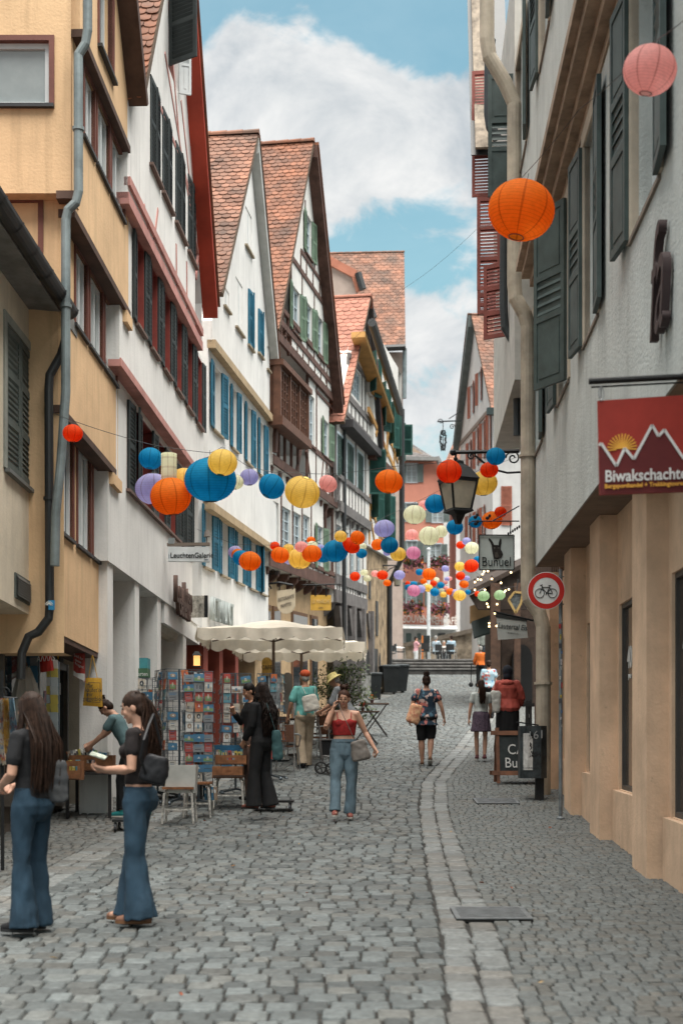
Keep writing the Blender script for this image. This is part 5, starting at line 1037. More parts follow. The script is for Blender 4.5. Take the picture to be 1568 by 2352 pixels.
NB = [  # colour, x, y, radius, depth, label
 ('R', 167, 995, 24, 15.2, 'red orange paper lantern hanging alone before the yellow house corner'),
 ('B', 346, 1053, 28, 16.6, 'blue paper lantern above the lavender one by the black shutters'),
 ('L', 352, 1123, 43, 17.0, 'big lavender lantern half behind the large orange one by the black shutters'),
 ('O', 392, 1140, 48, 16.4, 'large orange lantern in the left cluster before the white house'),
 ('R', 417, 1118, 33, 16.9, 'red lantern showing as a crescent between orange and yellow ones'),
 ('Y', 424, 1105, 34, 16.6, 'yellow lantern tucked behind the left side of the biggest blue one'),
 ('B', 483, 1102, 60, 16.2, 'biggest dark blue lantern with a pale open ring at its foot'),
 ('Y', 511, 1062, 34, 15.9, 'pale yellow lantern overlapping the top of the biggest blue one'),
 ('W', 540, 1107, 20, 17.2, 'cream lantern peeping out behind the biggest blue one'),
 ('L', 572, 1096, 21, 18, 'small lavender lantern between the biggest blue one and a plain blue one'),
 ('B', 624, 1117, 31, 18, 'blue lantern hanging left of the tilted pale yellow one'),
 ('Y', 694, 1130, 41, 18.2, 'large pale yellow lantern tilted so its top ring shows, before the timber house'),
 ('P', 753, 1111, 22, 19, 'small pink lantern right of the tilted pale yellow one'),
 ('O', 893, 1106, 32, 20.5, 'orange lantern hanging alone before the salmon house windows'),
 ('O', 1197, 482, 75, 12.5, 'huge bright orange lantern before the grey house shutters'),
 ('P', 1492, 160, 62, 9.0, 'pale pink lantern at the top right corner of the photo'),
 ('L', 540, 1268, 16, 25, 'lavender lantern at the left end of the row over the shop lettering'),
 ('O', 546, 1274, 15, 24.9, 'orange sliver of a lantern between lavender and blue ones over the shop lettering'),
 ('B', 553, 1281, 19, 24.7, 'blue lantern behind the orange one over the shop lettering'),
 ('O', 574, 1289, 26, 24.4, 'deep orange lantern in front of the small row over the shop lettering'),
 ('R', 631, 1254, 11, 26.5, 'small red orange lantern above the left amber one over the parasols'),
 ('O', 643, 1275, 21, 25.6, 'amber lantern at the left of the cluster over the parasols'),
 ('Y', 662, 1260, 13, 26.6, 'small yellow lantern between amber and pale yellow ones over the parasols'),
 ('L', 668, 1278, 22, 26.8, 'lavender lantern mostly hidden behind the pale yellow one over the parasols'),
 ('Y', 688, 1283, 27, 26, 'pale yellow lantern lowest in the cluster over the parasols'),
 ('P', 692, 1256, 15, 25.5, 'dusty pink lantern above the pale yellow one over the parasols'),
 ('O', 714, 1241, 10, 27, 'small orange lantern topping the cluster over the parasols'),
 ('W', 717, 1254, 13, 26.4, 'cream lantern behind the dark orange one over the parasols'),
 ('O', 716, 1272, 23, 25.5, 'dark orange lantern at the right of the cluster over the parasols'),
 ('L', 735, 1262, 13, 27, 'pale lavender lantern behind the dark orange and bright blue ones'),
 ('B', 742, 1275, 20, 27, 'blue lantern mostly hidden behind the bright blue one'),
 ('B', 770, 1266, 29, 25.5, 'bright blue lantern with its foot ring showing, below a yellow one'),
 ('Y', 782, 1232, 15, 25.2, 'mustard yellow lantern touching the top of the bright blue one'),
 ('R', 806, 1253, 21, 25.4, 'tilted dark red lantern between bright blue and small orange ones'),
 ('O', 821, 1235, 17, 25, 'orange lantern overlapping the tilted dark red one'),
 ('W', 833, 1255, 9, 28, 'tiny cream lantern behind the orange and dark red ones'),
 ('B', 830, 1271, 13, 28, 'small blue lantern below the dark red one'),
 ('L', 882, 1214, 24, 27, 'lavender lantern above blue and amber ones before the stone building'),
 ('O', 867, 1251, 15, 27.6, 'amber lantern left of a blue one before the stone building'),
 ('B', 894, 1252, 21, 27, 'blue lantern under the lavender one before the stone building'),
 ('L', 889, 1268, 10, 28, 'lavender sliver of a lantern under the blue one before the stone building'),
 ('Y', 914, 1273, 18, 27.4, 'yellow lantern lower right of the blue one before the stone building'),
 ('W', 952, 1182, 26, 28, 'cream lantern before the second floor of the salmon house'),
 ('P', 974, 1161, 14, 30, 'pink lantern behind the blue one left of the street lamp'),
 ('B', 999, 1157, 24, 27, 'blue lantern left of the street lamp glass'),
 ('R', 1031, 1083, 30, 21.5, 'red lantern covering the top of the street lamp'),
 ('Y', 1109, 1110, 34, 25, 'big yellow lantern right of the street lamp'),
 ('R', 1123, 1079, 21, 21.5, 'red lantern below the blue one on the lamp bracket'),
 ('B', 1138, 1048, 22, 21.2, 'blue lantern touching the lamp bracket arm'),
 ('B', 1044, 1211, 19, 28, 'bright blue lantern under the street lamp'),
 ('W', 985, 1231, 24, 29, 'large cream lantern before the salmon house flower boxes'),
 ('W', 1012, 1221, 16, 30, 'smaller cream lantern right behind the large cream one'),
 ('P', 945, 1228, 15, 32, 'pink and white lantern before the left windows of the salmon house'),
 ('M', 949, 1270, 17, 30, 'rose pink lantern before the upper left flower box'),
 ('B', 1091, 1198, 16, 27, 'blue lantern behind the iron bracket of the donkey sign'),
 ('O', 1129, 1195, 25, 27.5, 'amber lantern behind the iron bracket of the donkey sign'),
 ('R', 1149, 1176, 14, 26.5, 'small red lantern above the amber one at the donkey sign'),
 ('R', 1057, 1252, 10, 38, 'small red lantern left of the donkey sign beside a lavender one'),
 ('L', 1071, 1243, 10, 37.5, 'small lavender lantern left of the donkey sign above a cream one'),
 ('W', 1083, 1259, 16, 37, 'cream lantern half hidden by the donkey sign'),
 ('Y', 1055, 1301, 12, 40, 'yellow lantern left of the deep red one below the donkey sign'),
 ('R', 1082, 1300, 17, 36, 'deep red lantern at the lower left corner of the donkey sign'),
 ('B', 1096, 1285, 9, 38, 'small blue lantern at the left edge of the donkey sign'),
 ('R', 1057, 1323, 11, 42, 'red orange lantern above an amber one before the pub porch'),
 ('O', 1065, 1342, 11, 42, 'amber lantern below a red orange one before the pub porch'),
 ('L', 1072, 1328, 7, 44, 'little lavender lantern beside the red orange one before the pub porch'),
 ('Y', 1055, 1368, 15, 40, 'yellow lantern right of the flagpole before the ramp'),
 ('B', 1074, 1360, 7, 43, 'little blue lantern right of the yellow one before the ramp'),
 ('R', 1096, 1364, 7, 43, 'little dark red lantern left of a pale green one under the porch'),
 ('G', 1110, 1369, 14, 41, 'pale green lantern left of the pub porch post'),
 ('G', 1147, 1367, 13, 41, 'pale green lantern right of the pub porch post'),
 ('O', 985, 1319, 16, 42, 'orange lantern crowning the far cluster before the flagpole'),
 ('B', 963, 1314, 9, 44, 'small blue lantern left of the orange one before the flagpole'),
 ('L', 1022, 1306, 9, 45, 'lavender lantern alone before the upper right flower box'),
 ('M', 950, 1357, 15, 42, 'rose pink lantern low on the left of the far cluster'),
 ('L', 966, 1353, 11, 43, 'lavender lantern right of the low rose pink one'),
 ('B', 938, 1349, 9, 45, 'dark blue lantern behind the low rose pink one'),
 ('R', 936, 1340, 6, 45, 'tiny red lantern at the left end of the far cluster'),
 ('B', 949, 1342, 9, 46, 'small blue lantern above the low rose pink one'),
 ('O', 972, 1335, 8, 44, 'small amber lantern below left of the crowning orange one'),
 ('W', 977, 1344, 6, 46, 'tiny cream lantern in the middle of the far cluster'),
 ('Y', 984, 1351, 10, 44, 'yellow lantern in the middle of the far cluster'),
 ('R', 995, 1340, 8, 45, 'small dark red lantern in the far cluster'),
 ('B', 998, 1360, 11, 43, 'blue lantern low in the middle of the far cluster'),
 ('B', 1012, 1344, 9, 45, 'blue lantern right of the flagpole in the far cluster'),
 ('W', 1002, 1332, 7, 46, 'tiny pale lantern behind the crowning orange one'),
 ('W', 1013, 1358, 8, 45, 'cream lantern above another in the right of the far cluster'),
 ('Y', 1018, 1366, 8, 44, 'pale yellow lantern lowest right in the far cluster'),
 ('O', 1033, 1359, 9, 44, 'amber lantern at the right of the far cluster'),
 ('P', 1023, 1351, 6, 45, 'tiny pink lantern left of the amber one in the far cluster'),
 ('L', 1026, 1330, 6, 46, 'tiny lavender lantern at the top right of the far cluster'),
 ('P', 1032, 1329, 6, 47, 'tiny pink lantern at the top right of the far cluster'),
 ('P', 1022, 1338, 6, 46, 'tiny white pink lantern at the right of the far cluster'),
 ('L', 1044, 1362, 10, 44, 'lavender lantern behind the yellow one before the ramp'),
 ('R', 815, 1324, 12, 33, 'red orange lantern before the grey timber house ground floor'),
 ('W', 836, 1315, 9, 34, 'small cream lantern above another beside the red orange one'),
 ('W', 843, 1329, 9, 34, 'small pale lantern below another beside the red orange one'),
 ('P', 861, 1318, 9, 34, 'small pink lantern beside a red one before the stone building'),
 ('R', 878, 1321, 13, 33, 'red lantern before the stone building downpipe'),
 ('O', 889, 1339, 9, 34, 'small amber lantern below the red one before the stone building'),
 ('L', 917, 1321, 13, 34, 'lavender lantern before the wall lamp of the stone building'),
]
rngL = random.Random(3)
for k, x, y, r, Y, lab in NB:
    lantern(k, x, y, r, Y, lab, S1, sy=rngL.uniform(.86, .97), rot=rngL.uniform(0, 45), tilt=(rngL.uniform(-8, 8), rngL.uniform(-10, 10)) if lab.find('tilted') < 0 else ((28, 10) if k == 'Y' else (0, 32)))
# the one cylindrical lantern
t = thing('paper_lantern', 'cream cylinder shaped paper lantern between blue and orange ones', 'lantern', W(388, 1073, 16.4), S1)
c = W(388, 1073, 16.4); b = MB(); b.lathe([(.05, -.158)]+[(.088+.004*(i % 2), -.155+.31*i/30) for i in range(31)]+[(.05, .158)], 24, c, cap=False); b.build('paper_shade', lantern_mat('W'), t, True)
b = MB(); b.tube([c+V((0, 0, .158)), c+V((0, 0, .24))], .003, 5); b.build('hanger', WIRE, t)
# wires
def wire(pts, label, sag=.12, r=.0035):
    m = MB(); P = []
    for (a, b) in zip(pts, pts[1:]):
        A, B = W(*a), W(*b)
        for i in range(9): 
            if i == 0 and P: continue
            u = i/8; p = A.lerp(B, u); p.z -= sag*4*u*(1-u)*(B-A).length/5; P.append(p)
    m.tube(P, r, 4); o = m.build('cable', WIRE); tag(o, label, 'cable', 'wires carrying the lanterns')
wire([(105, 935, 17), (167, 966, 15.2), (352, 1022, 16.6), (483, 1040, 16.2), (511, 1026, 15.9), (572, 1072, 18), (624, 1084, 18), (694, 1086, 18.2), (753, 1088, 19), (893, 1072, 20.5), (1187, 1040, 22.5)], 'thin wire carrying the big left lantern cluster and running to the lamp bracket', .04)
wire([(452, 1215, 26.6), (540, 1250, 25), (643, 1252, 25.6), (716, 1248, 25.5), (782, 1214, 25.2), (821, 1216, 25), (882, 1188, 27), (952, 1154, 28), (999, 1131, 27), (1109, 1074, 25), (1187, 1050, 24)], 'thin wire carrying the lanterns over the parasols', .03)
wire([(640, 940, 36), (930, 660, 33), (1100, 520, 26), (1200, 405, 12.5), (1330, 250, 11), (1500, 95, 9), (1600, 20, 8)], 'long thin wire rising from the timber house to the top right lantern', .05)
wire([(770, 1320, 46), (815, 1310, 33), (878, 1306, 33), (917, 1306, 34), (985, 1302, 42), (1055, 1288, 40), (1147, 1352, 41), (1190, 1345, 42)], 'thin wire carrying the small far lanterns', .03)
# ================================================================= signs, lamps and street furniture on the right
IRON = M('wrought_iron', (.02, .021, .022), .5, .4, var=.15)
def scroll(m, c, r0, turns, ux, uz, rad, start=0.0):
    n = int(14*turns); P = []
    for i in range(n+1):
        u = i/n; a = start+u*turns*2*math.pi; r = r0*(1-.8*u); P.append(V(c)+V(ux)*(math.cos(a)*r)+V(uz)*(math.sin(a)*r))
    m.tube(P, rad, 5)
def street_lamp():
    Y = 22.8; root = thing('street_lamp', 'black iron wall lamp with frosted glass lantern on a scrolled bracket by the cream downpipe', 'street lamp', W(1190, 1040, Y)); P = lambda x, y, dy=0: W(x, y, Y+dy)
    m = MB(); m.tube([P(1040, 1039), P(1192, 1036)], .032, 6); m.ball(P(1040, 1039), .055, n=8, m=5); scroll(m, P(1082, 1047), .07, 1.6, (1, 0, 0), (0, 0, 1), .013); scroll(m, P(1178, 1052), .12, 1.5, (-1, 0, 0), (0, 0, 1), .014)
    m.tube([P(1090, 1046), P(1110, 1062), P(1140, 1080), P(1165, 1086), P(1200, 1084)], .018, 6); m.tube([P(1046, 1040), P(1046, 1060)], .02, 6); m.ball(P(1046, 1054), .035, n=8, m=5); m.build('bracket', IRON, root)
    # four-sided lantern: iron cap, corner bars, glass, base
    cx, cy = P(1052, 1100).x, Y; z = lambda y: P(1052, y).z
    def sq(h, zz, rot=R(22)):
        return [(cx+h*math.cos(rot+k*math.pi/2+math.pi/4), cy+h*math.sin(rot+k*math.pi/2+math.pi/4), zz) for k in range(4)]
    m = MB(); m.loft([sq(.335, z(1107)), sq(.36, z(1101)), sq(.20, z(1075)), sq(.10, z(1066)), sq(.09, z(1060)), sq(.02, z(1056))]); m.build('cap', IRON, root)
    m = MB(); A, B = sq(.32, z(1107)), sq(.215, z(1172))
    for a, b in zip(A, B): m.bar(a, b, .03)
    for q in (A, B):
        for i in range(4): m.bar(q[i], q[(i+1) % 4], .028)
    m.build('frame', IRON, root)
    g = MB(); g.loft([sq(.31, z(1107)), sq(.207, z(1172))], cap=False); g.build('glass', M('frosted_glass', (.85, .80, .68), .5, var=.12, vs=3, trans=.75), root)
    m = MB(); m.loft([sq(.25, z(1172)), sq(.26, z(1176)), sq(.12, z(1182)), sq(.075, z(1195)), sq(.05, z(1204))]); m.build('base', IRON, root)
street_lamp()
def hanging_sign(name, label, px0, px1, y0, y1, Y, mat, arm=None, dy=0.0):
    root = thing(name, label, 'sign', W((px0+px1)/2, y0, Y)); m = MB()
    m.prism([W(px0, y1, Y), W(px1, y1, Y+dy), W(px1, y0, Y+dy), W(px0, y0, Y)], (0, .03, 0)); m.build('panel', mat, root); return root
def donkey_sign():
    Y = 23.8; r = hanging_sign('hanging_sign', 'square pale grey sign with a donkey head and the word Bu\u00f1uel on iron chains', 1100, 1180, 1229, 1309, Y, M('sign_pale_grey', (.44, .49, .47), .6, var=.08))
    m = MB(); q = [W(1100, 1309, Y-.02), W(1180, 1309, Y-.02), W(1180, 1229, Y-.02), W(1100, 1229, Y-.02)]
    for a, b in zip(q, q[1:]+q[:1]): m.bar(a, b, .016)
    m.build('edge', IRON, r); P = lambda x, y, d=-.012: W(1100+(x-1122)*.2085, 1229+(y-1140)*.2085, Y+d)
    dk = M('donkey_brown', (.028, .024, .021), .7, var=.4, vs=25); m = MB()
    head = [(1272, 1265), (1262, 1225), (1243, 1200), (1246, 1182), (1265, 1200), (1282, 1230), (1290, 1262), (1300, 1254), (1322, 1254), (1334, 1262), (1336, 1228), (1342, 1196), (1351, 1184), (1358, 1205), (1356, 1240), (1346, 1275), (1345, 1300), (1364, 1325), (1368, 1350), (1356, 1378), (1330, 1396), (1305, 1398), (1288, 1385), (1284, 1355), (1284, 1320)]
    for part in ([(1268, 1258), (1258, 1228), (1241, 1200), (1243, 1181), (1258, 1190), (1276, 1216), (1292, 1252), (1290, 1272)], [(1330, 1258), (1333, 1228), (1340, 1196), (1350, 1183), (1358, 1200), (1357, 1236), (1349, 1274), (1336, 1280)], [(1268, 1262), (1290, 1252), (1322, 1252), (1350, 1268), (1352, 1300), (1366, 1326), (1370, 1352), (1358, 1380), (1330, 1397), (1305, 1399), (1286, 1386), (1280, 1350), (1272, 1305)]): m.prism([P(1310+(x-1310)*1.22, 1290+(y-1290)*1.08) for x, y in part], (0, .008, 0))
    m.build('donkey_head', dk, r)
    m = MB(); m.prism([P(x, y, -.016) for x, y in ((1300, 1330), (1325, 1330), (1340, 1370), (1325, 1390), (1303, 1390), (1295, 1370))], (0, .003, 0)); m.build('muzzle', M('muzzle_grey', (.075, .065, .055), .8), r)
    for x in (1292, 1337): m = MB(); c = P(x, 1282, -.016); m.ball(c, .007, .002, .009, 8, 5); m.build('eye', M('eye_shine', (.2, .19, .17), .4), r)
    b = M('sign_ink', (.015, .018, .018), .6); c = P(1207, 1438); text_mb('Bu\u00f1uel', .222, b, r, 'sign_lettering', P(1312, 1438, -.01), (1, 0, 0), (0, 0, 1), .003, squeeze=.82)
    m = MB(); m.tube([W(1192, 1197, Y), W(1085, 1197, Y), W(1078, 1201, Y), W(1076, 1206, Y)], .011, 6); m.tube([W(1130, 1197, Y), W(1160, 1180, Y), W(1192, 1162, Y)], .011, 6)
    for x in (1108, 1172): m.tube([W(x, 1198, Y), W(x, 1230, Y)], .008, 5)
    for x, y in ((1091, 1188), (1092, 1203), (1119, 1190)): m.ball(W(x, y, Y), .035, .01, .03, 6, 5); m.ball(W(x+5, y-5, Y), .025, .01, .03, 6, 5)
    for k in range(6): m.ball(W(1192-k*5, 1210+k*3.2, Y), .018, .018, .03, 6, 4)
    m.build('bracket', IRON, r)
donkey_sign()
def shop_sign():
    Y = 8.5; rd = M('sign_red', (.30, .030, .020), .55, var=.12); r = thing('hanging_sign', 'red shop sign with white mountain line, sun and lettering hung from a black rod', 'sign', W(1480, 910, Y)); dx = 1640; tz = lambda x: (x-1372)*-.066; bz = lambda x: (x-1377)*-.037
    P = lambda x, y, d=0: W(x, y, Y+d)
    m = MB(); m.prism([P(1377, 1137), P(dx, 1137+bz(dx)), P(dx, 920+tz(dx)), P(1372, 920)], (0, .02, 0)); m.build('panel', rd, r)
    L = lambda u, v, d=-.004: P(1372+u*1.0, 920+v+tz(1372+u)*(1-v/217)+bz(1372+u)*(v/217), d)     # u right, v down, in the sign
    pk = [(3, 103), (8, 98), (43, 152), (62, 112), (83, 138), (125, 63), (140, 89), (153, 75), (198, 143), (215, 110), (228, 135), (268, 60)]; wh = M('sign_white', (.66, .65, .64), .55)
    m = MB(); m.prism([L(5, 216)]+[L(a, b+6) for a, b in pk]+[L(268, 216)], (0, .002, 0)); m.build('dark_lower_panel', M('sign_maroon', (.115, .016, .017), .55), r)
    m = MB()
    for a, b in zip(pk, pk[1:]): A, B = L(*a, -.008), L(*b, -.008); m.bar(A, B, .016, .004, (0, 1, 0))
    m.build('mountain_line', wh, r); m = MB(); c = (56, 113)
    for k in range(-9, 10):
        a = R(90-k*13.5); A, B = L(c[0]+math.cos(a)*13, c[1]-math.sin(a)*13, -.006), L(c[0]+math.cos(a)*34, c[1]-math.sin(a)*34, -.006)
        if abs(k) < 8: m.bar(A, B, .0075, .003, (0, 1, 0))
    m.prism([L(c[0]+14*math.cos(R(t)), c[1]-14*math.sin(R(t)), -.006) for t in range(0, 181, 20)], (0, .002, 0)); m.build('sun_emblem', M('sun_yellow', (.75, .38, .06), .6), r)
    ux = (L(200, 180)-L(20, 180)).normalized(); text_mb('Biwakschachtel', .098, wh, r, 'sign_lettering', L(16, 176, -.012), ux, (0, 0, 1), .003, 'LEFT', bold=.0016, squeeze=.85)
    text_mb('Bergsporthandel + Trekkingtouren GmbH', .036, MATS['sun_yellow'], r, 'sign_lettering', L(16, 198, -.012), ux, (0, 0, 1), .002, 'LEFT', bold=.0008, squeeze=.95)
    m = MB(); m.tube([P(1352, 876), P(1900, 848)], .0185, 10); m.build('rod', IRON, r); m = MB(); m.tube([P(1357, 889), P(1900, 861)], .006, 6); m.build('stay', IRON, r)
    m = MB(); m.tube([P(1380, 885), P(1379, 914)], .006, 6); q = [P(1380+6*math.cos(R(t)), 904+16*math.sin(R(t)), -.005) for t in range(0, 361, 30)]; m.tube(q, .0035, 5, cap=False); m.build('hook', M('steel_hook', (.4, .4, .4), .35, .8), r)
shop_sign()
def bike_sign():
    Y = 18.9; c = W(1254, 1357, Y-.10); px = W(1287, 1600, Y); root = thing('traffic_sign', 'round red and white no cycling sign on a grey stickered post', 'traffic sign', (px.x, Y, zg(Y))); rad = 43/FPX*Y; D = V((0, -1, 0))
    m = MB(); m.tube([c+V((0, .012, 0)), c], rad, 40); m.build('plate', M('sign_rim_white', (.72, .72, .70), .4), root)
    def ring(r0, r1, d, name, mat, n=48):
        m = MB()
        for i in range(n):
            a, b = 2*math.pi*i/n, 2*math.pi*(i+1)/n; q = lambda r, t: c+V((math.cos(t)*r, -d, math.sin(t)*r)); m.poly([q(r0, a), q(r1, a), q(r1, b), q(r0, b)])
        return m.build(name, mat, root)
    ring(rad*.70, rad*.965, .003, 'red_ring', M('sign_bright_red', (.52, .028, .022), .4, var=.06))
    k = M('sign_black', (.012, .012, .012), .5); m = MB(); u = rad/44; B = lambda x, y: c+V((x*u, -.005, -y*u))
    for wx in (-15.5, 14.5): m.tube([B(wx+10.5*math.cos(R(t)), 6+10.5*math.sin(R(t))) for t in range(0, 361, 15)], u*.8, 5, cap=False)
    for a, b in (((-15.5, 6), (-9, -9)), ((-9, -9), (-12, -13)), ((-10, -8), (7, -8)), ((-9, -6), (1, 6)), ((1, 6), (8, -10)), ((1, 6), (14.5, 6)), ((14.5, 6), (7.5, -7)), ((5, -12), (11, -12)), ((-12, -13), (-15, -12)), ((-12, -13), (-9, -14.5)), ((-2, 9), (3, 3))): m.bar(B(*a), B(*b), u*1.5, u*1.0, (0, 1, 0))
    m.build('bicycle_symbol', k, root)
    m = MB(); m.tube([(px.x, Y, zg(Y)-.02), W(1287, 1308, Y)], .026, 12); post = m.build('post', M('post_grey', (.20, .22, .23), .55, .3, var=.3, vs=5), root); m = MB(); m.lathe([(.055, 0), (.055, .02), (.03, .035)], 12, (px.x, Y, zg(Y))); m.build('foot', M('post_grey', (.2, .2, .2)), post)
    for y in (1325, 1388): m = MB(); m.bar(W(1258, y, Y-.08), W(1294, y, Y-.035), .03, .012); m.build('clamp', MATS['post_grey'], root)
    rng = random.Random(9); cols = [(.6, .58, .5), (.5, .04, .04), (.55, .4, .05), (.05, .05, .06), (.1, .2, .4), (.6, .55, .55), (.45, .45, .42)]
    for i in range(14):
        z = W(0, 1425+i*19+rng.uniform(-5, 5), Y).z; h = rng.uniform(.018, .045); w = rng.uniform(40, 85); a0 = -90+rng.uniform(-40, 40); m = MB()
        arc = [R(a0-w/2+w*k/5) for k in range(6)]; m.loft([[(px.x+.0275*math.cos(a), Y+.0275*math.sin(a), zz) for a in arc] for zz in (z-h, z+h)], False, False)
        m.build('sticker', M('sticker_%s' % 'abcdefg'[i % 7], cols[i % 7], .5, var=.5, vs=40), post)
bike_sign()
def litter_bin():
    Y = 21; root = thing('litter_bin', 'dark graffitied litter bin box with a torn poster, on a black post beside the downpipe', 'litter bin', (W(1240, 1838, Y).x, Y, zg(Y))); x0, x1 = W(1193, 0, Y).x, W(1254, 0, Y).x; zt, zb = W(0, 1668, Y).z, W(0, 1788, Y).z; dk = M('bin_slate', (.045, .055, .06), .5, .2, var=.4, vs=5)
    m = MB(); m.loft([[(x0, Y-.05, z), (lerp(x0, x1, .25), Y-.17, z), (lerp(x0, x1, .75), Y-.17, z), (x1, Y-.05, z), (x1, Y+.2, z), (x0, Y+.2, z)] for z in (zb, zt)]); m.build('box', dk, root)
    m = MB(); a = W(1229, 0, Y).x; m.box(a, Y-.06, zg(Y)-.05, a+.12, Y+.06, zb); m.build('post', M('post_black', (.015, .015, .016), .6), root)
    m = MB(); m.bar((x0-.05, Y, zt+.06), (lerp(x0, x1, .7), Y-.05, zt+.01), .02); m.build('lid_bar', IRON, root)
    q = lambda u, z: (lerp(x0+.004, lerp(x0, x1, .25), u) if u <= 1 else lerp(lerp(x0, x1, .25), lerp(x0, x1, .75), u-1), (lerp(Y-.053, Y-.173, u) if u <= 1 else Y-.173), z)
    pz0, pz1 = W(0, 1769, Y).z, W(0, 1685, Y).z; m = MB(); m.loft([[q(0.0, pz0), q(1, pz0), q(1.36, pz0)], [q(0.0, pz1), q(1, pz1), q(1.36, pz1)]], False, False); p = m.build('poster', M('poster_paper', (.55, .54, .52), .7, var=.2, vs=12), root)
    m = MB(); rng = random.Random(2)
    for i in range(16):
        u = rng.uniform(1.02, 1.3); z = lerp(pz0+.12, pz1, rng.random()); m.prism([V(q(u, z))+V((dx, -.004, dz)) for dx, dz in ((0, 0), (rng.uniform(.01, .05), rng.uniform(-.02, .04)), (rng.uniform(-.02, .02), rng.uniform(.02, .08)))], (0, .002, 0))
    m.build('poster_print', M('ink_black', (.02, .02, .02), .7), p)
    text_mb('IN GEGEN REPRES', .028, MATS['ink_black'], p, 'poster_lettering', V(q(1.12, pz0+.03))+V((0, -.005, 0)), (1, 0, 0), (0, 0, 1), .001, squeeze=.9)
    text_mb('161', .17, M('chalk_grey', (.30, .31, .31), .8), root, 'graffiti', V(q(1.6, zt-.14))+V((0, -.006, 0)), (1, 0, .1), (0, 0, 1), .001)
    text_mb('54', .10, M('scratch_black', (.02, .022, .024), .8), root, 'graffiti', V(q(1.75, zt-.42))+V((0, -.006, 0)), (1, 0, -.1), (0, 0, 1), .001)
litter_bin()
def chalkboard(name, label, px0, px1, y0, y1, Y, wood, lines, lean=.22):
    root = thing(name, label, 'chalkboard', (W((px0+px1)/2, 0, Y).x, Y, zg(Y))); x0, x1 = W(px0, 0, Y).x, W(px1, 0, Y).x; zb = zg(Y); H = W(0, y0, Y).z-zb
    for k, sg in ((0, -1), (1, 1)):
        T = lambda x, z, d=0: V((x, Y+sg*(lean*(1-z/H)+.02)+d, zb+z)); w = .055; m = MB()
        for x in (x0+.04, x1-.09): m.prism([T(x, 0), T(x+w, 0), T(x+w, H), T(x, H)], (0, -.03, 0))
        for z in (.13, H-.12): m.prism([T(x0-.03, z, .005), T(x1+.03, z, .005), T(x1+.03, z+.07, .005), T(x0-.03, z+.07, .005)], (0, -.045, 0))
        fr = m.build('frame', wood, root); m = MB(); m.prism([T(x0+.09, .2, -.005), T(x1-.09, .2, -.005), T(x1-.09, H-.12, -.005), T(x0+.09, H-.12, -.005)], (0, -.012, 0)); m.build('slate', M('board_black', (.018, .024, .025), .8, var=.35, vs=6), root)
        if sg == -1:
            for txt, u, v, s in lines: text_mb(txt, s, M('chalk_white', (.55, .55, .54), .9, var=.2, vs=60), root, 'chalk_lettering', T(lerp(x0, x1, u), H*v, -.022), (1, 0, 0), T(0, 1)-T(0, 0), .001, 'LEFT', squeeze=.85)
chalkboard('chalkboard', 'wood framed pavement chalkboard reading Caf\u00e9 Bu\u00f1uel behind the litter bin', 1131, 1252, 1672, 1800, 23.2, M('board_wood', (.15, .065, .035), .65, var=.25, vs=7), [('CAF\u00c9', .26, .60, .24), ('Bu\u00f1uel', .20, .36, .24)])
chalkboard('chalkboard', 'narrow black pavement chalkboard against the far side of the downpipe', 1202, 1224, 1610, 1672, 29, M('board_black_frame', (.03, .03, .03), .6), [('Eis', .2, .7, .12), ('to go', .16, .5, .08)], .1)
def banner():
    Y = 27; r = thing('banner_sign', 'white cloth banner with handwritten Lautertal Eis on a black cross bar', 'sign', W(1175, 1415, Y)); m = MB(); m.prism([W(1143, 1470, Y), W(1212, 1465, Y), W(1208, 1427, Y), W(1140, 1418, Y)], (0, .01, 0)); m.build('cloth', M('banner_cloth', (.50, .52, .49), .8, var=.08), r)
    m = MB(); m.prism([W(1138, 1418, Y-.01), W(1210, 1428, Y-.01), W(1210, 1420, Y-.01), W(1138, 1404, Y-.01)], (0, .03, 0)); m.build('valance', M('valance_black', (.04, .042, .04), .7), r); m = MB(); m.tube([W(1134, 1405, Y), W(1235, 1428, Y)], .02, 6); m.build('rod', IRON, r)
    ux = W(1208, 1436, Y)-W(1142, 1430, Y); text_mb('Lautertal Eis', .150, MATS['sign_ink'], r, 'sign_lettering', W(1176, 1440, Y-.01), ux, (0, 0, 1), .002, shear=.28, squeeze=.75); text_mb('~ Schafmilcheis ~', .04, MATS['sign_ink'], r, 'sign_lettering', W(1178, 1455, Y-.01), ux, (0, 0, 1), .001)
banner()
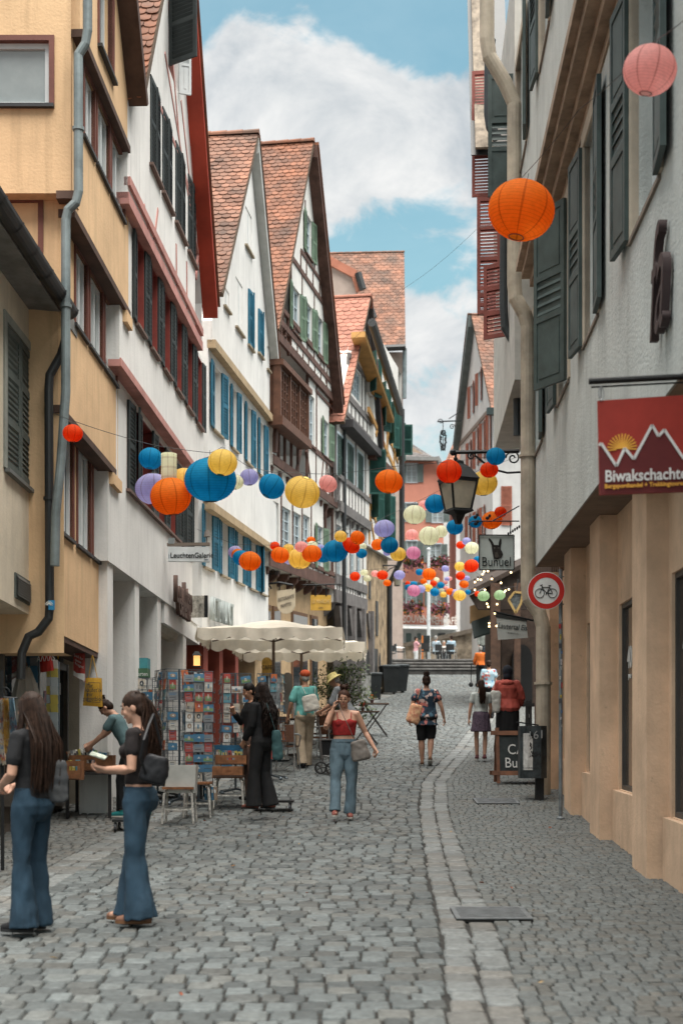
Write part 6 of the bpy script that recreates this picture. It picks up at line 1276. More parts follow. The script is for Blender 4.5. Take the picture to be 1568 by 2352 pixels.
def iron_bush_sign():
    Y = 60; r = thing('guild_sign', 'tall filigree wrought iron hanging sign against the sky beside the corner house', 'sign', W(1040, 970, Y)); m = MB(); P = lambda x, y: W(x, y, Y)
    m.tube([P(1060, 966), P(1004, 968)], .03, 5); m.tube([P(1058, 944), P(1030, 962)], .02, 5); scroll(m, P(1038, 980), .12, 1.4, (1, 0, 0), (0, 0, 1), .018); scroll(m, P(1012, 968), .12, 1.2, (-1, 0, 0), (0, 0, 1), .018); m.tube([P(1017, 968), P(1017, 990)], .015, 5); m.build('bracket', IRON, r)
    m = MB(); rng = random.Random(4)
    for i in range(16):
        y = 990+i*2.8; w = 7 if 3 < i < 11 else 4.5
        for sx in (-1, 1): m.ball(P(1017+sx*w*rng.uniform(.4, 1), y+rng.uniform(-1, 1)), .05, .02, .04, 5, 4)
    for sx in (-1, 0, 1): m.tube([P(1017+sx*5, 990), P(1017+sx*7, 1010), P(1017+sx*4, 1036)], .018, 4)
    m.build('filigree', IRON, r)
    Y = 56; r = thing('street_lamp', 'iron wall lamp with a small lantern on the stone building at the bend', 'street lamp', W(886, 1300, Y)); P = lambda x, y: W(x, y, Y); m = MB(); m.tube([P(868, 1299), P(912, 1299)], .03, 5); scroll(m, P(874, 1306), .13, 1.3, (1, 0, 0), (0, 0, 1), .018); m.tube([P(884, 1318), P(896, 1306), P(912, 1300)], .02, 5); m.tube([P(912, 1299), P(912, 1312)], .02, 5); m.build('bracket', IRON, r)
    m = MB(); c = P(912, 1330); m.lathe([(.10, -.28), (.17, .1), (.19, .12), (.05, .28)], 6, c, cap=True); m.build('cage', IRON, r); m = MB(); m.lathe([(.115, -.26), (.168, .08)], 6, c+V((0, -.02, 0)), cap=False); m.build('glass', MATS['frosted_glass'], r)
iron_bush_sign()
# ---- left: shop signs
def left_signs():
    Y = 23.6; r = thing('hanging_sign', 'white box sign reading LeuchtenGalerie with a tiny lampshade on top', 'sign', W(432, 1252, Y)); P = lambda x, y, d=0: W(x, y, Y+d)
    m = MB(); m.prism([P(386, 1289), P(481, 1290), P(481, 1256), P(386, 1256)], (0, .10, 0)); m.build('panel', M('sign_off_white', (.60, .62, .62), .6), r); m = MB(); m.bar(P(384, 1251, .04), P(482, 1250, .04), .07, .05); m.build('rail', M('rail_brown', (.2, .16, .13), .7), r)
    text_mb('LeuchtenGalerie', .125, M('sign_ink', (.015, .018, .018)), r, 'sign_lettering', P(391, 1276, -.006), (1, 0, 0), (0, 0, 1), .003, 'LEFT', bold=.0015, squeeze=.86); m = MB(); m.bar(P(388, 1282, -.005), P(388, 1272, -.005), .012, .004); m.bar(P(469, 1285, -.005), P(478, 1285, -.005), .012, .004); m.build('blue_marks', M('sign_navy', (.02, .08, .14), .6), r)
    m = MB(); m.tube([P(475, 1248, .05), P(475, 1232, .05)], .01, 6); m.lathe([(.055, -.05), (.028, .06)], 12, P(475, 1226, .05)); m.build('lampshade', M('shade_taupe', (.19, .165, .145), .8), r)
    m = MB(); m.obox(P(394, 1243, .05), (.05, 0, 0), (0, .05, 0), (0, 0, .05)); m.build('floodlight', M('flood_grey', (.25, .27, .27), .5), r)
    # letters mounted on the wall
    F = FA; b = M('letters_rust', (.10, .058, .045), .7, var=.2)
    for txt, x, y, s in (('Leuchten', 402, 1362, .62), ('Galerie', 407, 1392, .60)):
        text_mb(txt, s, b, ROOT_A, 'shop_lettering', F.P(F.s_(x, .1), F.st(x, y-8, .1)[1]-.0, .10), F.uz, (0, 0, 1), .035, 'LEFT', bold=.01, squeeze=.72)
    F = FB; text_mb('ALTE KUNST', .68, M('letters_pale', (.40, .44, .43), .5), ROOT_B, 'shop_lettering', F.P(F.s_(484, .08), F.st(484, 1400, .08)[1], .08), F.uz, (0, 0, 1), .03, 'LEFT', squeeze=.62)
    m = MB(); a = F.s_(471, .4); q = [F.P(a, F.st(471, y, .4)[1], o) for y, o in ((1418, .05), (1418, .42), (1368, .42), (1368, .05))]; s = thing('projecting_sign', 'small picture sign standing out from the white wall before thin metal letters', 'sign', F.P(a, 3.5, .2)); m.prism(q, F.u*.05); m.build('panel', M('picture_sign', (.45, .42, .36), .6, var=.5, vs=7), s); m = MB(); m.bar(q[1], q[2], .06); m.build('edge', IRON, s)
    # restaurant shield and yellow sign
    Y = 36.5; r = thing('shield_sign', 'cream shield shaped sign reading Ristorante Invitto on a black iron bracket', 'sign', W(655, 1355, Y)); P = lambda x, y, d=0: W(x, y, Y+d); m = MB(); pts = [(636, 1357), (678, 1352), (678, 1385)]+[(657+21*math.cos(R(t)), 1388+22*math.sin(R(t))) for t in range(10, 171, 20)]+[(636, 1388)]; m.prism([P(x, y) for x, y in pts], (0, .05, 0)); m.build('panel', M('sign_cream', (.55, .46, .33), .7, var=.1), r)
    for txt, y in (('RISTORANTE', 1374), ('INVITTO', 1390)): text_mb(txt, .13, M('sign_taupe', (.12, .10, .085), .7), r, 'sign_lettering', P(657, y, -.01), (1, 0, .28), (0, 0, 1), .004, squeeze=.56)
    m = MB(); m.tube([P(606, 1350), P(610, 1342), P(640, 1338), P(672, 1344)], .03, 5); m.tube([P(642, 1340), P(642, 1356)], .015, 4); m.tube([P(672, 1344), P(672, 1354)], .015, 4); rng = random.Random(8); scroll(m, P(612, 1353), .12, 1.4, (1, 0, 0), (0, 0, 1), .02); scroll(m, P(610, 1371), .08, 1.3, (1, 0, 0), (0, 0, 1), .018)
    for i in range(9): scroll(m, P(604+rng.uniform(0, 34), 1318+rng.uniform(-22, 14)), rng.uniform(.05, .12), 1.3, (1, 0, 0), (0, 0, 1), .014, rng.uniform(0, 6))
    m.build('bracket', IRON, r)
    Y = 40; r = thing('hanging_sign', 'yellow rectangular sign reading Le Marche hung from a thin black rod', 'sign', W(736, 1367, Y)); P = lambda x, y, d=0: W(x, y, Y+d); m = MB(); m.prism([P(713, 1402), P(760, 1402), P(760, 1367), P(713, 1367)], (0, .05, 0)); m.build('panel', M('sign_mustard', (.60, .35, .06), .6, var=.1), r); text_mb('LE MARCHE', .16, M('sign_pale_yellow', (.68, .50, .22), .6), r, 'sign_lettering', P(737, 1382, -.01), (1, 0, 0), (0, 0, 1), .004, squeeze=.62); text_mb('CAFE', .05, MATS['sign_taupe'], r, 'sign_lettering', P(737, 1396, -.01), (1, 0, 0), (0, 0, 1), .003)
    m = MB(); m.tube([P(692, 1344), P(776, 1342)], .02, 5)
    for x in (724, 749): m.tube([P(x, 1343), P(x, 1370)], .018, 4)
    m.build('rod', IRON, r)
left_signs()
# ================================================================= people
from mathutils import noise as NZ
def blob(mb, vox, sm=4, wr=0.0, ws=14.0, az=1.0, seed=0.0):
    me = mb.mesh(); me.materials.clear(); o = bpy.data.objects.new('tmp', me); COL.objects.link(o)
    a = o.modifiers.new('r', 'REMESH'); a.mode = 'VOXEL'; a.voxel_size = vox
    b = o.modifiers.new('s', 'SMOOTH'); b.factor = .5; b.iterations = sm
    dg = bpy.context.evaluated_depsgraph_get(); dg.update(); n = bpy.data.meshes.new_from_object(o.evaluated_get(dg)); bpy.data.objects.remove(o); bpy.data.meshes.remove(me)
    if wr:
        nr = [v.normal.copy() for v in n.vertices]
        for v, q in zip(n.vertices, nr):
            p = v.co; k = NZ.noise(V((p.x*ws+seed, p.y*ws, p.z*ws*az)))+.5*NZ.noise(V((p.x*ws*2.3, p.y*ws*2.3+seed, p.z*ws*2*az)))
            v.co = p+q*(wr*k)
    return n
def put(name, me, mat, parent):
    me.materials.clear(); me.materials.append(mat); return link(name, me, parent, True, False)
SKIN = M('skin', (.46, .255, .175), .55, var=.08, vs=14, spec=.35); SKIN2 = M('skin_tan', (.36, .19, .12), .55, var=.08, vs=14)
LIP = M('lips', (.33, .10, .085), .5, var=.05); EYE = M('eye_dark', (.02, .015, .012), .35, var=0); BROW = M('brow', (.045, .026, .018), .8)
def hair_mat(n, c): return M('hair_'+n, c, .62, var=.3, vs=30, spec=.16, isl=.4)
HB = hair_mat('brown', (.030, .0155, .010)); HD = hair_mat('dark', (.011, .008, .007)); HG = hair_mat('grey', (.32, .31, .29))
def denim(n, c): return M('denim_'+n, c, .85, var=.16, vs=5, bump=.25, bs=160)
def cloth(n, c, **k): return M('cloth_'+n, c, .88, var=k.pop('var', .12), vs=k.pop('vs', 10), bump=.2, bs=120, **k)
def cap(mb, pts, rad, flat=1.0, n=10):
    pts = [V(p) for p in pts]; mb.tube(pts, rad, n, flat)
    mb.ball(pts[0], rad[0], n=8, m=6); mb.ball(pts[-1], rad[-1], n=8, m=6)
def rings(mb, L, n=20):     # (z, rx, ry, x, y)
    mb.loft([[V((l[3]+l[1]*math.cos(2*math.pi*k/n), l[4]+l[2]*math.sin(2*math.pi*k/n), l[0])) for k in range(n)] for l in L])
def hand(mb, wr, d, nrm, curl, side, s=1.0):
    """palm, four bent fingers and a thumb; d = direction of the hand, nrm = where the palm faces"""
    d = V(d).normalized(); nrm = V(nrm); nrm = (nrm-d*nrm.dot(d)).normalized(); w = d.cross(nrm)*side; wr = V(wr)
    for k in (-1, 0, 1): cap(mb, [wr+w*.010*k, wr+d*.085*s+w*.024*k*s], [.017, .014], 1, 8)
    for i, (l, x) in enumerate(((.070, -.031), (.078, -.010), (.073, .011), (.057, .031))):
        p = wr+d*.083*s+w*x*s; P = [p]; a = 0
        for f in (.45, .32, .23): a += R(curl*(1+.12*i)); p = p+(d*math.cos(a)+nrm*math.sin(a))*l*f*s*1.05; P.append(p)
        cap(mb, P, [.0092, .0086, .0078, .0068], 1, 7)
    p = wr+d*.022*s-w*.024*s; q = p+(d*.6-w*.65+nrm*.35).normalized()*.042*s; cap(mb, [p, q, q+(d*.8-w*.2+nrm*.5).normalized()*.034*s], [.0135, .0105, .008], 1, 7)
REST = dict(Ls=(-.165, 0, 1.385), Le=(-.205, -.02, 1.10), Lw=(-.225, .05, .865), Rs=(.165, 0, 1.385), Re=(.205, -.02, 1.10), Rw=(.225, .05, .865), Lh=(-.085, 0, .90), Lk=(-.095, .015, .49), La=(-.10, -.03, .085), Rh=(.085, 0, .90), Rk=(.095, .015, .49), Ra=(.10, -.03, .085),
            Lf=0.0, Rf=0.0, head=(0.0, 0.0), lean=0.0, curl=18)
def person(label, px, yf, Y, H, heading, pose=None, skin=SKIN, hair=('short', HB), top=None, legs=None, shoes=None, vox=.0075, group=None, belly=1.0, face=True, hat=None, skirt=None, z=None, x=None):
    q = dict(REST); q.update(pose or {}); s = H/1.70; ln = R(q['lean'])
    root = thing('person', label, 'person', ((px-CX)/FPX*Y if x is None else x, Y, (zg(Y) if z is None else z)), group, -R(heading)); root.scale = (s, s, s)
    if yf: root.location.z = CZ+(CY-yf)/FPX*Y
    J = {}
    def bend(p):       # lean of the trunk about the hips
        p = V(p); d = p-V((0, 0, .93)); 
        return V((p.x, d.y*math.cos(ln)+d.z*math.sin(ln), .93+d.z*math.cos(ln)-d.y*math.sin(ln))) if p.z > .93 else p
    for k, v in q.items():
        if isinstance(v, tuple) and len(v) == 3: J[k] = bend(v) if k[1] == 's' else V(v)
    hp, hy = q['head']; HM = Matrix.Rotation(-R(hy), 3, 'Z') @ Matrix.Rotation(-R(hp), 3, 'X'); nk = V((0, -.005, 1.47))
    def hd(p): return bend(nk+HM @ (V(p)-nk))
    hr = Matrix.Rotation(-ln, 3, 'X') @ HM
    b = MB()     # ---- one continuous body
    def tor(L, m): 
        n = 20; m.loft([[bend((l[3]+l[1]*math.cos(2*math.pi*k/n), l[4]+l[2]*math.sin(2*math.pi*k/n), l[0])) for k in range(n)] for l in L])
    g = belly
    TOR = [(.84, .13*g, .10*g, 0, -.01), (.93, .158*g, .112*g, 0, -.015), (1.02, .142*g, .10*g, 0, 0), (1.10, .125*g, .09*g, 0, .005), (1.20, .135*g, .098*g, 0, .008), (1.30, .15*g, .103*g, 0, .005), (1.37, .155, .085, 0, -.005), (1.42, .10, .065, 0, -.012), (1.45, .055, .052, 0, -.012)]
    tor(TOR, b); cap(b, [bend((0, -.015, 1.40)), bend((0, -.006, 1.47)), hd((0, .004, 1.55))], [.056, .050, .052])
    b.ball(hd((0, -.004, 1.612)), .072, .090, .092, 14, 10, hr); b.ball(hd((0, .026, 1.555)), .054, .062, .062, 12, 8, hr); b.ball(hd((0, .062, 1.508)), .026, .022, .020, 8, 6, hr)
    b.ball(hd((0, .092, 1.578)), .012, .018, .015, 8, 6, hr); cap(b, [hd((0, .082, 1.612)), hd((0, .097, 1.582))], [.009, .011], 1, 6)
    for e in (-1, 1): b.ball(hd((e*.074, -.008, 1.585)), .010, .02, .032, 8, 6, hr); b.ball(hd((e*.032, .062, 1.57)), .026, .022, .026, 8, 6, hr)
    for S_, e in (('L', -1), ('R', 1)):
        sh, el, wr = J[S_+'s'], J[S_+'e'], J[S_+'w']; fa = (wr-el).normalized(); up = (el-sh).normalized()
        cap(b, [bend((e*.09, -.01, 1.39)), sh, sh.lerp(el, .35), el, el+fa*.07, wr], [.052, .052*g, .047*g, .036, .038, .025])
        nrm = V(q.get(S_+'n', (-e, .3, 0))); hand(b, wr, q.get(S_+'d', fa), nrm, q.get(S_+'c', q['curl']), e)
        h, k, a = J[S_+'h'], J[S_+'k'], J[S_+'a']; cap(b, [h+V((0, 0, .02)), h.lerp(k, .4), k, k.lerp(a, .35)+V((0, -.012, 0)), a], [.082*g, .072*g, .049*g, .052*g, .035])
        f = R(q[S_+'f']); tip = a+V((math.sin(f)*e*.3, math.cos(f), 0))*.14+V((0, 0, -.05-q.get(S_+'t', 0)*.0)); cap(b, [a+V((0, -.02, -.04)), a+V((0, .05, -.045)), tip], [.035, .034, .026])
    body = put('body', blob(b, vox, 3), skin, root)
    if face:
        m = MB()
        for e in (-1, 1): m.ball(hd((e*.031, .0795, 1.605)), .0115, .006, .0068, 8, 6, hr)
        put('eyes', m.mesh(), EYE, root); m = MB()
        for e in (-1, 1): cap(m, [hd((e*.016, .087, 1.628)), hd((e*.034, .083, 1.633)), hd((e*.05, .072, 1.626))], [.0035, .004, .002], 1, 5)
        put('eyebrows', m.mesh(), BROW, root); m = MB(); cap(m, [hd((-.022, .080, 1.541)), hd((0, .088, 1.543)), hd((.022, .080, 1.541))], [.003, .0065, .003], 1, 6); put('lips', m.mesh(), LIP, root)
    # ---- hair
    kind, hm = hair[0], hair[1]; rng = random.Random(len(label)*7+int(px)); m = MB()
    if kind != 'none':
        m.ball(hd((0, -.016, 1.632)), .082, .094, .088, 14, 10, hr); m.ball(hd((0, -.045, 1.58)), .074, .066, .075, 12, 8, hr)
        hr_o = put('hair', blob(m, .009, 2, .004, 40, .3), hm, root); m = MB()
        def strand(P, r): m.tube(P, [r, r, r*.95, r*.8, r*.3][:len(P)] if len(P) <= 5 else [r]*(len(P)-1)+[r*.3], 4)
        if kind == 'long':
            zl, wv = hair[2], hair[3]
            for i in range(420):
                a = rng.uniform(-155, 155)*(1 if i % 3 else .8); az = R(a); r0 = V((math.sin(az)*.078, -math.cos(az)*.088-.012, 0)); t = rng.uniform(.0, 1)
                P = [hd((r0.x*.5*t, r0.y*.5*t, 1.715-.02*t)), hd((r0.x*.98, r0.y, 1.66-.03*rng.random())), hd((r0.x*1.12, r0.y*1.12-.006, 1.57))]
                zz = zl+rng.uniform(-.04, .10)+.12*max(0, abs(a)-95)/60; ex = r0.x*rng.uniform(1.1, 1.75)+rng.gauss(0, .012); ey = (-.125+rng.gauss(0, .018)) if abs(a) < 100 else .07+rng.uniform(-.03, .03)
                n = 9
                for j in range(1, n+1):
                    u = j/n; zc = lerp(1.57, zz, u); k2 = min(1, u*2.2); ph = rng.random()*.6+i
                    P.append(bend((lerp(r0.x*1.12, ex, k2)+math.sin(u*wv[0]+ph)*wv[1], lerp(r0.y*1.12, ey, k2)-.03*math.sin(u*3)*.6+math.cos(u*wv[0]*.9+ph)*wv[1], zc)))
                strand(P, rng.uniform(.0032, .0065))
        elif kind == 'pony':
            zl, wv = hair[2], hair[3]; b0 = hd((0, -.105, 1.665)); off = V(hair[4]) if len(hair) > 4 else V((0, 0, 0))
            for i in range(260):
                c = V((rng.gauss(0, .34), rng.gauss(0, .34), 0)); sp = rng.uniform(.3, 1); P = [hd((c.x*.05, -.05, 1.70)), b0+V((c.x*.012, 0, c.y*.012))]
                zz = zl+rng.uniform(-.05, .12)
                for j in range(1, 9):
                    u = j/8; w = .052*math.sin(min(1, u*1.5)*math.pi*.62)+.012; P.append(b0+bend(V((0, -.055*math.sin(min(u*2.5, 1.57)), lerp(1.665, zz, u))))-bend(V((0, 0, 1.665)))+V((c.x*w*1.5+math.sin(u*wv[0]+i)*wv[1], c.y*w*1.3+math.cos(u*wv[0]+i)*wv[1], 0))+off*u)
                strand(P, rng.uniform(.0028, .0055))
        elif kind == 'bun':
            c = V(hair[2]); m.ball(hd(c), .045, .043, .042, 10, 8, hr)
            for i in range(50):
                a, e = rng.uniform(0, 6.28), rng.uniform(-1, 1); o = V((math.cos(a), math.sin(a), e))*.045; strand([hd(c+o), hd(c+o*1.12+V((rng.gauss(0, .012), rng.gauss(0, .012), rng.gauss(0, .012)))), hd(c+V((o.y, -o.x, -o.z))*1.05)], .007)
        if m.v: link('hair_strands', m.mesh(mat=hm), hr_o, True, False)
    # ---- clothes
    if top:
        mat, slv, low, ease = top['mat'], top.get('sleeve', .5), top.get('low', .93), top.get('ease', .012); m = MB(); fl = top.get('flare', 0)
        L = [l for l in TOR if low-.03 <= l[0] <= top.get('high', 1.42)]; L = [(max(l[0], low), l[1]+ease+fl*max(0, (1.2-l[0])), l[2]+ease+fl*max(0, 1.2-l[0]), l[3], l[4]) for l in L]
        if low < .84: L = [(low, .165*g+ease+fl*(1.2-low), .12*g+ease+fl*(1.2-low), 0, -.01)]+L
        if top.get('bust', 0) and top.get('high', 1.42) > 1.25:
            for e in (-1, 1): m.ball(bend((e*.066, .085, 1.265)), .062, .048, .058, 12, 8)
        tor(L, m)
        if slv >= 0:
            for S_, e in (('L', -1), ('R', 1)):
                sh, el, wr = J[S_+'s'], J[S_+'e'], J[S_+'w']; P = [bend((e*.09, -.01, 1.395)), sh+V((0, 0, .004)), sh.lerp(el, min(slv, .98)*.55), sh.lerp(el, min(1, slv))]; r = [.05+ease*.4, .053*g+ease*.35, .052*g+ease*.5, .050*g+ease*.7+top.get('cuff', 0)*.8]
                if slv > 1: P += [el.lerp(wr, .5*(slv-1)), el.lerp(wr, slv-1)]; r = r[:3]+[.044+ease*.7, .043+ease*.7, .034+ease*.7+top.get('cuff', 0)]
                m.tube(P, r, 14); m.ball(P[0], r[0], n=10, m=6); m.ball(sh, r[1], n=10, m=6); m.ball(P[3], r[3]*.97, n=10, m=6)
        put(top.get('name', 'shirt'), blob(m, .0095, 3, top.get('wr', .006), top.get('ws', 13), .6, px), mat, root)
        if top.get('straps'):
            m = MB()
            for e in (-1, 1): cap(m, [bend((e*.085, .092, 1.30)), bend((e*.092, .075, 1.37)), bend((e*.098, .005, 1.432)), bend((e*.09, -.08, 1.38))], [.006]*4, 1, 6)
            put('strap', m.mesh(), mat, root)
    if legs:
        mat = legs['mat']; r = legs['r']; m = MB(); hi = legs.get('high', 1.02); cut = legs.get('cut', 1.0); e_ = legs.get('ease', .012)
        tor([(.79, .08*g, .085*g, 0, -.005), (.84, .142*g+e_, .112*g+e_, 0, -.012), (.90, .165*g+e_, .122*g+e_, 0, -.018), (.96, .158*g+e_, .114*g+e_, 0, -.01), (hi, .142*g+e_*.7, .10*g+e_*.7, 0, 0)], m)
        for S_ in 'LR':
            h, k, a = J[S_+'h'], J[S_+'k'], J[S_+'a']; P = [h, h.lerp(k, .5), k, k.lerp(a, .5), a+V((0, 0, legs.get('hem', -.03)))]
            if cut < 1: P = [h, h.lerp(k, .5*cut*2 if cut < .5 else .6), k.lerp(a, max(0, cut-.5)*2) if cut >= .5 else h.lerp(k, cut*2)]
            m.tube(P, r[:len(P)], 14); m.ball(h, r[0], n=10, m=6)
            if len(P) == 5: m.ball(k, r[2]*.99, n=10, m=6)
        o = put(legs.get('name', 'trousers'), blob(m, .010, 3, legs.get('wr', .007), legs.get('ws', 11), .55, px+3), mat, root)
        if legs.get('belt'):
            d = MB(); tor([(hi-.035, .147*g+e_, .105*g+e_, 0, 0), (hi+.004, .144*g+e_, .102*g+e_, 0, 0)], d); put('waistband', d.mesh(), mat, o)
    if skirt:
        m = MB(); w = skirt['w']; tor([(skirt['z'], w, w*.82, 0, -.01), (lerp(skirt['z'], 1.0, .5), lerp(w, .16*g, .45), lerp(w*.82, .125*g, .45), 0, -.012), (.95, .17*g+.012, .128*g+.01, 0, -.012), (1.03, .148*g+.008, .106*g+.008, 0, 0)], m); put('skirt', blob(m, .011, 3, .010, 16, .12, px), skirt['mat'], root)
    if shoes:
        for S_, e in (('L', -1), ('R', 1)):
            a = J[S_+'a']; f = R(q[S_+'f']); d = V((math.sin(f)*e, math.cos(f), 0)); pit = q.get(S_+'p', 0); dz = V((0, 0, math.sin(R(pit)))); m = MB(); c = a+V((0, 0, -.052))
            cap(m, [c-d*.045+V((0, 0, .012)), c+d*.03+V((0, 0, .012)), c+d*.115-dz*.11, c+d*.165-dz*.16+V((0, 0, -.006))], [.041, .043, .037, .028], 1, 10)
            if shoes.get('high', 1): cap(m, [c, a+V((0, -.005, .0))], [.040, .041])
            sh_ = put('shoe', blob(m, .008, 2), shoes['mat'], root)
            if shoes.get('sole'):
                m = MB(); n = 16; side = d.cross(V((0, 0, 1))); P = []
                for k in range(n):
                    t = 2*math.pi*k/n; u = math.cos(t); P.append(c+d*(.06+.135*u)+side*(.044*math.sin(t))-V((0, 0, .033))-dz*max(0, .06+.135*u))
                m.prism(P, (0, 0, .02)); link('sole', m.mesh(mat=shoes['sole']), sh_, False)
    root['_'] = 0; del root['_']
    return root, bend, hd, J
def world(root, p):
    return Matrix.LocRotScale(root.location, root.rotation_euler, root.scale) @ V(p)
BLACK = cloth('black', (.010, .010, .011)); JEANS = denim('blue', (.017, .040, .064)); JLIGHT = denim('light', (.125, .185, .225)); SOLE = M('sole_pale', (.5, .47, .42), .7); SOLEB = M('sole_black', (.02, .02, .02), .7)
# two women browsing at the left, in front
p1 = person('long haired woman in dark grey tee and flared jeans at the left edge', 74, 2138, 9.9, 1.65, -62, dict(Le=(-.22, .00, 1.12), Lw=(-.10, .20, 1.04), Re=(.22, .02, 1.12), Rw=(.06, .22, 1.03), Ln=(1, .2, .2), Rn=(-1, .2, .2), curl=32, Lf=10, Rf=12, Lk=(-.095, .02, .49), La=(-.11, -.02, .085), Ra=(.13, .05, .085), Rk=(.11, .05, .49), head=(8, 0)), hair=('long', HB, 1.02, (6, .006)), top=dict(mat=cloth('charcoal', (.014, .014, .0155)), sleeve=.62, low=.95, cuff=.006, wr=.007), belly=.92, legs=dict(mat=JEANS, r=[.088, .080, .064, .080, .112], hem=-.055, belt=1, wr=.015, ws=10), shoes=dict(mat=BLACK, sole=SOLEB), face=True)
p2 = person('woman with curly ponytail, black tee and wide blue jeans reading a card', 318, 2118, 10.3, 1.66, -82, dict(Le=(-.215, -.01, 1.13), Lw=(-.10, .215, 1.13), Re=(.20, .05, 1.13), Rw=(.06, .24, 1.12), Ld=(.15, 1, .15), Rd=(-.2, 1, .1), Ln=(.6, -.1, 1), Rn=(-.6, -.1, 1), curl=24, Lf=6, Rf=10, La=(-.10, -.05, .085), Lk=(-.10, .0, .49), Ra=(.11, .10, .085), Rk=(.10, .06, .49), head=(16, -4)), hair=('pony', HB, 1.12, (9, .012)), top=dict(mat=cloth('brown_black', (.016, .012, .012)), sleeve=.50, low=1.01, cuff=.004, wr=.005, bust=1, ease=.008), belly=.92, legs=dict(mat=denim('mid', (.025, .054, .084)), r=[.090, .084, .074, .094, .128], hem=-.05, belt=1, high=1.0, wr=.014, ws=10), shoes=dict(mat=cloth('suede_brown', (.20, .10, .065)), sole=M('sole_gum', (.16, .075, .035), .7)))
p3 = person('woman with a messy bun bending over the book table', 300, None, 19.1, 1.68, -85, dict(lean=28, Le=(-.17, .34, 1.12), Lw=(-.14, .50, .98), Re=(.17, .36, 1.15), Rw=(.10, .55, 1.02), head=(22, 0), La=(-.10, .10, .085), Lk=(-.10, .12, .49), Ra=(.11, -.18, .09), Rk=(.10, -.04, .49)), hair=('bun', HB, (0, -.06, 1.745)), top=dict(mat=cloth('teal_grey', (.09, .15, .16)), sleeve=.6, low=.93), legs=dict(mat=BLACK, r=[.095, .085, .065, .06, .055], hem=.02), shoes=dict(mat=cloth('teal', (.02, .19, .19)), sole=SOLE), vox=.009)
p4 = person('woman all in black with very long curly dark hair standing at the postcard racks', 600, 1858, 18.8, 1.66, -58, dict(Le=(-.20, .02, 1.12), Lw=(-.17, .16, .92), Re=(.21, -.02, 1.11), Rw=(.20, .08, .90), Ln=(1, .3, 0), curl=25, Lf=5, Rf=8, La=(-.12, .04, .085), Ra=(.11, -.08, .085), Lk=(-.105, .04, .49)), skin=SKIN2, hair=('long', hair_mat('dark_brown', (.016, .0095, .0075)), 1.0, (17, .024)), top=dict(mat=BLACK, sleeve=1.92, low=.90, wr=.006, ease=.016), legs=dict(mat=cloth('black_rib', (.013, .013, .014)), r=[.098, .09, .080, .092, .115], hem=-.05), shoes=dict(mat=cloth('red_brown', (.15, .05, .035)), sole=SOLEB), face=False)
p5 = person('dark haired woman in black half hidden behind the one with long curls', 577, 1838, 20.3, 1.66, -112, dict(Re=(.20, .10, 1.14), Rw=(.08, .24, 1.28), Rd=(-.3, .5, .8), Rn=(-1, 0, 0), curl=40, head=(18, 0)), skin=SKIN2, hair=('short', HD), top=dict(mat=BLACK, sleeve=1.9, low=.9), legs=dict(mat=cloth('dusty_brown', (.12, .075, .06)), r=[.095, .09, .075, .08, .09]), shoes=dict(mat=BLACK), vox=.009)
p8 = person('woman in red crop top and light jeans walking with a phone at her ear', 790, 1880, 18.8, 1.69, 178, dict(Re=(.25, .10, 1.19), Rw=(.145, .085, 1.45), Rd=(-.2, -.1, 1), Rn=(-1, -.2, 0), Rc=30, Le=(-.285, -.03, 1.14), Lw=(-.40, .07, .93), Ld=(-.35, .45, -.75), Ln=(.8, .4, 0), Lc=30, Rk=(.115, .05, .50), Ra=(.125, .14, .12), Lk=(-.10, .02, .49), La=(-.075, -.02, .085), Rf=6, Lf=4, head=(14, 8)), hair=('bun', hair_mat('auburn', (.045, .021, .014)), (.0, -.05, 1.735)), top=dict(mat=M('cloth_red', (.30, .018, .018), .8, var=.2, vs=18, bump=.2, bs=140), name='crop_top', sleeve=-1, low=1.10, high=1.31, ease=.012, bust=1, straps=1, wr=.003), legs=dict(mat=JLIGHT, r=[.104, .093, .072, .074, .082], hem=-.02, high=1.05, belt=1, ease=.010, wr=.010), shoes=dict(mat=cloth('rust', (.23, .075, .06)), sole=SOLE), belly=1.08)
def floral(n, base, a, b, c, sc):
    m = M('cloth_floral_'+n, base, .85, var=0); nt = m.node_tree; N = nt.nodes; L = nt.links; bs = N['Principled BSDF']; tc = N.new('ShaderNodeTexCoord')
    v = N.new('ShaderNodeTexVoronoi'); v.inputs['Scale'].default_value = sc; nn = N.new('ShaderNodeTexNoise'); nn.inputs['Scale'].default_value = sc*2.2; L.new(tc.outputs['Object'], nn.inputs['Vector'])
    ad = N.new('ShaderNodeVectorMath'); ad.operation = 'MULTIPLY_ADD'; L.new(nn.outputs['Color'], ad.inputs[0]); ad.inputs[1].default_value = (.09, .09, .09); L.new(tc.outputs['Object'], ad.inputs[2]); L.new(ad.outputs[0], v.inputs['Vector'])
    cr = N.new('ShaderNodeValToRGB'); cr.color_ramp.interpolation = 'CONSTANT'; s = N.new('ShaderNodeSeparateColor'); L.new(v.outputs['Color'], s.inputs[0]); L.new(s.outputs[0], cr.inputs[0]); E = cr.color_ramp.elements; E[0].color = (*base, 1); E[1].position = .34; E[1].color = (*a, 1)
    for p, c_ in ((.58, b), (.8, c)): e = E.new(p); e.color = (*c_, 1)
    mx = N.new('ShaderNodeMix'); mx.data_type = 'RGBA'; lt = N.new('ShaderNodeMath'); lt.operation = 'LESS_THAN'; lt.inputs[1].default_value = .55; L.new(v.outputs['Distance'], lt.inputs[0]); L.new(lt.outputs[0], mx.inputs[0]); mx.inputs[6].default_value = (*base, 1); L.new(cr.outputs[0], mx.inputs[7]); L.new(mx.outputs[2], bs.inputs['Base Color']); return m
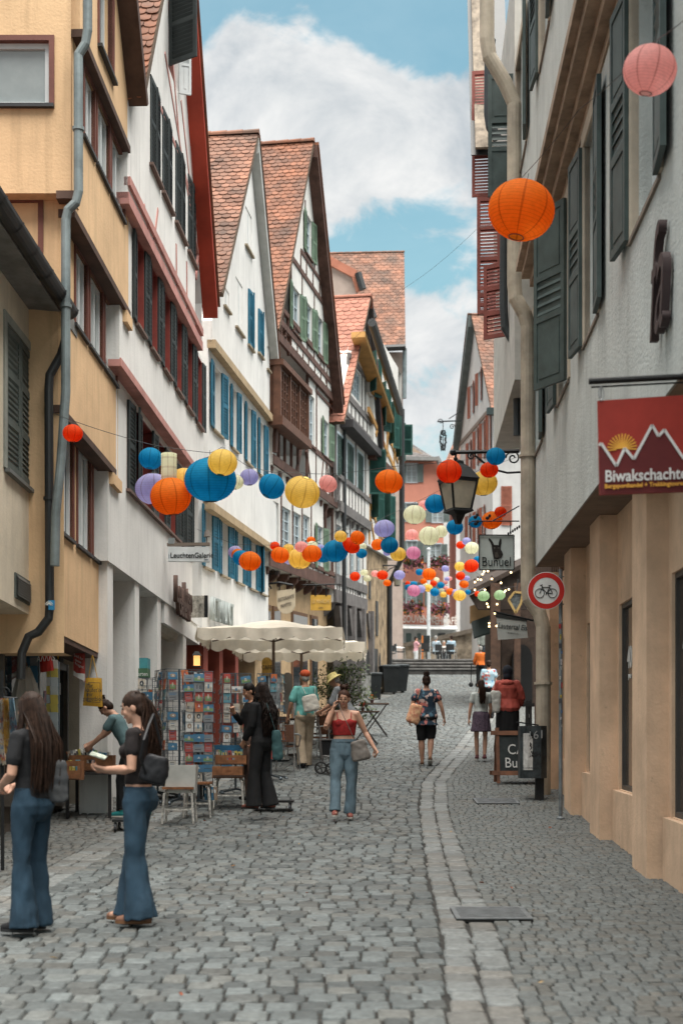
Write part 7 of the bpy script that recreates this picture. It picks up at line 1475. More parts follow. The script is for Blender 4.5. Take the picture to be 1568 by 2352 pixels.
p9 = person('woman with a topknot in a floral tunic and black shorts walking away up the street', 979, 1758, 26.1, 1.64, 3, dict(Le=(-.285, .0, 1.11), Lw=(-.31, .02, .88), Re=(.285, -.02, 1.11), Rw=(.335, .03, .89), Ra=(.07, -.10, .17), Rk=(.085, .02, .52), La=(-.08, .06, .085), Rp=42, curl=26), hair=('bun', HB, (0, -.04, 1.735)), top=dict(mat=floral('navy', (.018, .035, .055), (.42, .14, .12), (.55, .40, .36), (.06, .13, .18), 13), name='tunic', sleeve=.42, low=.76, flare=.025, ease=.02, wr=.009, cuff=.012), legs=dict(mat=BLACK, r=[.115, .11, .085], cut=.52), shoes=dict(mat=cloth('sandal', (.16, .085, .05)), sole=SOLE, high=0), belly=1.22, face=False, vox=.009)
p10 = person('girl with a braid in pale grey tee and short purple skirt walking away', 1104, 1745, 26.9, 1.50, -2, dict(Le=(-.225, 0, 1.10), Lw=(-.25, .03, .86), Re=(.22, .05, 1.10), Rw=(.20, .12, .9), La=(-.075, .06, .085), Ra=(.07, -.06, .085)), hair=('pony', HB, 1.22, (14, .004)), top=dict(mat=cloth('pale_grey', (.44, .47, .45)), sleeve=.5, low=.97), skirt=dict(mat=cloth('purple_grey', (.085, .06, .085), var=.3, vs=30), z=.60, w=.225), shoes=dict(mat=cloth('maroon', (.10, .03, .035)), sole=SOLE), face=False, vox=.009)
for S_ in (-1, 1): pass
p11 = person('person in a loose red hooded jacket and long black skirt', 1165, 1742, 27.4, 1.76, 6, dict(Le=(-.25, .04, 1.13), Lw=(-.22, .16, .98), Re=(.26, .03, 1.12), Rw=(.22, .16, .96), head=(14, 0)), hair=('short', HD), top=dict(mat=M('cloth_red_jacket', (.40, .075, .055), .7, var=.15, vs=5), name='jacket', sleeve=1.8, low=.86, ease=.05, wr=.018, ws=9), skirt=dict(mat=BLACK, z=.12, w=.26), shoes=dict(mat=BLACK), belly=1.15, face=False, vox=.01)
m = MB(); m.ball((0, -.10, 1.40), .13, .07, .06, 12, 8); put('hood', blob(m, .012, 3, .008, 16), MATS['cloth_red_jacket'], p11[0])
m = MB(); m.ball((0, .01, 1.62), .098, .115, .12, 14, 10); m.ball((0, -.02, 1.52), .085, .09, .09, 12, 8); put('headscarf', blob(m, .012, 3, .004, 20), cloth('navy_black', (.016, .018, .026)), p11[0])
p6 = person('man in an orange cap, turquoise shirt and beige trousers seen from behind', 700, 1765, 25.8, 1.76, -22, dict(Le=(-.26, -.02, 1.13), Lw=(-.29, .08, .90), Re=(.23, .06, 1.13), Rw=(.16, .22, 1.0), La=(-.08, -.10, .10), Lk=(-.09, .0, .49), Ra=(.08, .12, .085), Rk=(.09, .08, .49), head=(10, -20)), skin=SKIN2, hair=('short', HG), top=dict(mat=cloth('turquoise', (.13, .38, .35)), sleeve=.72, low=.86, ease=.018, cuff=.006, wr=.009), legs=dict(mat=cloth('beige', (.42, .33, .235)), r=[.105, .098, .085, .082, .085], wr=.011, ws=9), shoes=dict(mat=BLACK, sole=SOLEB), face=False, belly=1.08, vox=.009)
m = MB(); m.ball((0, -.01, 1.655), .092, .108, .075, 14, 10); cap(m, [(0, .07, 1.655), (0, .16, 1.645)], [.055, .05], .2, 10); put('cap', blob(m, .010, 3), cloth('orange_red', (.52, .09, .035)), p6[0])
p7 = person('person in yellow bucket hat and grey shirt behind the woman on the phone', 800, 1757, 25.2, 1.66, -75, dict(lean=22, Le=(-.20, .26, 1.10), Lw=(-.17, .46, .98), Re=(.20, .26, 1.1), Rw=(.17, .46, .98), head=(12, 0)), skin=SKIN2, hair=('short', HG), top=dict(mat=cloth('mid_grey', (.17, .18, .19)), sleeve=.9, low=.88, ease=.03, wr=.010), legs=dict(mat=cloth('dark_grey', (.05, .052, .056)), r=[.1, .09, .08, .08, .085]), shoes=dict(mat=BLACK), vox=.01)
m = MB(); hm_ = p7[2]; m.loft([[hm_((r*math.cos(t*math.pi/8), r*1.12*math.sin(t*math.pi/8)-.005, z)) for t in range(16)] for r, z in ((.155, 1.605), (.10, 1.65), (.093, 1.72), (.05, 1.735))]); put('bucket_hat', m.mesh(), cloth('straw_yellow', (.50, .42, .17)), p7[0])
# further up the street and on the square
far = dict(vox=.014, face=False)
person('woman in a blue and red floral shirt walking behind the red jacket', 1122, 1650, 40, 1.62, 0, hair=('short', HB), top=dict(mat=floral('pale', (.30, .42, .48), (.5, .12, .10), (.55, .58, .58), (.10, .22, .36), 12), sleeve=.5, low=.86, ease=.03), legs=dict(mat=BLACK, r=[.1, .09, .08, .07, .06]), shoes=dict(mat=BLACK), belly=1.12, **far)
person('man with grey hair in a bright orange pullover pushing a walker uphill', 1103, 1580, 58.5, 1.70, 0, dict(Le=(-.24, .06, 1.1), Lw=(-.2, .26, .98), Re=(.24, .06, 1.1), Rw=(.2, .26, .98)), hair=('short', HG), top=dict(mat=cloth('orange', (.62, .15, .025)), sleeve=1.9, low=.88, ease=.03), legs=dict(mat=BLACK, r=[.1, .09, .08, .08, .08]), shoes=dict(mat=BLACK), **far)
person('man in a dark tee climbing the steps beside the orange pullover', 1121, 1565, 61, 1.74, 5, hair=('short', HG), top=dict(mat=cloth('slate', (.035, .045, .055)), sleeve=.55, low=.86, ease=.02), legs=dict(mat=BLACK, r=[.1, .09, .08, .08, .08]), shoes=dict(mat=BLACK), **far)
person('grey haired person in a grey jacket standing higher up by the ramp', 1106, None, 72, 1.7, 150, z=6.1, hair=('short', HG), top=dict(mat=cloth('sage_grey', (.17, .18, .165)), sleeve=1.9, low=.86, ease=.03), legs=dict(mat=BLACK, r=[.1, .09, .08, .08, .08]), shoes=dict(mat=BLACK), **far)
person('woman in pink top and white trousers at the menu board on the square', 955, None, 74, 1.68, 80, dict(Re=(.2, .18, 1.2), Rw=(.14, .42, 1.28), Le=(-.2, .15, 1.18), Lw=(-.14, .36, 1.2)), z=5.9, hair=('short', HD), top=dict(mat=cloth('pink', (.58, .30, .33)), sleeve=.55, low=.9, ease=.02), legs=dict(mat=cloth('white', (.55, .56, .56)), r=[.1, .09, .075, .07, .07], cut=.8), shoes=dict(mat=BLACK), **far)
SIT = dict(Lh=(-.09, 0, .62), Rh=(.09, 0, .62))
def seated(label, px, Y, top, hair, heading):
    d = dict(Lh=(-.09, -.02, .90), Lk=(-.12, .42, .90), La=(-.12, .44, .48), Rh=(.09, -.02, .90), Rk=(.12, .42, .90), Ra=(.12, .44, .48), Le=(-.23, .08, 1.12), Lw=(-.14, .30, 1.08), Re=(.23, .08, 1.12), Rw=(.14, .30, 1.08))
    return person(label, px, None, Y, 1.68, heading, d, z=5.48, hair=('short', hair), top=dict(mat=top, sleeve=.6, low=.86, ease=.025), legs=dict(mat=cloth('dark_grey', (.05, .05, .05)), r=[.1, .09, .075, .07, .07]), shoes=dict(mat=BLACK), group='people seated on the square', **far)
seated('white haired person in pale blue shirt seated at the left of the square', 1001, 68.6, cloth('pale_blue', (.38, .45, .50)), HG, 30)
seated('person in a light blue shirt seated at the right cafe chair of the square', 1036, 68.4, cloth('light_blue', (.33, .44, .52)), HB, -20)
seated('person in an off white top seated behind the other two on the square', 1019, 71.5, cloth('off_white', (.45, .44, .42)), HG, 170)
# ================================================================= bookshop and cafe things on the left
WOOD = M('box_wood', (.27, .115, .05), .65, var=.3, vs=8, bump=.15); WOODD = M('dark_wood', (.07, .04, .028), .7, var=.25, vs=8); STEEL = M('rack_steel', (.13, .155, .175), .4, .6, var=.1); WHITEP = M('chipped_white', (.50, .48, .44), .6, var=.35, vs=20)
rngP = random.Random(11)
INKS = [(.55, .53, .48), (.42, .46, .48), (.50, .14, .05), (.06, .17, .28), (.03, .035, .04), (.52, .42, .10), (.16, .26, .12), (.38, .07, .06), (.60, .60, .58), (.30, .22, .16), (.12, .30, .36), (.50, .30, .36), (.22, .23, .24), (.45, .40, .33)]
INK = [M('print_ink_'+c, k, .55, var=.08) for c, k in zip(('cream', 'mist', 'rust', 'navy', 'black', 'ochre', 'leaf', 'red', 'white', 'brown', 'teal', 'rose', 'slate', 'sand'), INKS)]
def card_mesh(i, w=.108, h=.15, land=False):
    r = random.Random(100+i); m = MB(); b = r.choice([0, 1, 8, 13, 1, 4, 12, 3, 2, 10, 9, 3, 5, 7, 12]); W2, H2 = (h/2, w) if land else (w/2, h)
    m.use(INK[b]); m.box(-W2, 0, 0, W2, .004, H2); y = -.0012
    def q(pts, k, d): m.use(INK[k]); m.poly([(x, y-d, z) for x, z in pts])
    e = .008; kind = i % 4
    if kind == 0: q([(-W2+e, e), (W2-e, e), (W2-e, H2*.45), (0, H2*r.uniform(.4, .6)), (-W2+e, H2*.5)], r.choice([13, 9, 12, 10, 6, 3]), 0); q([(-W2*.3, H2*.3), (W2*.2, H2*.3), (W2*.15, H2*.7), (-W2*.2, H2*.75)], r.choice([4, 7, 13, 3]), .0004)
    elif kind == 1:
        for k in range(5): x = lerp(-W2*.7, W2*.7, k/4); q([(x-.006, H2*.25), (x+.006, H2*.25), (x+.005, H2*r.uniform(.5, .75)), (x-.005, H2*.6)], r.choice([4, 9, 12]), 0)
    elif kind == 2: c = H2*.55; q([(math.cos(R(t))*W2*.6, c+math.sin(R(t))*H2*.26) for t in range(0, 360, 36)], r.choice([2, 7, 5, 3, 4, 9, 11]), 0); q([(-W2*.25, c-H2*.1), (W2*.3, c-H2*.14), (W2*.1, c+H2*.16)], r.choice([8, 4, 0]), .0004)
    else:
        for k in range(4): z = H2*(.25+.17*k); q([(-W2*.7, z), (W2*r.uniform(.2, .75), z), (W2*.5, z+.008), (-W2*.7, z+.008)], r.choice([4, 12, 3]), 0)
    return m.mesh()
CARDS = [card_mesh(i, land=i % 3 == 0) for i in range(24)]
def rack(label, px, Y, top, w, rows, faces, cols, cardlabel, rot, h0=.35, card=.17):
    z = zg(Y); x = (px-CX)/FPX*Y; root = thing('postcard_rack', label, 'postcard rack', (0, 0, 0), 'postcard racks outside the bookshop', R(rot)); H = W(0, top, Y).z-z; hw = w/2
    m = MB(); m.tube([(0, 0, .08), (0, 0, H)], .018, 8); m.build('pole', STEEL, root); m = MB()
    for k in range(4): a = R(45+90*k); m.bar((0, 0, .09), (math.cos(a)*.3, math.sin(a)*.3, .05), .03); m.ball((math.cos(a)*.3, math.sin(a)*.3, .03), .03, n=8, m=5)
    m.build('base', STEEL, root); m = MB()
    for k in range(4):
        c, s = math.cos(R(90*k)), math.sin(R(90*k)); T = lambda u, d, zz: (c*u-s*(-d), s*u+c*(-d), zz)
        for j in range(cols+1): u = lerp(-hw, hw, j/cols); m.bar(T(u, hw, h0-.05), T(u, hw, H-.02), .006)
        for r in range(rows):
            zz = lerp(h0, H-card, r/(rows-1)); m.bar(T(-hw, hw+.03, zz), T(hw, hw+.03, zz), .005); m.bar(T(-hw, hw+.03, zz+.055), T(hw, hw+.03, zz+.055), .004)
            for j in range(cols): u = lerp(-hw, hw, (j+.5)/cols); m.bar(T(u-.03, hw, zz), T(u-.03, hw+.03, zz), .004); m.bar(T(u+.03, hw+.03, zz), T(u+.03, hw+.03, zz+.055), .004)
        m.bar(T(-hw, hw, H-.02), T(hw, hw, H-.02), .008)
    m.build('wires', STEEL, root); root.location = (x, Y, z)
    for f in faces:
        for r in range(rows):
            for j in range(cols):
                if rngP.random() < .11: continue
                i = rngP.randrange(24); c, s = math.cos(R(90*f+rot)), math.sin(R(90*f+rot)); u = lerp(-hw, hw, (j+.5)/cols)+rngP.uniform(-.006, .006); d = hw+.014; zz = lerp(h0, H-card, r/(rows-1))
                o = bpy.data.objects.new('postcard', CARDS[i]); COL.objects.link(o); o.location = (x+c*u+s*d, Y+s*u-c*d, z+zz+.004); o.rotation_euler = (R(-rngP.uniform(3, 9)), R(rngP.choice((0, 0, 0, 1))*rngP.uniform(-9, 9)+rngP.uniform(-2, 2)), R(90*f+rot)); o.scale = (card/.17*rngP.uniform(.9, 1.06),)*3
                tag(o, cardlabel, 'postcard', 'postcards in the racks')
    return root, x, z, H
rk = rack('postcard rack topped by a green and a teal box, behind the ponytailed woman', 309, 21.8, 1556, .40, 9, (0, 1, 3), 2, 'picture postcard in the rack topped by green and teal boxes', 12, card=.19)
def topbox(label, px0, px1, y0, y1, Y, mat, txt):
    a, b = W(px0, y1, Y), W(px1, y0, Y); t = thing('header_box', label, 'box', ((a.x+b.x)/2, Y, a.z)); m = MB(); m.box(a.x, Y-.16, a.z, b.x, Y+.16, b.z); m.build('carton', mat, t)
    if txt: text_mb(txt, .085, INK[8], t, 'box_lettering', ((a.x+b.x)/2, Y-.164, lerp(a.z, b.z, .35)), (1, 0, 0), (0, 0, 1), .001, squeeze=.82)
    m = MB(); m.tube([(lerp(a.x, b.x, .3), Y-.163, lerp(a.z, b.z, .78)), (lerp(a.x, b.x, .3), Y-.166, lerp(a.z, b.z, .78))], .025, 12); m.build('emblem', INK[8], t)
topbox('green box with pale GEO Postkarten lettering on top of a postcard rack', 276, 342, 1537, 1557, 21.8, M('box_green', (.055, .12, .065), .6), 'GEOPostkarten'); topbox('teal box standing behind the green one on the postcard rack', 301, 342, 1513, 1536.5, 21.95, M('box_teal', (.06, .24, .27), .6), '')
rack('postcard rack with square cards just right of the green box', 362, 21.2, 1556, .34, 9, (0, 3), 2, 'picture postcard in the rack right of the green box', -18, card=.19)
rack('tall postcard rack in the middle, right behind the white plastic box', 412, 20.4, 1537, .56, 11, (0, 1, 3), 3, 'picture postcard in the tall rack behind the white plastic box', 24)
rack('slim grey postcard rack left of the wooden drawers', 456, 20.2, 1541, .40, 11, (0, 3), 3, 'picture postcard in the slim rack left of the wooden drawers', 6)
rack('blue wire postcard rack left of the woman with long curls', 541, 21.6, 1546, .44, 10, (0, 3, 1), 3, 'picture postcard in the blue wire rack left of the long curls', 8)
rack('grey wire postcard rack right of the woman with long curls', 622, 23.6, 1546, .38, 9, (0, 3, 1), 2, 'picture postcard in the wire rack right of the long curls', -10)
def box_open(m, x0, y0, z0, x1, y1, z1, t=.015, slot=True):
    m.box(x0, y0, z0, x1, y1, z0+t); m.box(x0, y1-t, z0+t, x1, y1, z1); m.box(x0, y0+t, z0+t, x0+t, y1-t, z1); m.box(x1-t, y0+t, z0+t, x1, y1-t, z1)
    if slot:
        c, hw, zz0, zz1 = (x0+x1)/2, .055, z0+(z1-z0)*.5, z0+(z1-z0)*.72
        m.box(x0, y0, z0+t, x1, y0+t, zz0); m.box(x0, y0, zz1, x1, y0+t, z1); m.box(x0, y0, zz0, c-hw, y0+t, zz1); m.box(c+hw, y0, zz0, x1, y0+t, zz1)
    else: m.box(x0, y0, z0+t, x1, y0+t, z1)
def crate(label, px0, px1, y0, y1, Y, dep=.34, mat=None):
    a, b = W(px0, y1, Y), W(px1, y0, Y); t = thing('wooden_crate', label, 'crate', ((a.x+b.x)/2, Y, a.z)); m = MB(); box_open(m, a.x, Y, a.z, b.x, Y+dep, b.z); m.build('box', mat or WOOD, t); m = MB(); m.bar((a.x+.01, Y-.003, a.z+.012), (b.x-.01, Y-.003, a.z+.012), .008); m.build('edging', WOODD, t); return t, a, b
def stool(label, px, Y, w, h, mat_seat, mat_leg, n=4, tube=.016):
    x = (px-CX)/FPX*Y; z = zg(Y); t = thing('stool', label, 'stool', (x, Y, z)); m = MB(); m.prism([(x-w/2, Y-w/2, z+h), (x+w/2, Y-w/2, z+h), (x+w/2, Y+w/2, z+h), (x-w/2, Y+w/2, z+h)], (0, 0, .03)); m.build('seat', mat_seat, t)
    for i, (a, b) in enumerate(((-1, -1), (1, -1), (1, 1), (-1, 1))):
        m = MB(); m.tube([(x+a*w*.36, Y+b*w*.36, z+h-.005), (x+a*w*.44, Y+b*w*.44, z+h*.85), (x+a*w*.50, Y+b*w*.50, z)], tube, 8); m.build('leg', mat_leg, t)
    m = MB(); 
    for a in (-1, 1): m.bar((x-w*.46, Y+a*w*.46, z+h*.42), (x+w*.46, Y+a*w*.46, z+h*.42), .02)
    m.build('stretcher', mat_leg, t); return t, x, z
stool('wooden stool with chipped white legs carrying the white plastic box', 412, 18.3, .40, .44, WOOD, WHITEP); stool('wooden stool with white legs standing behind the white plastic box', 455, 19.1, .36, .44, WOOD, WHITEP); stool('stool with curved white tube legs under the two wooden drawers', 527, 20.0, .42, .44, WOODD, WHITEP)
def plastic_box():
    Y = 18.15; a, b = W(376, 1822, Y), W(450, 1758, Y); t = thing('plastic_box', 'white plastic box with a folded cloth rim on the wooden stool', 'box', ((a.x+b.x)/2, Y+.2, a.z)); m = MB(); m.loft([[(a.x+e, Y+e, zz), (b.x-e, Y+e, zz), (b.x-e, Y+.34-e, zz), (a.x+e, Y+.34-e, zz)] for e, zz in ((.02, a.z), (.0, b.z))]); m.build('tub', M('plastic_white', (.50, .50, .47), .45), t)
    m = MB(); cap(m, [(a.x-.01, Y-.005, b.z), (b.x, Y-.01, b.z+.005), (b.x+.005, Y+.1, b.z)], [.015, .022, .018]); cap(m, [(b.x, Y-.005, b.z), (b.x+.03, Y+.0, b.z-.18), (b.x+.03, Y+.05, b.z-.36)], [.022, .016, .012]); put('rim_cloth', blob(m, .008, 2, .005, 30), M('rim_white', (.6, .6, .58), .7), t)
plastic_box()
crate('front wooden drawer with a hand slot on the white legged stool', 487, 556, 1761, 1788, 19.8); crate('rear wooden drawer behind and above the front one on the stool', 494, 566, 1735, 1757, 20.2); crate('blue box behind the wooden drawers', 492, 566, 1712, 1734, 20.7, .3, M('box_blue', (.025, .11, .20), .6)); crate('small wooden box of discs at the near end of the book table', 152, 184, 1748, 1792, 18.4, .3)
crate('long low wooden box filled with upright books on the book table', 158, 258, 1735, 1772, 19.2, .30)
def table(label, px0, px1, ytop, Y, dep, mat):
    a, b = W(px0, ytop, Y), W(px1, ytop, Y); z = zg(Y); t = thing('table', label, 'table', ((a.x+b.x)/2, Y, z)); m = MB(); m.box(a.x, Y-.1, a.z-.035, b.x, Y+dep, a.z-.002); m.build('tabletop', mat, t)
    for x in (a.x+.05, b.x-.05):
        for y in (Y-.05, Y+dep-.06): m = MB(); m.bar((x, y, z-.02), (x, y, a.z-.036), .04, .04); m.build('leg', mat, t)
table('dark book table with thin legs in front of the yellow house shop', 148, 262, 1774, 19.0, .7, M('table_black', (.02, .018, .018), .6))
table('dark low table under the postcard racks', 300, 470, 1800, 21.0, .5, M('table_black', (.02, .018, .018)))
def books(n, px0, px1, yb, Y, h, label, lean):
    x = W(px0, yb, Y).x; x1 = W(px1, yb, Y).x; z = W(px0, yb, Y).z; i = 0
    while x < x1:
        w = rngP.uniform(.016, .042); hh = h*rngP.uniform(.82, 1.1); k = rngP.choice([2, 3, 4, 5, 6, 7, 9, 10, 12, 8, 0, 3, 10]); m = MB(); m.use(INK[k]); m.box(0, 0, 0, w, .15, hh); m.use(INK[rngP.choice([8, 0, 5, 4])]); m.poly([(w*.2, -.001, hh*.55), (w*.8, -.001, hh*.55), (w*.8, -.001, hh*.8), (w*.2, -.001, hh*.8)]); m.use(INK[0]); m.poly([(.003, .004, hh+.001), (w-.003, .004, hh+.001), (w-.003, .148, hh+.001), (.003, .148, hh+.001)])
        o = link('book', m.mesh(), None, False, False); o.location = (x, Y+rngP.uniform(0, .05), z+.02); o.rotation_euler = (0, R(-lean+rngP.uniform(-3, 3)), 0); tag(o, label, 'book', 'books for sale outside the shop'); x += w*1.12+.004
books(0, 160, 236, 1766, 19.28, .24, 'used book standing upright in the long low box', 14); books(0, 236, 256, 1766, 19.3, .19, 'used book at the right end of the long low box', 8); books(0, 154, 182, 1780, 18.5, .16, 'disc case standing in the small wooden box', 2); books(0, 497, 562, 1750, 20.35, .15, 'book in the rear wooden drawer', 6); books(0, 470, 492, 1842, 19.1, .19, 'old book standing under the stools', 4)
# market parasols
def parasol(label, px, Y, half, zt, ze, pw=.03):
    x = (px-CX)/FPX*Y; root = thing('parasol', label, 'parasol', (x, Y, zg(Y))); cv = M('canvas_cream', (.78, .715, .60), .85, var=.10, vs=2.5, bump=.2, bs=70, trans=.30); n = 12; m = MB(); z0 = zg(Y); rng = random.Random(int(px))
    def P(u, v, dz=0): r = max(abs(u), abs(v)); return (x+u*half, Y+v*half, lerp(zt, ze, r**1.25)-.05*math.sin(math.pi*min(1, abs(u)))*math.sin(math.pi*min(1, abs(v)))+.012*math.sin(u*9+v*7)+dz)
    g = [[m.add([P(-1+2*i/n, -1+2*j/n)])[0] for i in range(n+1)] for j in range(n+1)]
    for j in range(n):
        for i in range(n): m.face((g[j][i], g[j][i+1], g[j+1][i+1], g[j+1][i]))
    o = m.build('canopy', cv, root, True); m = MB(); k = 28
    for sx, sy, ux, uy in ((-1, -1, 1, 0), (1, -1, 0, 1), (1, 1, -1, 0), (-1, 1, 0, -1)):
        N_ = k*4; T = []; B = []
        for i in range(N_+1):
            t = i/N_; u, v = sx+ux*2*t, sy+uy*2*t; p = V(P(u, v)); out = V((-uy*-1 if False else uy, -ux, 0)); f = .02*math.sin(t*40+px); T.append(p+V((uy, -ux, 0))*.004); B.append(p+V((uy, -ux, 0))*(.03+f)-V((0, 0, .17+.055*abs(math.sin(t*math.pi*9)))))
        a, b = m.add(T), m.add(B)
        for i in range(N_): m.face((a[i], a[i+1], b[i+1], b[i]))
    m.build('valance', cv, o, True); m = MB(); m.tube([(x, Y, z0), (x, Y, zt)], pw, 8); m.build('pole', WOODD if False else M('pole_brown', (.14, .10, .075), .6), root); m = MB()
    for a in range(8): u, v = [(1, 1), (1, -1), (-1, 1), (-1, -1), (1, 0), (-1, 0), (0, 1), (0, -1)][a]; m.bar((x, Y, zt-.14), V(P(u*.97, v*.97))-V((0, 0, .03)), .022); m.bar((x, Y, ze-.15), V(P(u*.5, v*.5))-V((0, 0, .04)), .018)
    m.build('ribs', MATS['pole_brown'], root); m = MB(); m.box(x-.3, Y-.3, z0, x+.3, Y+.3, z0+.08); m.build('base', M('concrete_base', (.25, .25, .24), .9), root)
parasol('front cream market parasol with scalloped edge over the postcard racks', 628, 27.2, 1.32, 3.93, 3.66); parasol('rear cream market parasol behind the front one over the cafe tables', 692, 31.0, 1.36, 3.98, 3.70)
# bags and hangings under the yellow house jetty
def flat_bag(name, label, cat, quad, Y, mat, thick=.05, handles=None, lines=(), dY=0.0, inset=None):
    q = [W(x, y, Y+dY*i) for i, (x, y) in zip((0, 1, 1, 0), quad)]; c = sum(q, V((0, 0, 0)))/4; t = thing(name, label, cat, c); m = MB(); n = 8; rows = []
    for j in range(n+1):
        L_, R_ = q[0].lerp(q[3], j/n), q[1].lerp(q[2], j/n); rows.append([L_.lerp(R_, i/n)+V((0, -thick*math.sin(math.pi*i/n)**.6*(.35+.65*math.sin(math.pi*min(1, .2+j/n*.8)))+.006*math.sin(i*2.3+j), 0)) for i in range(n+1)])
    ids = [m.add(r) for r in rows]; bk = m.add([q[0]+V((0, .03, 0)), q[1]+V((0, .03, 0)), q[2]+V((0, .03, 0)), q[3]+V((0, .03, 0))])
    for a, b in zip(ids, ids[1:]):
        for i in range(n): m.face((a[i], a[i+1], b[i+1], b[i]))
    m.face(bk); m.build('cloth', mat, t, True)
    if handles:
        m = MB()
        for h in handles: m.tube([W(x, y, Y-.01) for x, y in h], .010, 6, .5)
        m.build('handle', mat, t)
    for txt, x, y, s, im, sq in lines: text_mb(txt, s, im, t, 'print_lettering', W(x, y, Y)+V((0, -thick-.02, 0)), q[1]-q[0], (0, 0, 1), .001, squeeze=sq)
    return t
YB = 18.6; YEL = M('bag_yellow', (.52, .29, .035), .85, var=.1, bump=.2); REDB = M('bag_red', (.33, .025, .02), .85, var=.15, bump=.2)
flat_bag('tote_bag', 'red cloth bag with white print hanging below the black downpipe', 'bag', ((90, 1470), (113, 1468), (123, 1540), (92, 1545)), 17.3, REDB, .05, [[(97, 1472), (99, 1445), (104, 1445), (106, 1470)]], [('A\u039b\u039b\u039bS', 108, 1514, .10, INK[8], .7)])
flat_bag('pennant', 'yellow pennant with red lettering hanging from the shop lintel', 'flag', ((118, 1446), (141, 1460), (136, 1490), (133, 1516)), 17.6, YEL, .015, None, [('SALE', 130, 1478, .08, INK[7], .8)])
flat_bag('poster_sign', 'red and white hanging poster under the yellow house', 'poster', ((170, 1487), (194, 1499), (195, 1567), (168, 1553)), 18.9, M('poster_red', (.36, .05, .04), .6), .003, None, [('Stell ihr', 181, 1510, .055, INK[8], .8), ('deine', 180, 1519, .055, INK[8], .8), ('Fragen!', 183, 1529, .055, INK[8], .8)])
m = MB(); m.prism([W(169, 1540, 18.87), W(175, 1546, 18.87), W(194.5, 1548, 18.87), W(194.8, 1566, 18.87), W(168.3, 1552, 18.87)], (0, .004, 0)); o_ = m.build('poster_foot', INK[8], [o for o in bpy.data.objects if o.name.startswith('poster_sign')][0])
flat_bag('tote_bag', 'yellow cloth bag with framed black lettering hanging at the corner of the yellow house', 'bag', ((197, 1557), (233, 1558), (235, 1624), (190, 1621)), YB, YEL, .05, [[(203, 1560), (212, 1506), (213, 1506), (224, 1560)]], [('Mir', 208, 1576, .085, INK[4], .75), ('kaufet\u2019ix', 217, 1586, .085, INK[4], .75), ('mir', 208, 1596, .085, INK[4], .75), ('guggetblo\u00df', 216, 1606, .085, INK[4], .72)])
def frame_lines():
    t = [o for o in bpy.data.objects if o.get('label', '').startswith('yellow cloth bag')][0]; m = MB(); q = [W(x, y, YB-.075) for x, y in ((203, 1568), (230, 1569), (230, 1614), (200, 1612))]
    for a, b in zip(q, q[1:]+q[:1]): m.bar(a, b, .006)
    m.build('print_frame', INK[4], t)
frame_lines()
def folded_umbrella():
    Y = 17.0; t = thing('parasol', 'folded grey parasol leaning against the cream wall under the downpipe', 'parasol', W(57, 1790, Y)); m = MB(); n = 18; R_ = []
    for z, r, k in ((1530, .02, 0), (1536, .07, .1), (1570, .13, .25), (1610, .19, .3), (1660, .22, .3)): c = W(57-(1530-z)*.05, z, Y); R_.append([c+V((math.cos(2*math.pi*i/n)*r*(1-k*(i % 2)), math.sin(2*math.pi*i/n)*r*(1-k*(i % 2)), 0)) for i in range(n)])
    m.loft(R_); m.build('cloth', M('parasol_grey', (.27, .25, .22), .85, var=.12), t, True); m = MB(); m.tube([W(63, 1660, Y), W(68, 1870, Y)], .02, 6); m.ball(W(57, 1527, Y), .035, n=8, m=6); m.build('pole', WOODD, t)
folded_umbrella()
def scarves():
    Y = 13.2; t0 = thing('scarf_stand', 'iron stand with a looped hook at the left edge carrying patterned scarves', 'stand', ((2-CX)/FPX*Y, Y, zg(Y))); m = MB(); m.tube([W(4, 1540, Y), W(5, 1700, Y), W(6, 2000, Y)], .018, 6); scroll(m, W(10, 1590, Y), .05, 1.2, (1, 0, 0), (0, 0, 1), .007); m.tube([W(-30, 1600, Y), W(40, 1604, Y)], .01, 5); m.build('rail', IRON, t0)
    for i, (nm, base, a, b, c) in enumerate((('red_white', (.4, .38, .34), (.35, .05, .05), (.08, .14, .25), (.45, .28, .06)), ('ochre', (.40, .24, .05), (.5, .45, .38), (.2, .08, .04), (.42, .3, .1)), ('blue', (.16, .26, .32), (.4, .4, .4), (.25, .05, .05), (.08, .12, .2)))):
        mt_ = floral('scarf_'+nm, base, a, b, c, 26); x = -8+i*13; m = MB(); n = 16; R_ = []
        for j in range(9): u = j/8; R_.append([W(x+4*u*i+k*(.9+.5*u)+2.0*math.sin(k*1.9+j*.5), 1606+u*(150-12*i)+3*math.sin(k*1.3), Y-.05+.035*math.sin(k*2.1+i)) for k in range(n)])
        m.loft(R_, False, False); me = m.mesh(W(x, 1606, Y), mt_); me.materials.clear(); me.materials.append(mt_); o = link('scarf', me, None, True, False); o.location = W(x, 1606, Y); tag(o, ('red and white', 'ochre', 'pale blue')[i]+' patterned scarf hanging on the stand at the left edge', 'scarf')
scarves()
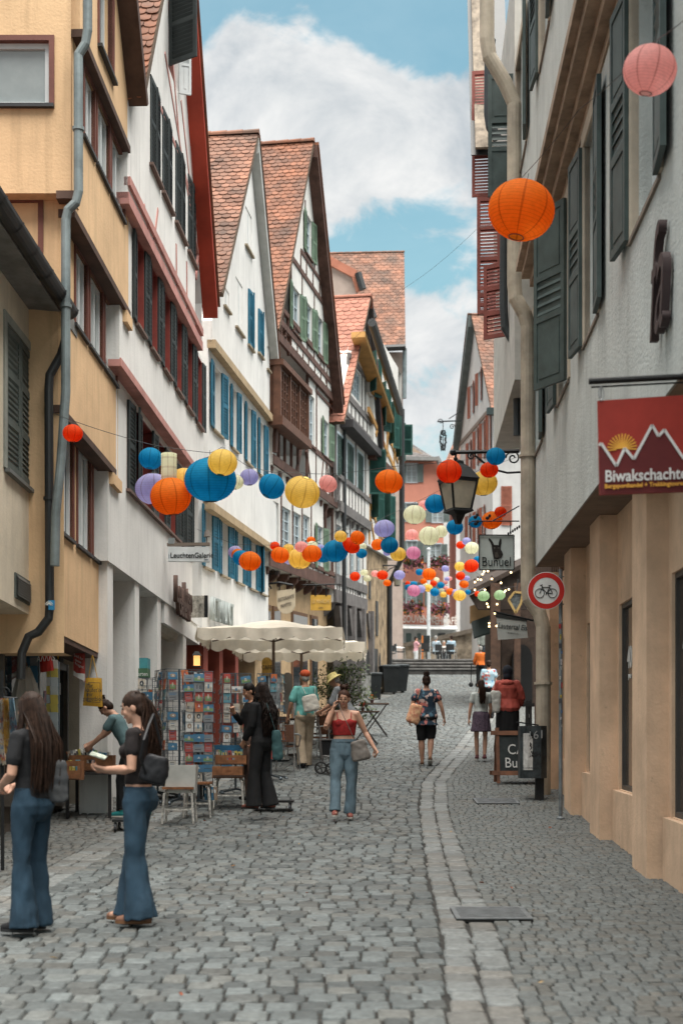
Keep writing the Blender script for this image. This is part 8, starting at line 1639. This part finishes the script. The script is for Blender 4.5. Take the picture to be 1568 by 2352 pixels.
def shop_front():
    F = FY; a = thing('shop_window', 'glazed book shop front with notices under the yellow house jetty', 'shop front', F.P(SLY+.3, 1.5, -.6)); m = MB(); A, B = SLY+.15, SRY[0]-.1; t0, t1 = TY[0]-2.1, TY[0]-.12
    for x in (A, lerp(A, B, .45), B-.08): F.rect(m, x, x+.08, t0, t1, -.62, -.52)
    F.rect(m, A, B, t1-.1, t1, -.61, -.53); F.rect(m, A, B, t0, t0+.3, -.61, -.53); f = m.build('frame', M('shop_frame', (.10, .085, .07), .5), a); m = MB(); F.rect(m, A, B, t0+.3, t1-.1, -.6, -.58); m.build('pane', glass('dark'), f); m = MB(); rng = random.Random(6)
    for i in range(26): x, t = rng.uniform(A+.1, B-.3), rng.uniform(t0+.4, t1-.3); m.use(INK[rng.randrange(14)]); F.rect(m, x, x+.12, t, t+.16, -.577, -.572)
    m.build('notices', None, f)
    for lab, px, Y, y0, y1, ks in (('hanging strip of yellow and grey leaflet pockets beside the red bag', 126, 17.5, 1520, 1690, (5, 5, 5, 1, 8)), ('grey leaflet rack behind the folded parasol', 80, 17.6, 1476, 1640, (12, 1, 10, 3))):
        t = thing('leaflet_rack', lab, 'leaflet rack', W(px, y0, Y)); m = MB(); m.bar(W(px-9, y0, Y), W(px-9, y1, Y), .02); m.bar(W(px+9, y0, Y), W(px+9, y1, Y), .02); m.build('rails', STEEL, t); n = 9
        for k in range(n):
            y = lerp(y0+6, y1-4, k/(n-1)); m = MB(); m.use(INK[rng.choice(ks)]); c = W(px, y, Y); m.prism([c+V((-.045, -.03, -.06)), c+V((.045, -.03, -.06)), c+V((.045, -.07, .05)), c+V((-.045, -.07, .05))], (0, .012, 0)); m.use(INK[rng.choice(ks)]); m.prism([c+V((-.10, -.01, -.05)), c+V((-.055, -.03, -.05)), c+V((-.055, -.05, .05)), c+V((-.10, -.03, .05))], (0, .012, 0)); m.build('leaflets', None, t)
shop_front()
# things carried
def carried(label, px, y, Y, size, mat, straps, name='shoulder_bag', tilt=0.0, depth=.5, taper=1.0):
    c = W(px, y, Y); t = thing(name, label, 'bag', c); m = MB(); w, h = size; M3 = Matrix.Rotation(R(tilt), 3, 'Y')
    m.loft([[M3 @ V((w/2*k*math.cos(a), w/2*depth*k*math.sin(a), z)) for a in [2*math.pi*i/16 for i in range(16)]] for k, z in ((.75*taper, -h/2), (taper, -h*.42), (1.0, 0), (.88, h*.4), (.7, h/2))]); put('pouch', blob(m, .011, 2, .008, 14, 1, px), mat, t)
    for s_ in straps: m = MB(); m.tube([W(x, yy, Y+d) for x, yy, d in s_], .010, 6, .5); m.build('strap', mat, t)
LEATHER = M('leather_black', (.016, .016, .018), .5, var=.1, spec=.25); TAUPE = M('leather_taupe', (.16, .14, .125), .5, var=.12)
carried('black leather shoulder bag under the arm of the ponytailed woman', 356, 1768, 10.12, (.20, .20), LEATHER, [[(338, 1790, -.0), (322, 1740, -.16), (330, 1700, -.2), (342, 1665, -.1), (352, 1640, -.02), (372, 1720, .04)]], tilt=14)
carried('grey tote bag with a dark photo print beside the long haired woman', 131, 1795, 9.9, (.16, .30), M('tote_print', (.02, .022, .025), .8, var=.6, vs=12, col2=(.07, .07, .07)), [[(122, 1755, 0), (112, 1700, .05), (105, 1660, .05)]], 'tote_bag', depth=.3)
carried('grey bucket bag worn across the body of the woman on the phone', 826, 1724, 18.6, (.23, .27), TAUPE, [[(815, 1704, 0), (800, 1668, -.03), (786, 1640, -.05), (778, 1618, .0)], [(820, 1702, 0), (826, 1685, 0), (834, 1704, 0)]], tilt=-12, taper=1.15)
carried('dark teal shoulder bag hanging at the side of the woman in black', 636, 1712, 18.7, (.14, .40), M('cloth_teal_dark', (.035, .085, .09), .8), [[(632, 1680, 0), (620, 1640, -.08), (612, 1615, -.05)]], tilt=-4, depth=.45, taper=1.1)
carried('cream canvas bag slung across the back of the man in the orange cap', 713, 1615, 25.55, (.30, .30), M('canvas_white', (.55, .52, .46), .85, var=.08), [[(702, 1594, 0), (692, 1575, .02)], [(724, 1594, 0), (722, 1572, .03)]], tilt=-14, depth=.3)
carried('striped beach bag on the left shoulder of the woman in floral tunic', 952, 1640, 26.0, (.26, .36), M('bag_stripes', (.50, .36, .20), .8, var=.55, vs=16, col2=(.42, .09, .07)), [[(958, 1605, 0), (964, 1588, .02), (968, 1575, .05)]], 'beach_bag', tilt=16, depth=.5)
carried('white shopping bag with a blue and yellow print on the arm of the red jacket', 1136, 1612, 27.2, (.24, .42), M('bag_white', (.52, .52, .48), .8, var=.1), [[(1132, 1585, 0), (1138, 1560, 0), (1146, 1550, .05)]], 'tote_bag', tilt=6, depth=.35)
o_ = thing('smartphone', 'smartphone held to the ear of the woman in the red top', 'phone', world(p8[0], (.098, .045, 1.575))); m = MB(); c = o_.location; m.obox(c, (.004, 0, .0), (0, .035, .0), (0.012, .0, .072)); m.build('case', M('phone_white', (.6, .6, .6), .3), o_)
o_ = thing('card', 'pale card held in the hands of the ponytailed woman', 'card', W(226, 1736, 10.25)); m = MB(); c = o_.location; m.obox(c, (.055, 0, -.018), (0, .06, .01), (.001, 0, .004)); m.build('sheet', M('card_pale', (.42, .46, .38), .6, var=.4, vs=25), o_)
def glasses():
    r, bend, hd, J = p8; m = MB()
    for e in (-1, 1): m.tube([hd((e*.033+.024*math.cos(R(t)), .096, 1.603+.021*math.sin(R(t)))) for t in range(0, 361, 30)], .0022, 5, cap=False); m.tube([hd((e*.057, .094, 1.606)), hd((e*.078, .03, 1.606)), hd((e*.078, -.01, 1.60))], .0022, 5)
    m.tube([hd((-.01, .098, 1.606)), hd((.01, .098, 1.606))], .0022, 5); put('glasses', m.mesh(), M('glasses_gold', (.30, .20, .12), .35, .6), r)
glasses()
# cafe
def bistro_table(label, px, ytop, Y, w, d):
    c = W(px, ytop, Y); z = zg(Y); t = thing('bistro_table', label, 'table', (c.x, Y, z)); m = MB(); n = 6
    for k in range(n): y = Y-d/2+d*k/n; m.box(c.x-w/2, y, c.z-.025, c.x+w/2, y+d/n*.8, c.z)
    m.build('slatted_top', M('slat_brown', (.13, .085, .065), .7, var=.2, vs=6), t); m = MB()
    for e in (-1, 1):
        y = Y+e*d*.42; m.bar((c.x-w*.42, y, z), (c.x+w*.42, y, c.z-.025), .03); m.bar((c.x+w*.42, y-e*.04, z), (c.x-w*.42, y-e*.04, c.z-.025), .03)
    for x in (-.42, .42): m.bar((c.x+w*x, Y-d*.42, c.z-.03), (c.x+w*x, Y+d*.42, c.z-.03), .025); m.bar((c.x+w*x, Y-d*.42, z+.01), (c.x+w*x, Y+d*.42, z+.01), .025)
    m.build('folding_legs', M('slat_dark', (.045, .04, .038), .6), t); return c
def flowerpot(c, label):
    t = thing('flower_pot', label, 'flower pot', c); m = MB(); m.lathe([(.03, 0), (.045, .08)], 10, c); m.build('pot', M('pot_dark', (.06, .03, .03), .6), t); m = MB(); rng = random.Random(int(c.x*100))
    for i in range(40):
        p = c+V((rng.gauss(0, .04), rng.gauss(0, .04), .11+rng.random()*.09)); m.use(MATS[rng.choice(['petal_orange', 'print_ink_red', 'leaf_dark', 'leaf_dark'])]); d = V((rng.gauss(0, 1), rng.gauss(0, 1), rng.gauss(0, 1))).normalized()*.025; e = d.cross(V((.3, .9, .2))).normalized()*.02; m.poly([p+d, p+e, p-d, p-e])
    m.build('foliage', None, t, fix=False)
c1 = bistro_table('folding slatted cafe table farther from us with a small flower pot', 862, 1616, 33.5, .62, .6); c2 = bistro_table('folding slatted cafe table nearer to us beside the woman on the phone', 838, 1634, 31.0, .62, .6); flowerpot(c1+V((-.08, 0, 0)), 'small pot of red flowers on the farther folding table'); flowerpot(c2+V((-.05, 0, 0)), 'small pot of orange flowers on the nearer folding table')
def cafe_chair(root=None, loc=None, rz=0, label='', back=None, lab_group='cafe chairs'):
    t = thing('cafe_chair', label, 'chair', (0, 0, 0), lab_group); AL = M('aluminium', (.45, .46, .46), .35, .8, var=.05); m = MB(); m.box(-.2, -.2, .43, .2, .2, .46); m.build('seat', back, t); m = MB(); m.loft([[(x, .2+.05*(1-(x/.2)**2)+.02*k, .52+.30*k) for x in (-.2, -.1, 0, .1, .2)]+[(x, .215+.05*(1-(x/.2)**2)+.02*k, .52+.30*k) for x in (.2, .1, 0, -.1, -.2)] for k in (0, 1)]); m.build('backrest', back, t)
    for a in (-1, 1):
        m = MB(); m.tube([(a*.19, -.19, .43), (a*.22, -.24, 0)], .012, 6); m.build('leg', AL, t); m = MB(); m.tube([(a*.2, .2, .84), (a*.2, .2, .43), (a*.22, .27, 0)], .012, 6); m.build('leg', AL, t); m = MB(); m.tube([(a*.2, .22, .66), (a*.24, .05, .66), (a*.24, -.17, .63), (a*.2, -.2, .44)], .013, 6); m.build('armrest', AL, t)
    return t
BRN = M('wicker_brown', (.14, .065, .04), .7, var=.2, vs=30); BLKW = M('wicker_black', (.03, .03, .03), .7, var=.2, vs=30)
ch = cafe_chair(back=BRN, label='brown cafe chair with metal frame right behind the postcard racks')
for i, (px, Y, rz, lab) in enumerate(((655, 25.0, 170, None), (672, 27.5, 60, 'brown cafe chair turned sideways behind the turquoise shirt'), (742, 28.0, 200, 'brown cafe chair left of the leafy shrub'), (768, 29.5, 20, 'brown cafe chair in front of the leafy shrub'), (722, 27.0, -60, 'brown cafe chair right beside the man in turquoise'))):
    o = ch if i == 0 else copy_tree(ch); o.location = ((px-CX)/FPX*Y, Y, zg(Y)); o.rotation_euler = (0, 0, R(rz))
    if lab: o['label'] = lab
cb = cafe_chair(back=BLKW, label='black chair nearest the menu board on the square', lab_group='black chairs on the square')
for i, (px, Y, rz, lab) in enumerate(((976, 67.6, 180, None), (1001, 68.5, 30+180, 'black chair under the white haired person on the square'), (1036, 68.3, 160, 'black chair under the person in light blue on the square'), (1019, 71.4, -10, 'black chair under the person in off white on the square'), (918, 68.0, 100, 'black chair at the left by the stone building corner'), (898, 69.0, 200, 'black chair half hidden by the stone building'))):
    o = cb if i == 0 else copy_tree(cb); o.location = ((px-CX)/FPX*Y, Y, 5.9); o.rotation_euler = (0, 0, R(rz))
    if lab: o['label'] = lab
def round_table(px, Y, z, label, h=.73):
    x = (px-CX)/FPX*Y; t = thing('round_table', label, 'table', (x, Y, z)); m = MB(); m.lathe([(.34, h-.03), (.35, h-.015), (.34, h)], 20, (x, Y, z)); m.build('tabletop', WOODD, t); m = MB(); m.tube([(x, Y, z), (x, Y, z+h-.03)], .03, 8); m.lathe([(.24, 0), (.22, .03), (.04, .05)], 14, (x, Y, z)); m.build('pedestal', MATS['slat_dark'], t)
round_table(1018, 69.5, 5.9, 'dark round table between the seated people on the square'); round_table(688, 28.2, zg(28.2), 'dark round cafe table behind the man in turquoise'); round_table(752, 30, zg(30), 'dark round cafe table before the leafy shrub')
def shrub():
    Y = 31.5; c = W(783, 1592, Y); z = zg(Y); t = thing('potted_shrub', 'leafy green shrub in a dark tub beside the parasols', 'plant', (c.x, Y, z)); m = MB(); m.lathe([(.26, 0), (.34, .5), (.36, .52)], 16, (c.x, Y, z)); m.build('tub', M('tub_dark', (.05, .045, .04), .8), t); m = MB(); rng = random.Random(3); tips = []
    for i in range(34):
        a = rng.uniform(0, 6.28); r = rng.uniform(.1, .62); zt = c.z+rng.uniform(-.5, .62)-.3*r; p = V((c.x+math.cos(a)*r*.95, Y+math.sin(a)*r*.8, zt)); m.tube([(c.x, Y, z+.5), ((c.x+p.x)/2, (Y+p.y)/2, (z+.5+p.z)/2+.1), p], [.02, .012, .005], 5); tips.append(p)
    m.build('stem', WOODD, t); m = MB(); g = [M('leaf_green', (.075, .12, .04), .6, isl=.5, var=.15), M('leaf_pale', (.17, .20, .075), .6, isl=.3, var=.1), M('leaf_deep', (.03, .055, .022), .6, isl=.3, var=.1)]
    for p in tips:
        for i in range(75):
            q = p+V((rng.gauss(0, .13), rng.gauss(0, .13), rng.gauss(0, .11))); m.use(g[rng.choices([0, 1, 2], [5, 2.2, 3])[0]]); d = V((rng.gauss(0, 1), rng.gauss(0, 1), rng.gauss(0, .8))).normalized(); e = d.cross(V((rng.gauss(0, 1), rng.gauss(0, 1), 1))).normalized(); l = rng.uniform(.03, .055); m.poly([q-d*l, q+e*l*.35, q+d*l, q-e*l*.35])
    m.build('foliage', None, t, fix=False)
shrub()
# wheeled bins, cabinet, rollator, dolly
def wheelie(label, px, Y, w, h, rz):
    t = thing('wheeled_bin', label, 'bin', (0, 0, 0), 'wheeled bins by the stone building'); bk = M('bin_black', (.02, .023, .024), .5, var=.2); m = MB(); d = w*.9; m.loft([[(-w/2*k, -d/2*k, z), (w/2*k, -d/2*k, z), (w/2*k, d/2*k, z), (-w/2*k, d/2*k, z)] for k, z in ((.72, .06), (.98, h*.9), (1.04, h*.9), (1.04, h*.93))]); m.build('body', bk, t)
    m = MB(); m.loft([[(-w/2*k, -d/2*k, z), (w/2*k, -d/2*k, z), (w/2*k, d/2*k+.05, z), (-w/2*k, d/2*k+.05, z)] for k, z in ((1.06, h*.935), (1.06, h*.965), (.8, h))]); m.tube([(-w*.3, d*.62, h*.93), (w*.3, d*.62, h*.93)], .02, 6); m.build('lid', M('bin_lid', (.045, .052, .055), .45), t)
    for a in (-1, 1): m = MB(); m.tube([(a*w*.36-.03, d*.36, .1), (a*w*.36+.03, d*.36, .1)], .1, 12); m.build('wheel', SOLEB, t)
    t.rotation_euler = (0, 0, R(rz)); t.location = ((px-CX)/FPX*Y, Y, zg(Y))
wheelie('big black wheeled bin nearest to the stone building', 894, 54, .66, 1.1, 12); wheelie('big black wheeled bin right beside its twin, nearer the road', 917, 55, .60, 1.1, 20); wheelie('small black wheeled bin next to the grey cabinet', 862, 50, .44, .95, 5)
Yc = 47; t_ = thing('utility_cabinet', 'grey utility cabinet smeared with graffiti beside the small bin', 'cabinet', ((841-CX)/FPX*Yc, Yc, zg(Yc))); m = MB(); x_ = t_.location.x; z_ = zg(Yc); m.box(x_-.15, Yc, z_, x_+.15, Yc+.3, z_+.98); m.build('case', M('cabinet_grey', (.36, .36, .34), .7, var=.35, vs=6), t_); m = MB(); m.box(x_-.17, Yc-.02, z_+.981, x_+.17, Yc+.32, z_+1.02); m.build('cover', MATS['cabinet_grey'], t_)
def rollator():
    Y = 24.6; z = zg(Y); t = thing('rollator', 'walking frame with a black basket and spoked wheels beside the yellow bucket hat', 'rollator', ((748-CX)/FPX*Y, Y, z)); x = t.location.x; fr = M('frame_grey', (.16, .15, .145), .45, .4)
    for dx, r in ((-.085, .11), (.09, .10)):
        for dy in (-.2, .2):
            m = MB(); c = V((x+dx, Y+dy, z+r)); m.tube([c+V((r*.86*math.cos(R(k)), 0, r*.86*math.sin(R(k)))) for k in range(0, 361, 20)], .017, 6, cap=False); w = m.build('wheel', SOLEB, t); m = MB()
            for k in range(5): m.bar(c, c+V((r*.8*math.cos(R(72*k)), 0, r*.8*math.sin(R(72*k)))), .014)
            m.build('spokes', SOLEB, w)
    m = MB()
    for dy in (-.2, .2): m.tube([(x-.085, Y+dy, z+.11), (x-.04, Y+dy, z+.32), (x+.06, Y+dy, z+.30), (x+.09, Y+dy, z+.10)], .014, 6); m.tube([(x-.06, Y+dy, z+.2), (x-.10, Y+dy, z+.75), (x-.13, Y+dy, z+.88)], .014, 6)
    m.build('frame', fr, t); m = MB(); m.loft([[(x-.09, Y-.18, zz), (x+.12, Y-.18, zz), (x+.12, Y+.18, zz), (x-.09, Y+.18, zz)] for zz in (z+.33, z+.58)]); m.build('basket', BLACK, t); m = MB(); m.box(x-.1, Y-.2, z+.585, x+.13, Y+.2, z+.61); m.build('seat', fr, t)
rollator()
def dolly(label, px, Y, s=1.0, crate_=True):
    z = zg(Y); x = (px-CX)/FPX*Y; t = thing('dolly', label, 'dolly', (x, Y, z)); m = MB(); m.box(x-.28*s, Y-.2, z+.11, x+.28*s, Y+.2, z+.14); m.build('platform', SOLEB, t)
    for a in (-1, 1):
        for b in (-1, 1): m = MB(); m.tube([(x+a*.23*s-.015, Y+b*.15, z+.05), (x+a*.23*s+.015, Y+b*.15, z+.05)], .05, 12); m.bar((x+a*.23*s, Y+b*.15, z+.06), (x+a*.23*s, Y+b*.15, z+.11), .03); m.build('wheel', M('castor_grey', (.08, .08, .085), .4), t)
dolly('low black dolly on castors sticking out behind the woman in black', 628, 19.8); dolly('low dolly on castors between the ponytailed woman and the white legged stool', 300, 17.4, .7)
# ramp wall, board and pole on the square
def square_things():
    Y = 82; t = thing('ramp_wall', 'long stone retaining wall with a sloping coping behind the square', 'wall', W(1000, 1500, Y)); m = MB(); m.prism([W(880, 1560, Y), W(1135, 1560, Y), W(1135, 1442, Y), W(988, 1475, Y), W(912, 1490, Y), W(880, 1492, Y)], (0, 1.5, 0)); m.build('masonry', M('ramp_rubble', (.36, .29, .215), .95, var=.4, vs=1.6, bump=.9, bs=6), t); m = MB()
    for a, b in (((880, 1492), (912, 1490)), ((912, 1490), (988, 1475)), ((988, 1475), (1135, 1442))): m.bar(W(*a, Y-.1)+V((0, .2, .12)), W(*b, Y-.1)+V((0, .2, .12)), .6, .24)
    m.build('coping', M('coping_brown', (.2, .165, .13), .85, var=.2), t)
    Y = 70; p = thing('flagpole', 'tall slim white pole on the square before the salmon house', 'pole', W(984, 1530, Y)); m = MB(); a, b = W(984, 1545, Y), W(984, 1262, Y); m.tube([(a.x, Y, 5.9), (a.x, Y, b.z)], [.10, .07], 10); m.ball((a.x, Y, b.z), .1, n=8, m=6); m.build('shaft', M('pole_white', (.62, .64, .64), .5), p)
    Y = 69.5; s = thing('menu_board', 'black menu board with an orange side post on the square', 'sign', W(975, 1530, Y)); m = MB(); a, b = W(968, 1460, Y), W(971.5, 1460, Y); m.box(a.x, Y, 5.9, b.x, Y+.08, a.z); m.build('post', M('post_orange', (.55, .16, .03), .6), s); m = MB(); a, b = W(972, 1497, Y), W(987, 1460, Y); m.box(a.x, Y, a.z, b.x, Y+.2, b.z); m.bar(((a.x+b.x)/2, Y+.1, 5.9), ((a.x+b.x)/2, Y+.1, a.z), .08); m.build('board', M('board_black', (.02, .02, .02)), s)
    w = thing('walker', 'four wheeled walker pushed by the man in orange', 'walker', W(1088, 1585, 57.8)); m = MB(); c = w.location; z = zg(57.8)
    for dx in (-.12, .14): m.tube([(c.x+dx, 57.8, z+.1), (c.x+dx, 57.7, z+.9), (c.x+dx, 57.5, z+.95)], .02, 6); m.ball((c.x+dx, 57.8, z+.1), .1, .04, .1, 10, 6)
    m.build('frame', IRON, w)
square_things()
# litter and fallen leaves
rng = random.Random(17)
for i in range(26):
    Y = rng.uniform(7.6, 20); x = rng.uniform(gut_x(Y), right_x(Y)-.3); t = M(*[('leaf_brown', (.20, .10, .04), .8), ('leaf_tan', (.34, .24, .13), .8), ('leaf_rust', (.26, .07, .03), .8)][i % 3], var=.2); m = MB(); s = rng.uniform(.012, .028); a = rng.uniform(0, 6.28); d = V((math.cos(a), math.sin(a), .2))*s; e = V((-math.sin(a), math.cos(a), .3))*s*.5; c = V((x, Y, zg(Y)+.016)); m.loft([[c-d, c-d+V((0, 0, .002))], [c+e, c+e*1.1+V((0, 0, .006))], [c+d, c+d+V((0, 0, .003))]], False, False); m.poly([c-d, c+e, c+d, c-e]); me = m.mesh(c, t); o = link('fallen_leaf', me, None, False, False); o.location = c; tag(o, 'small dry leaf lying on the paving', 'leaf', 'dry leaves on the paving')

def arch_sign(label, px0, px1, y0, y1, Y, mat, txt):
    a, b = W(px0, y1, Y), W(px1, y0, Y); w = b.x-a.x; t = thing('arch_sign', label, 'sign', ((a.x+b.x)/2, Y, a.z)); m = MB(); m.prism([(a.x, Y, a.z), (b.x, Y, a.z)]+[((a.x+b.x)/2+w/2*math.cos(R(k)), Y, b.z-w/2+w/2*math.sin(R(k))) for k in range(0, 181, 15)], (0, .05, 0)); m.build('panel', mat, t); m = MB(); m.bar(((a.x+b.x)/2, Y+.06, a.z+.02), ((a.x+b.x)/2, Y+.06, zg(Y)), .05); m.build('post', MATS['slat_dark'], t)
    if txt: text_mb(txt, .13, INK[4], t, 'sign_lettering', ((a.x+b.x)/2, Y-.01, lerp(a.z, b.z, .45)), (1, 0, 0), (0, 0, 1), .003, squeeze=.8)
arch_sign('yellow arched menu sign behind the postcard racks under the parasols', 601, 624, 1510, 1553, 32, M('sign_ochre', (.52, .33, .08), .6, var=.25, vs=9), 'CAFE')
arch_sign('tall grey arched board behind the rack right of the long curls', 650, 671, 1545, 1640, 30.5, M('board_grey', (.24, .235, .225), .7), '')
t_ = thing('wall_lantern', 'small lit warm lantern on the red shop pier', 'lamp', W(452, 1518, 25.6)); m = MB(); c = t_.location; m.box(c.x-.055, c.y-.04, c.z-.09, c.x+.055, c.y+.04, c.z+.09); m.build('glow_glass', emit('lamp_glow', (1, .5, .16), .35), t_); m = MB(); m.loft([[(c.x-k, c.y-k, z), (c.x+k, c.y-k, z), (c.x+k, c.y+k, z), (c.x-k, c.y+k, z)] for k, z in ((.08, c.z+.092), (.03, c.z+.17))]); m.box(c.x-.07, c.y-.06, c.z-.12, c.x+.07, c.y+.06, c.z-.092); m.build('cage', IRON, t_)
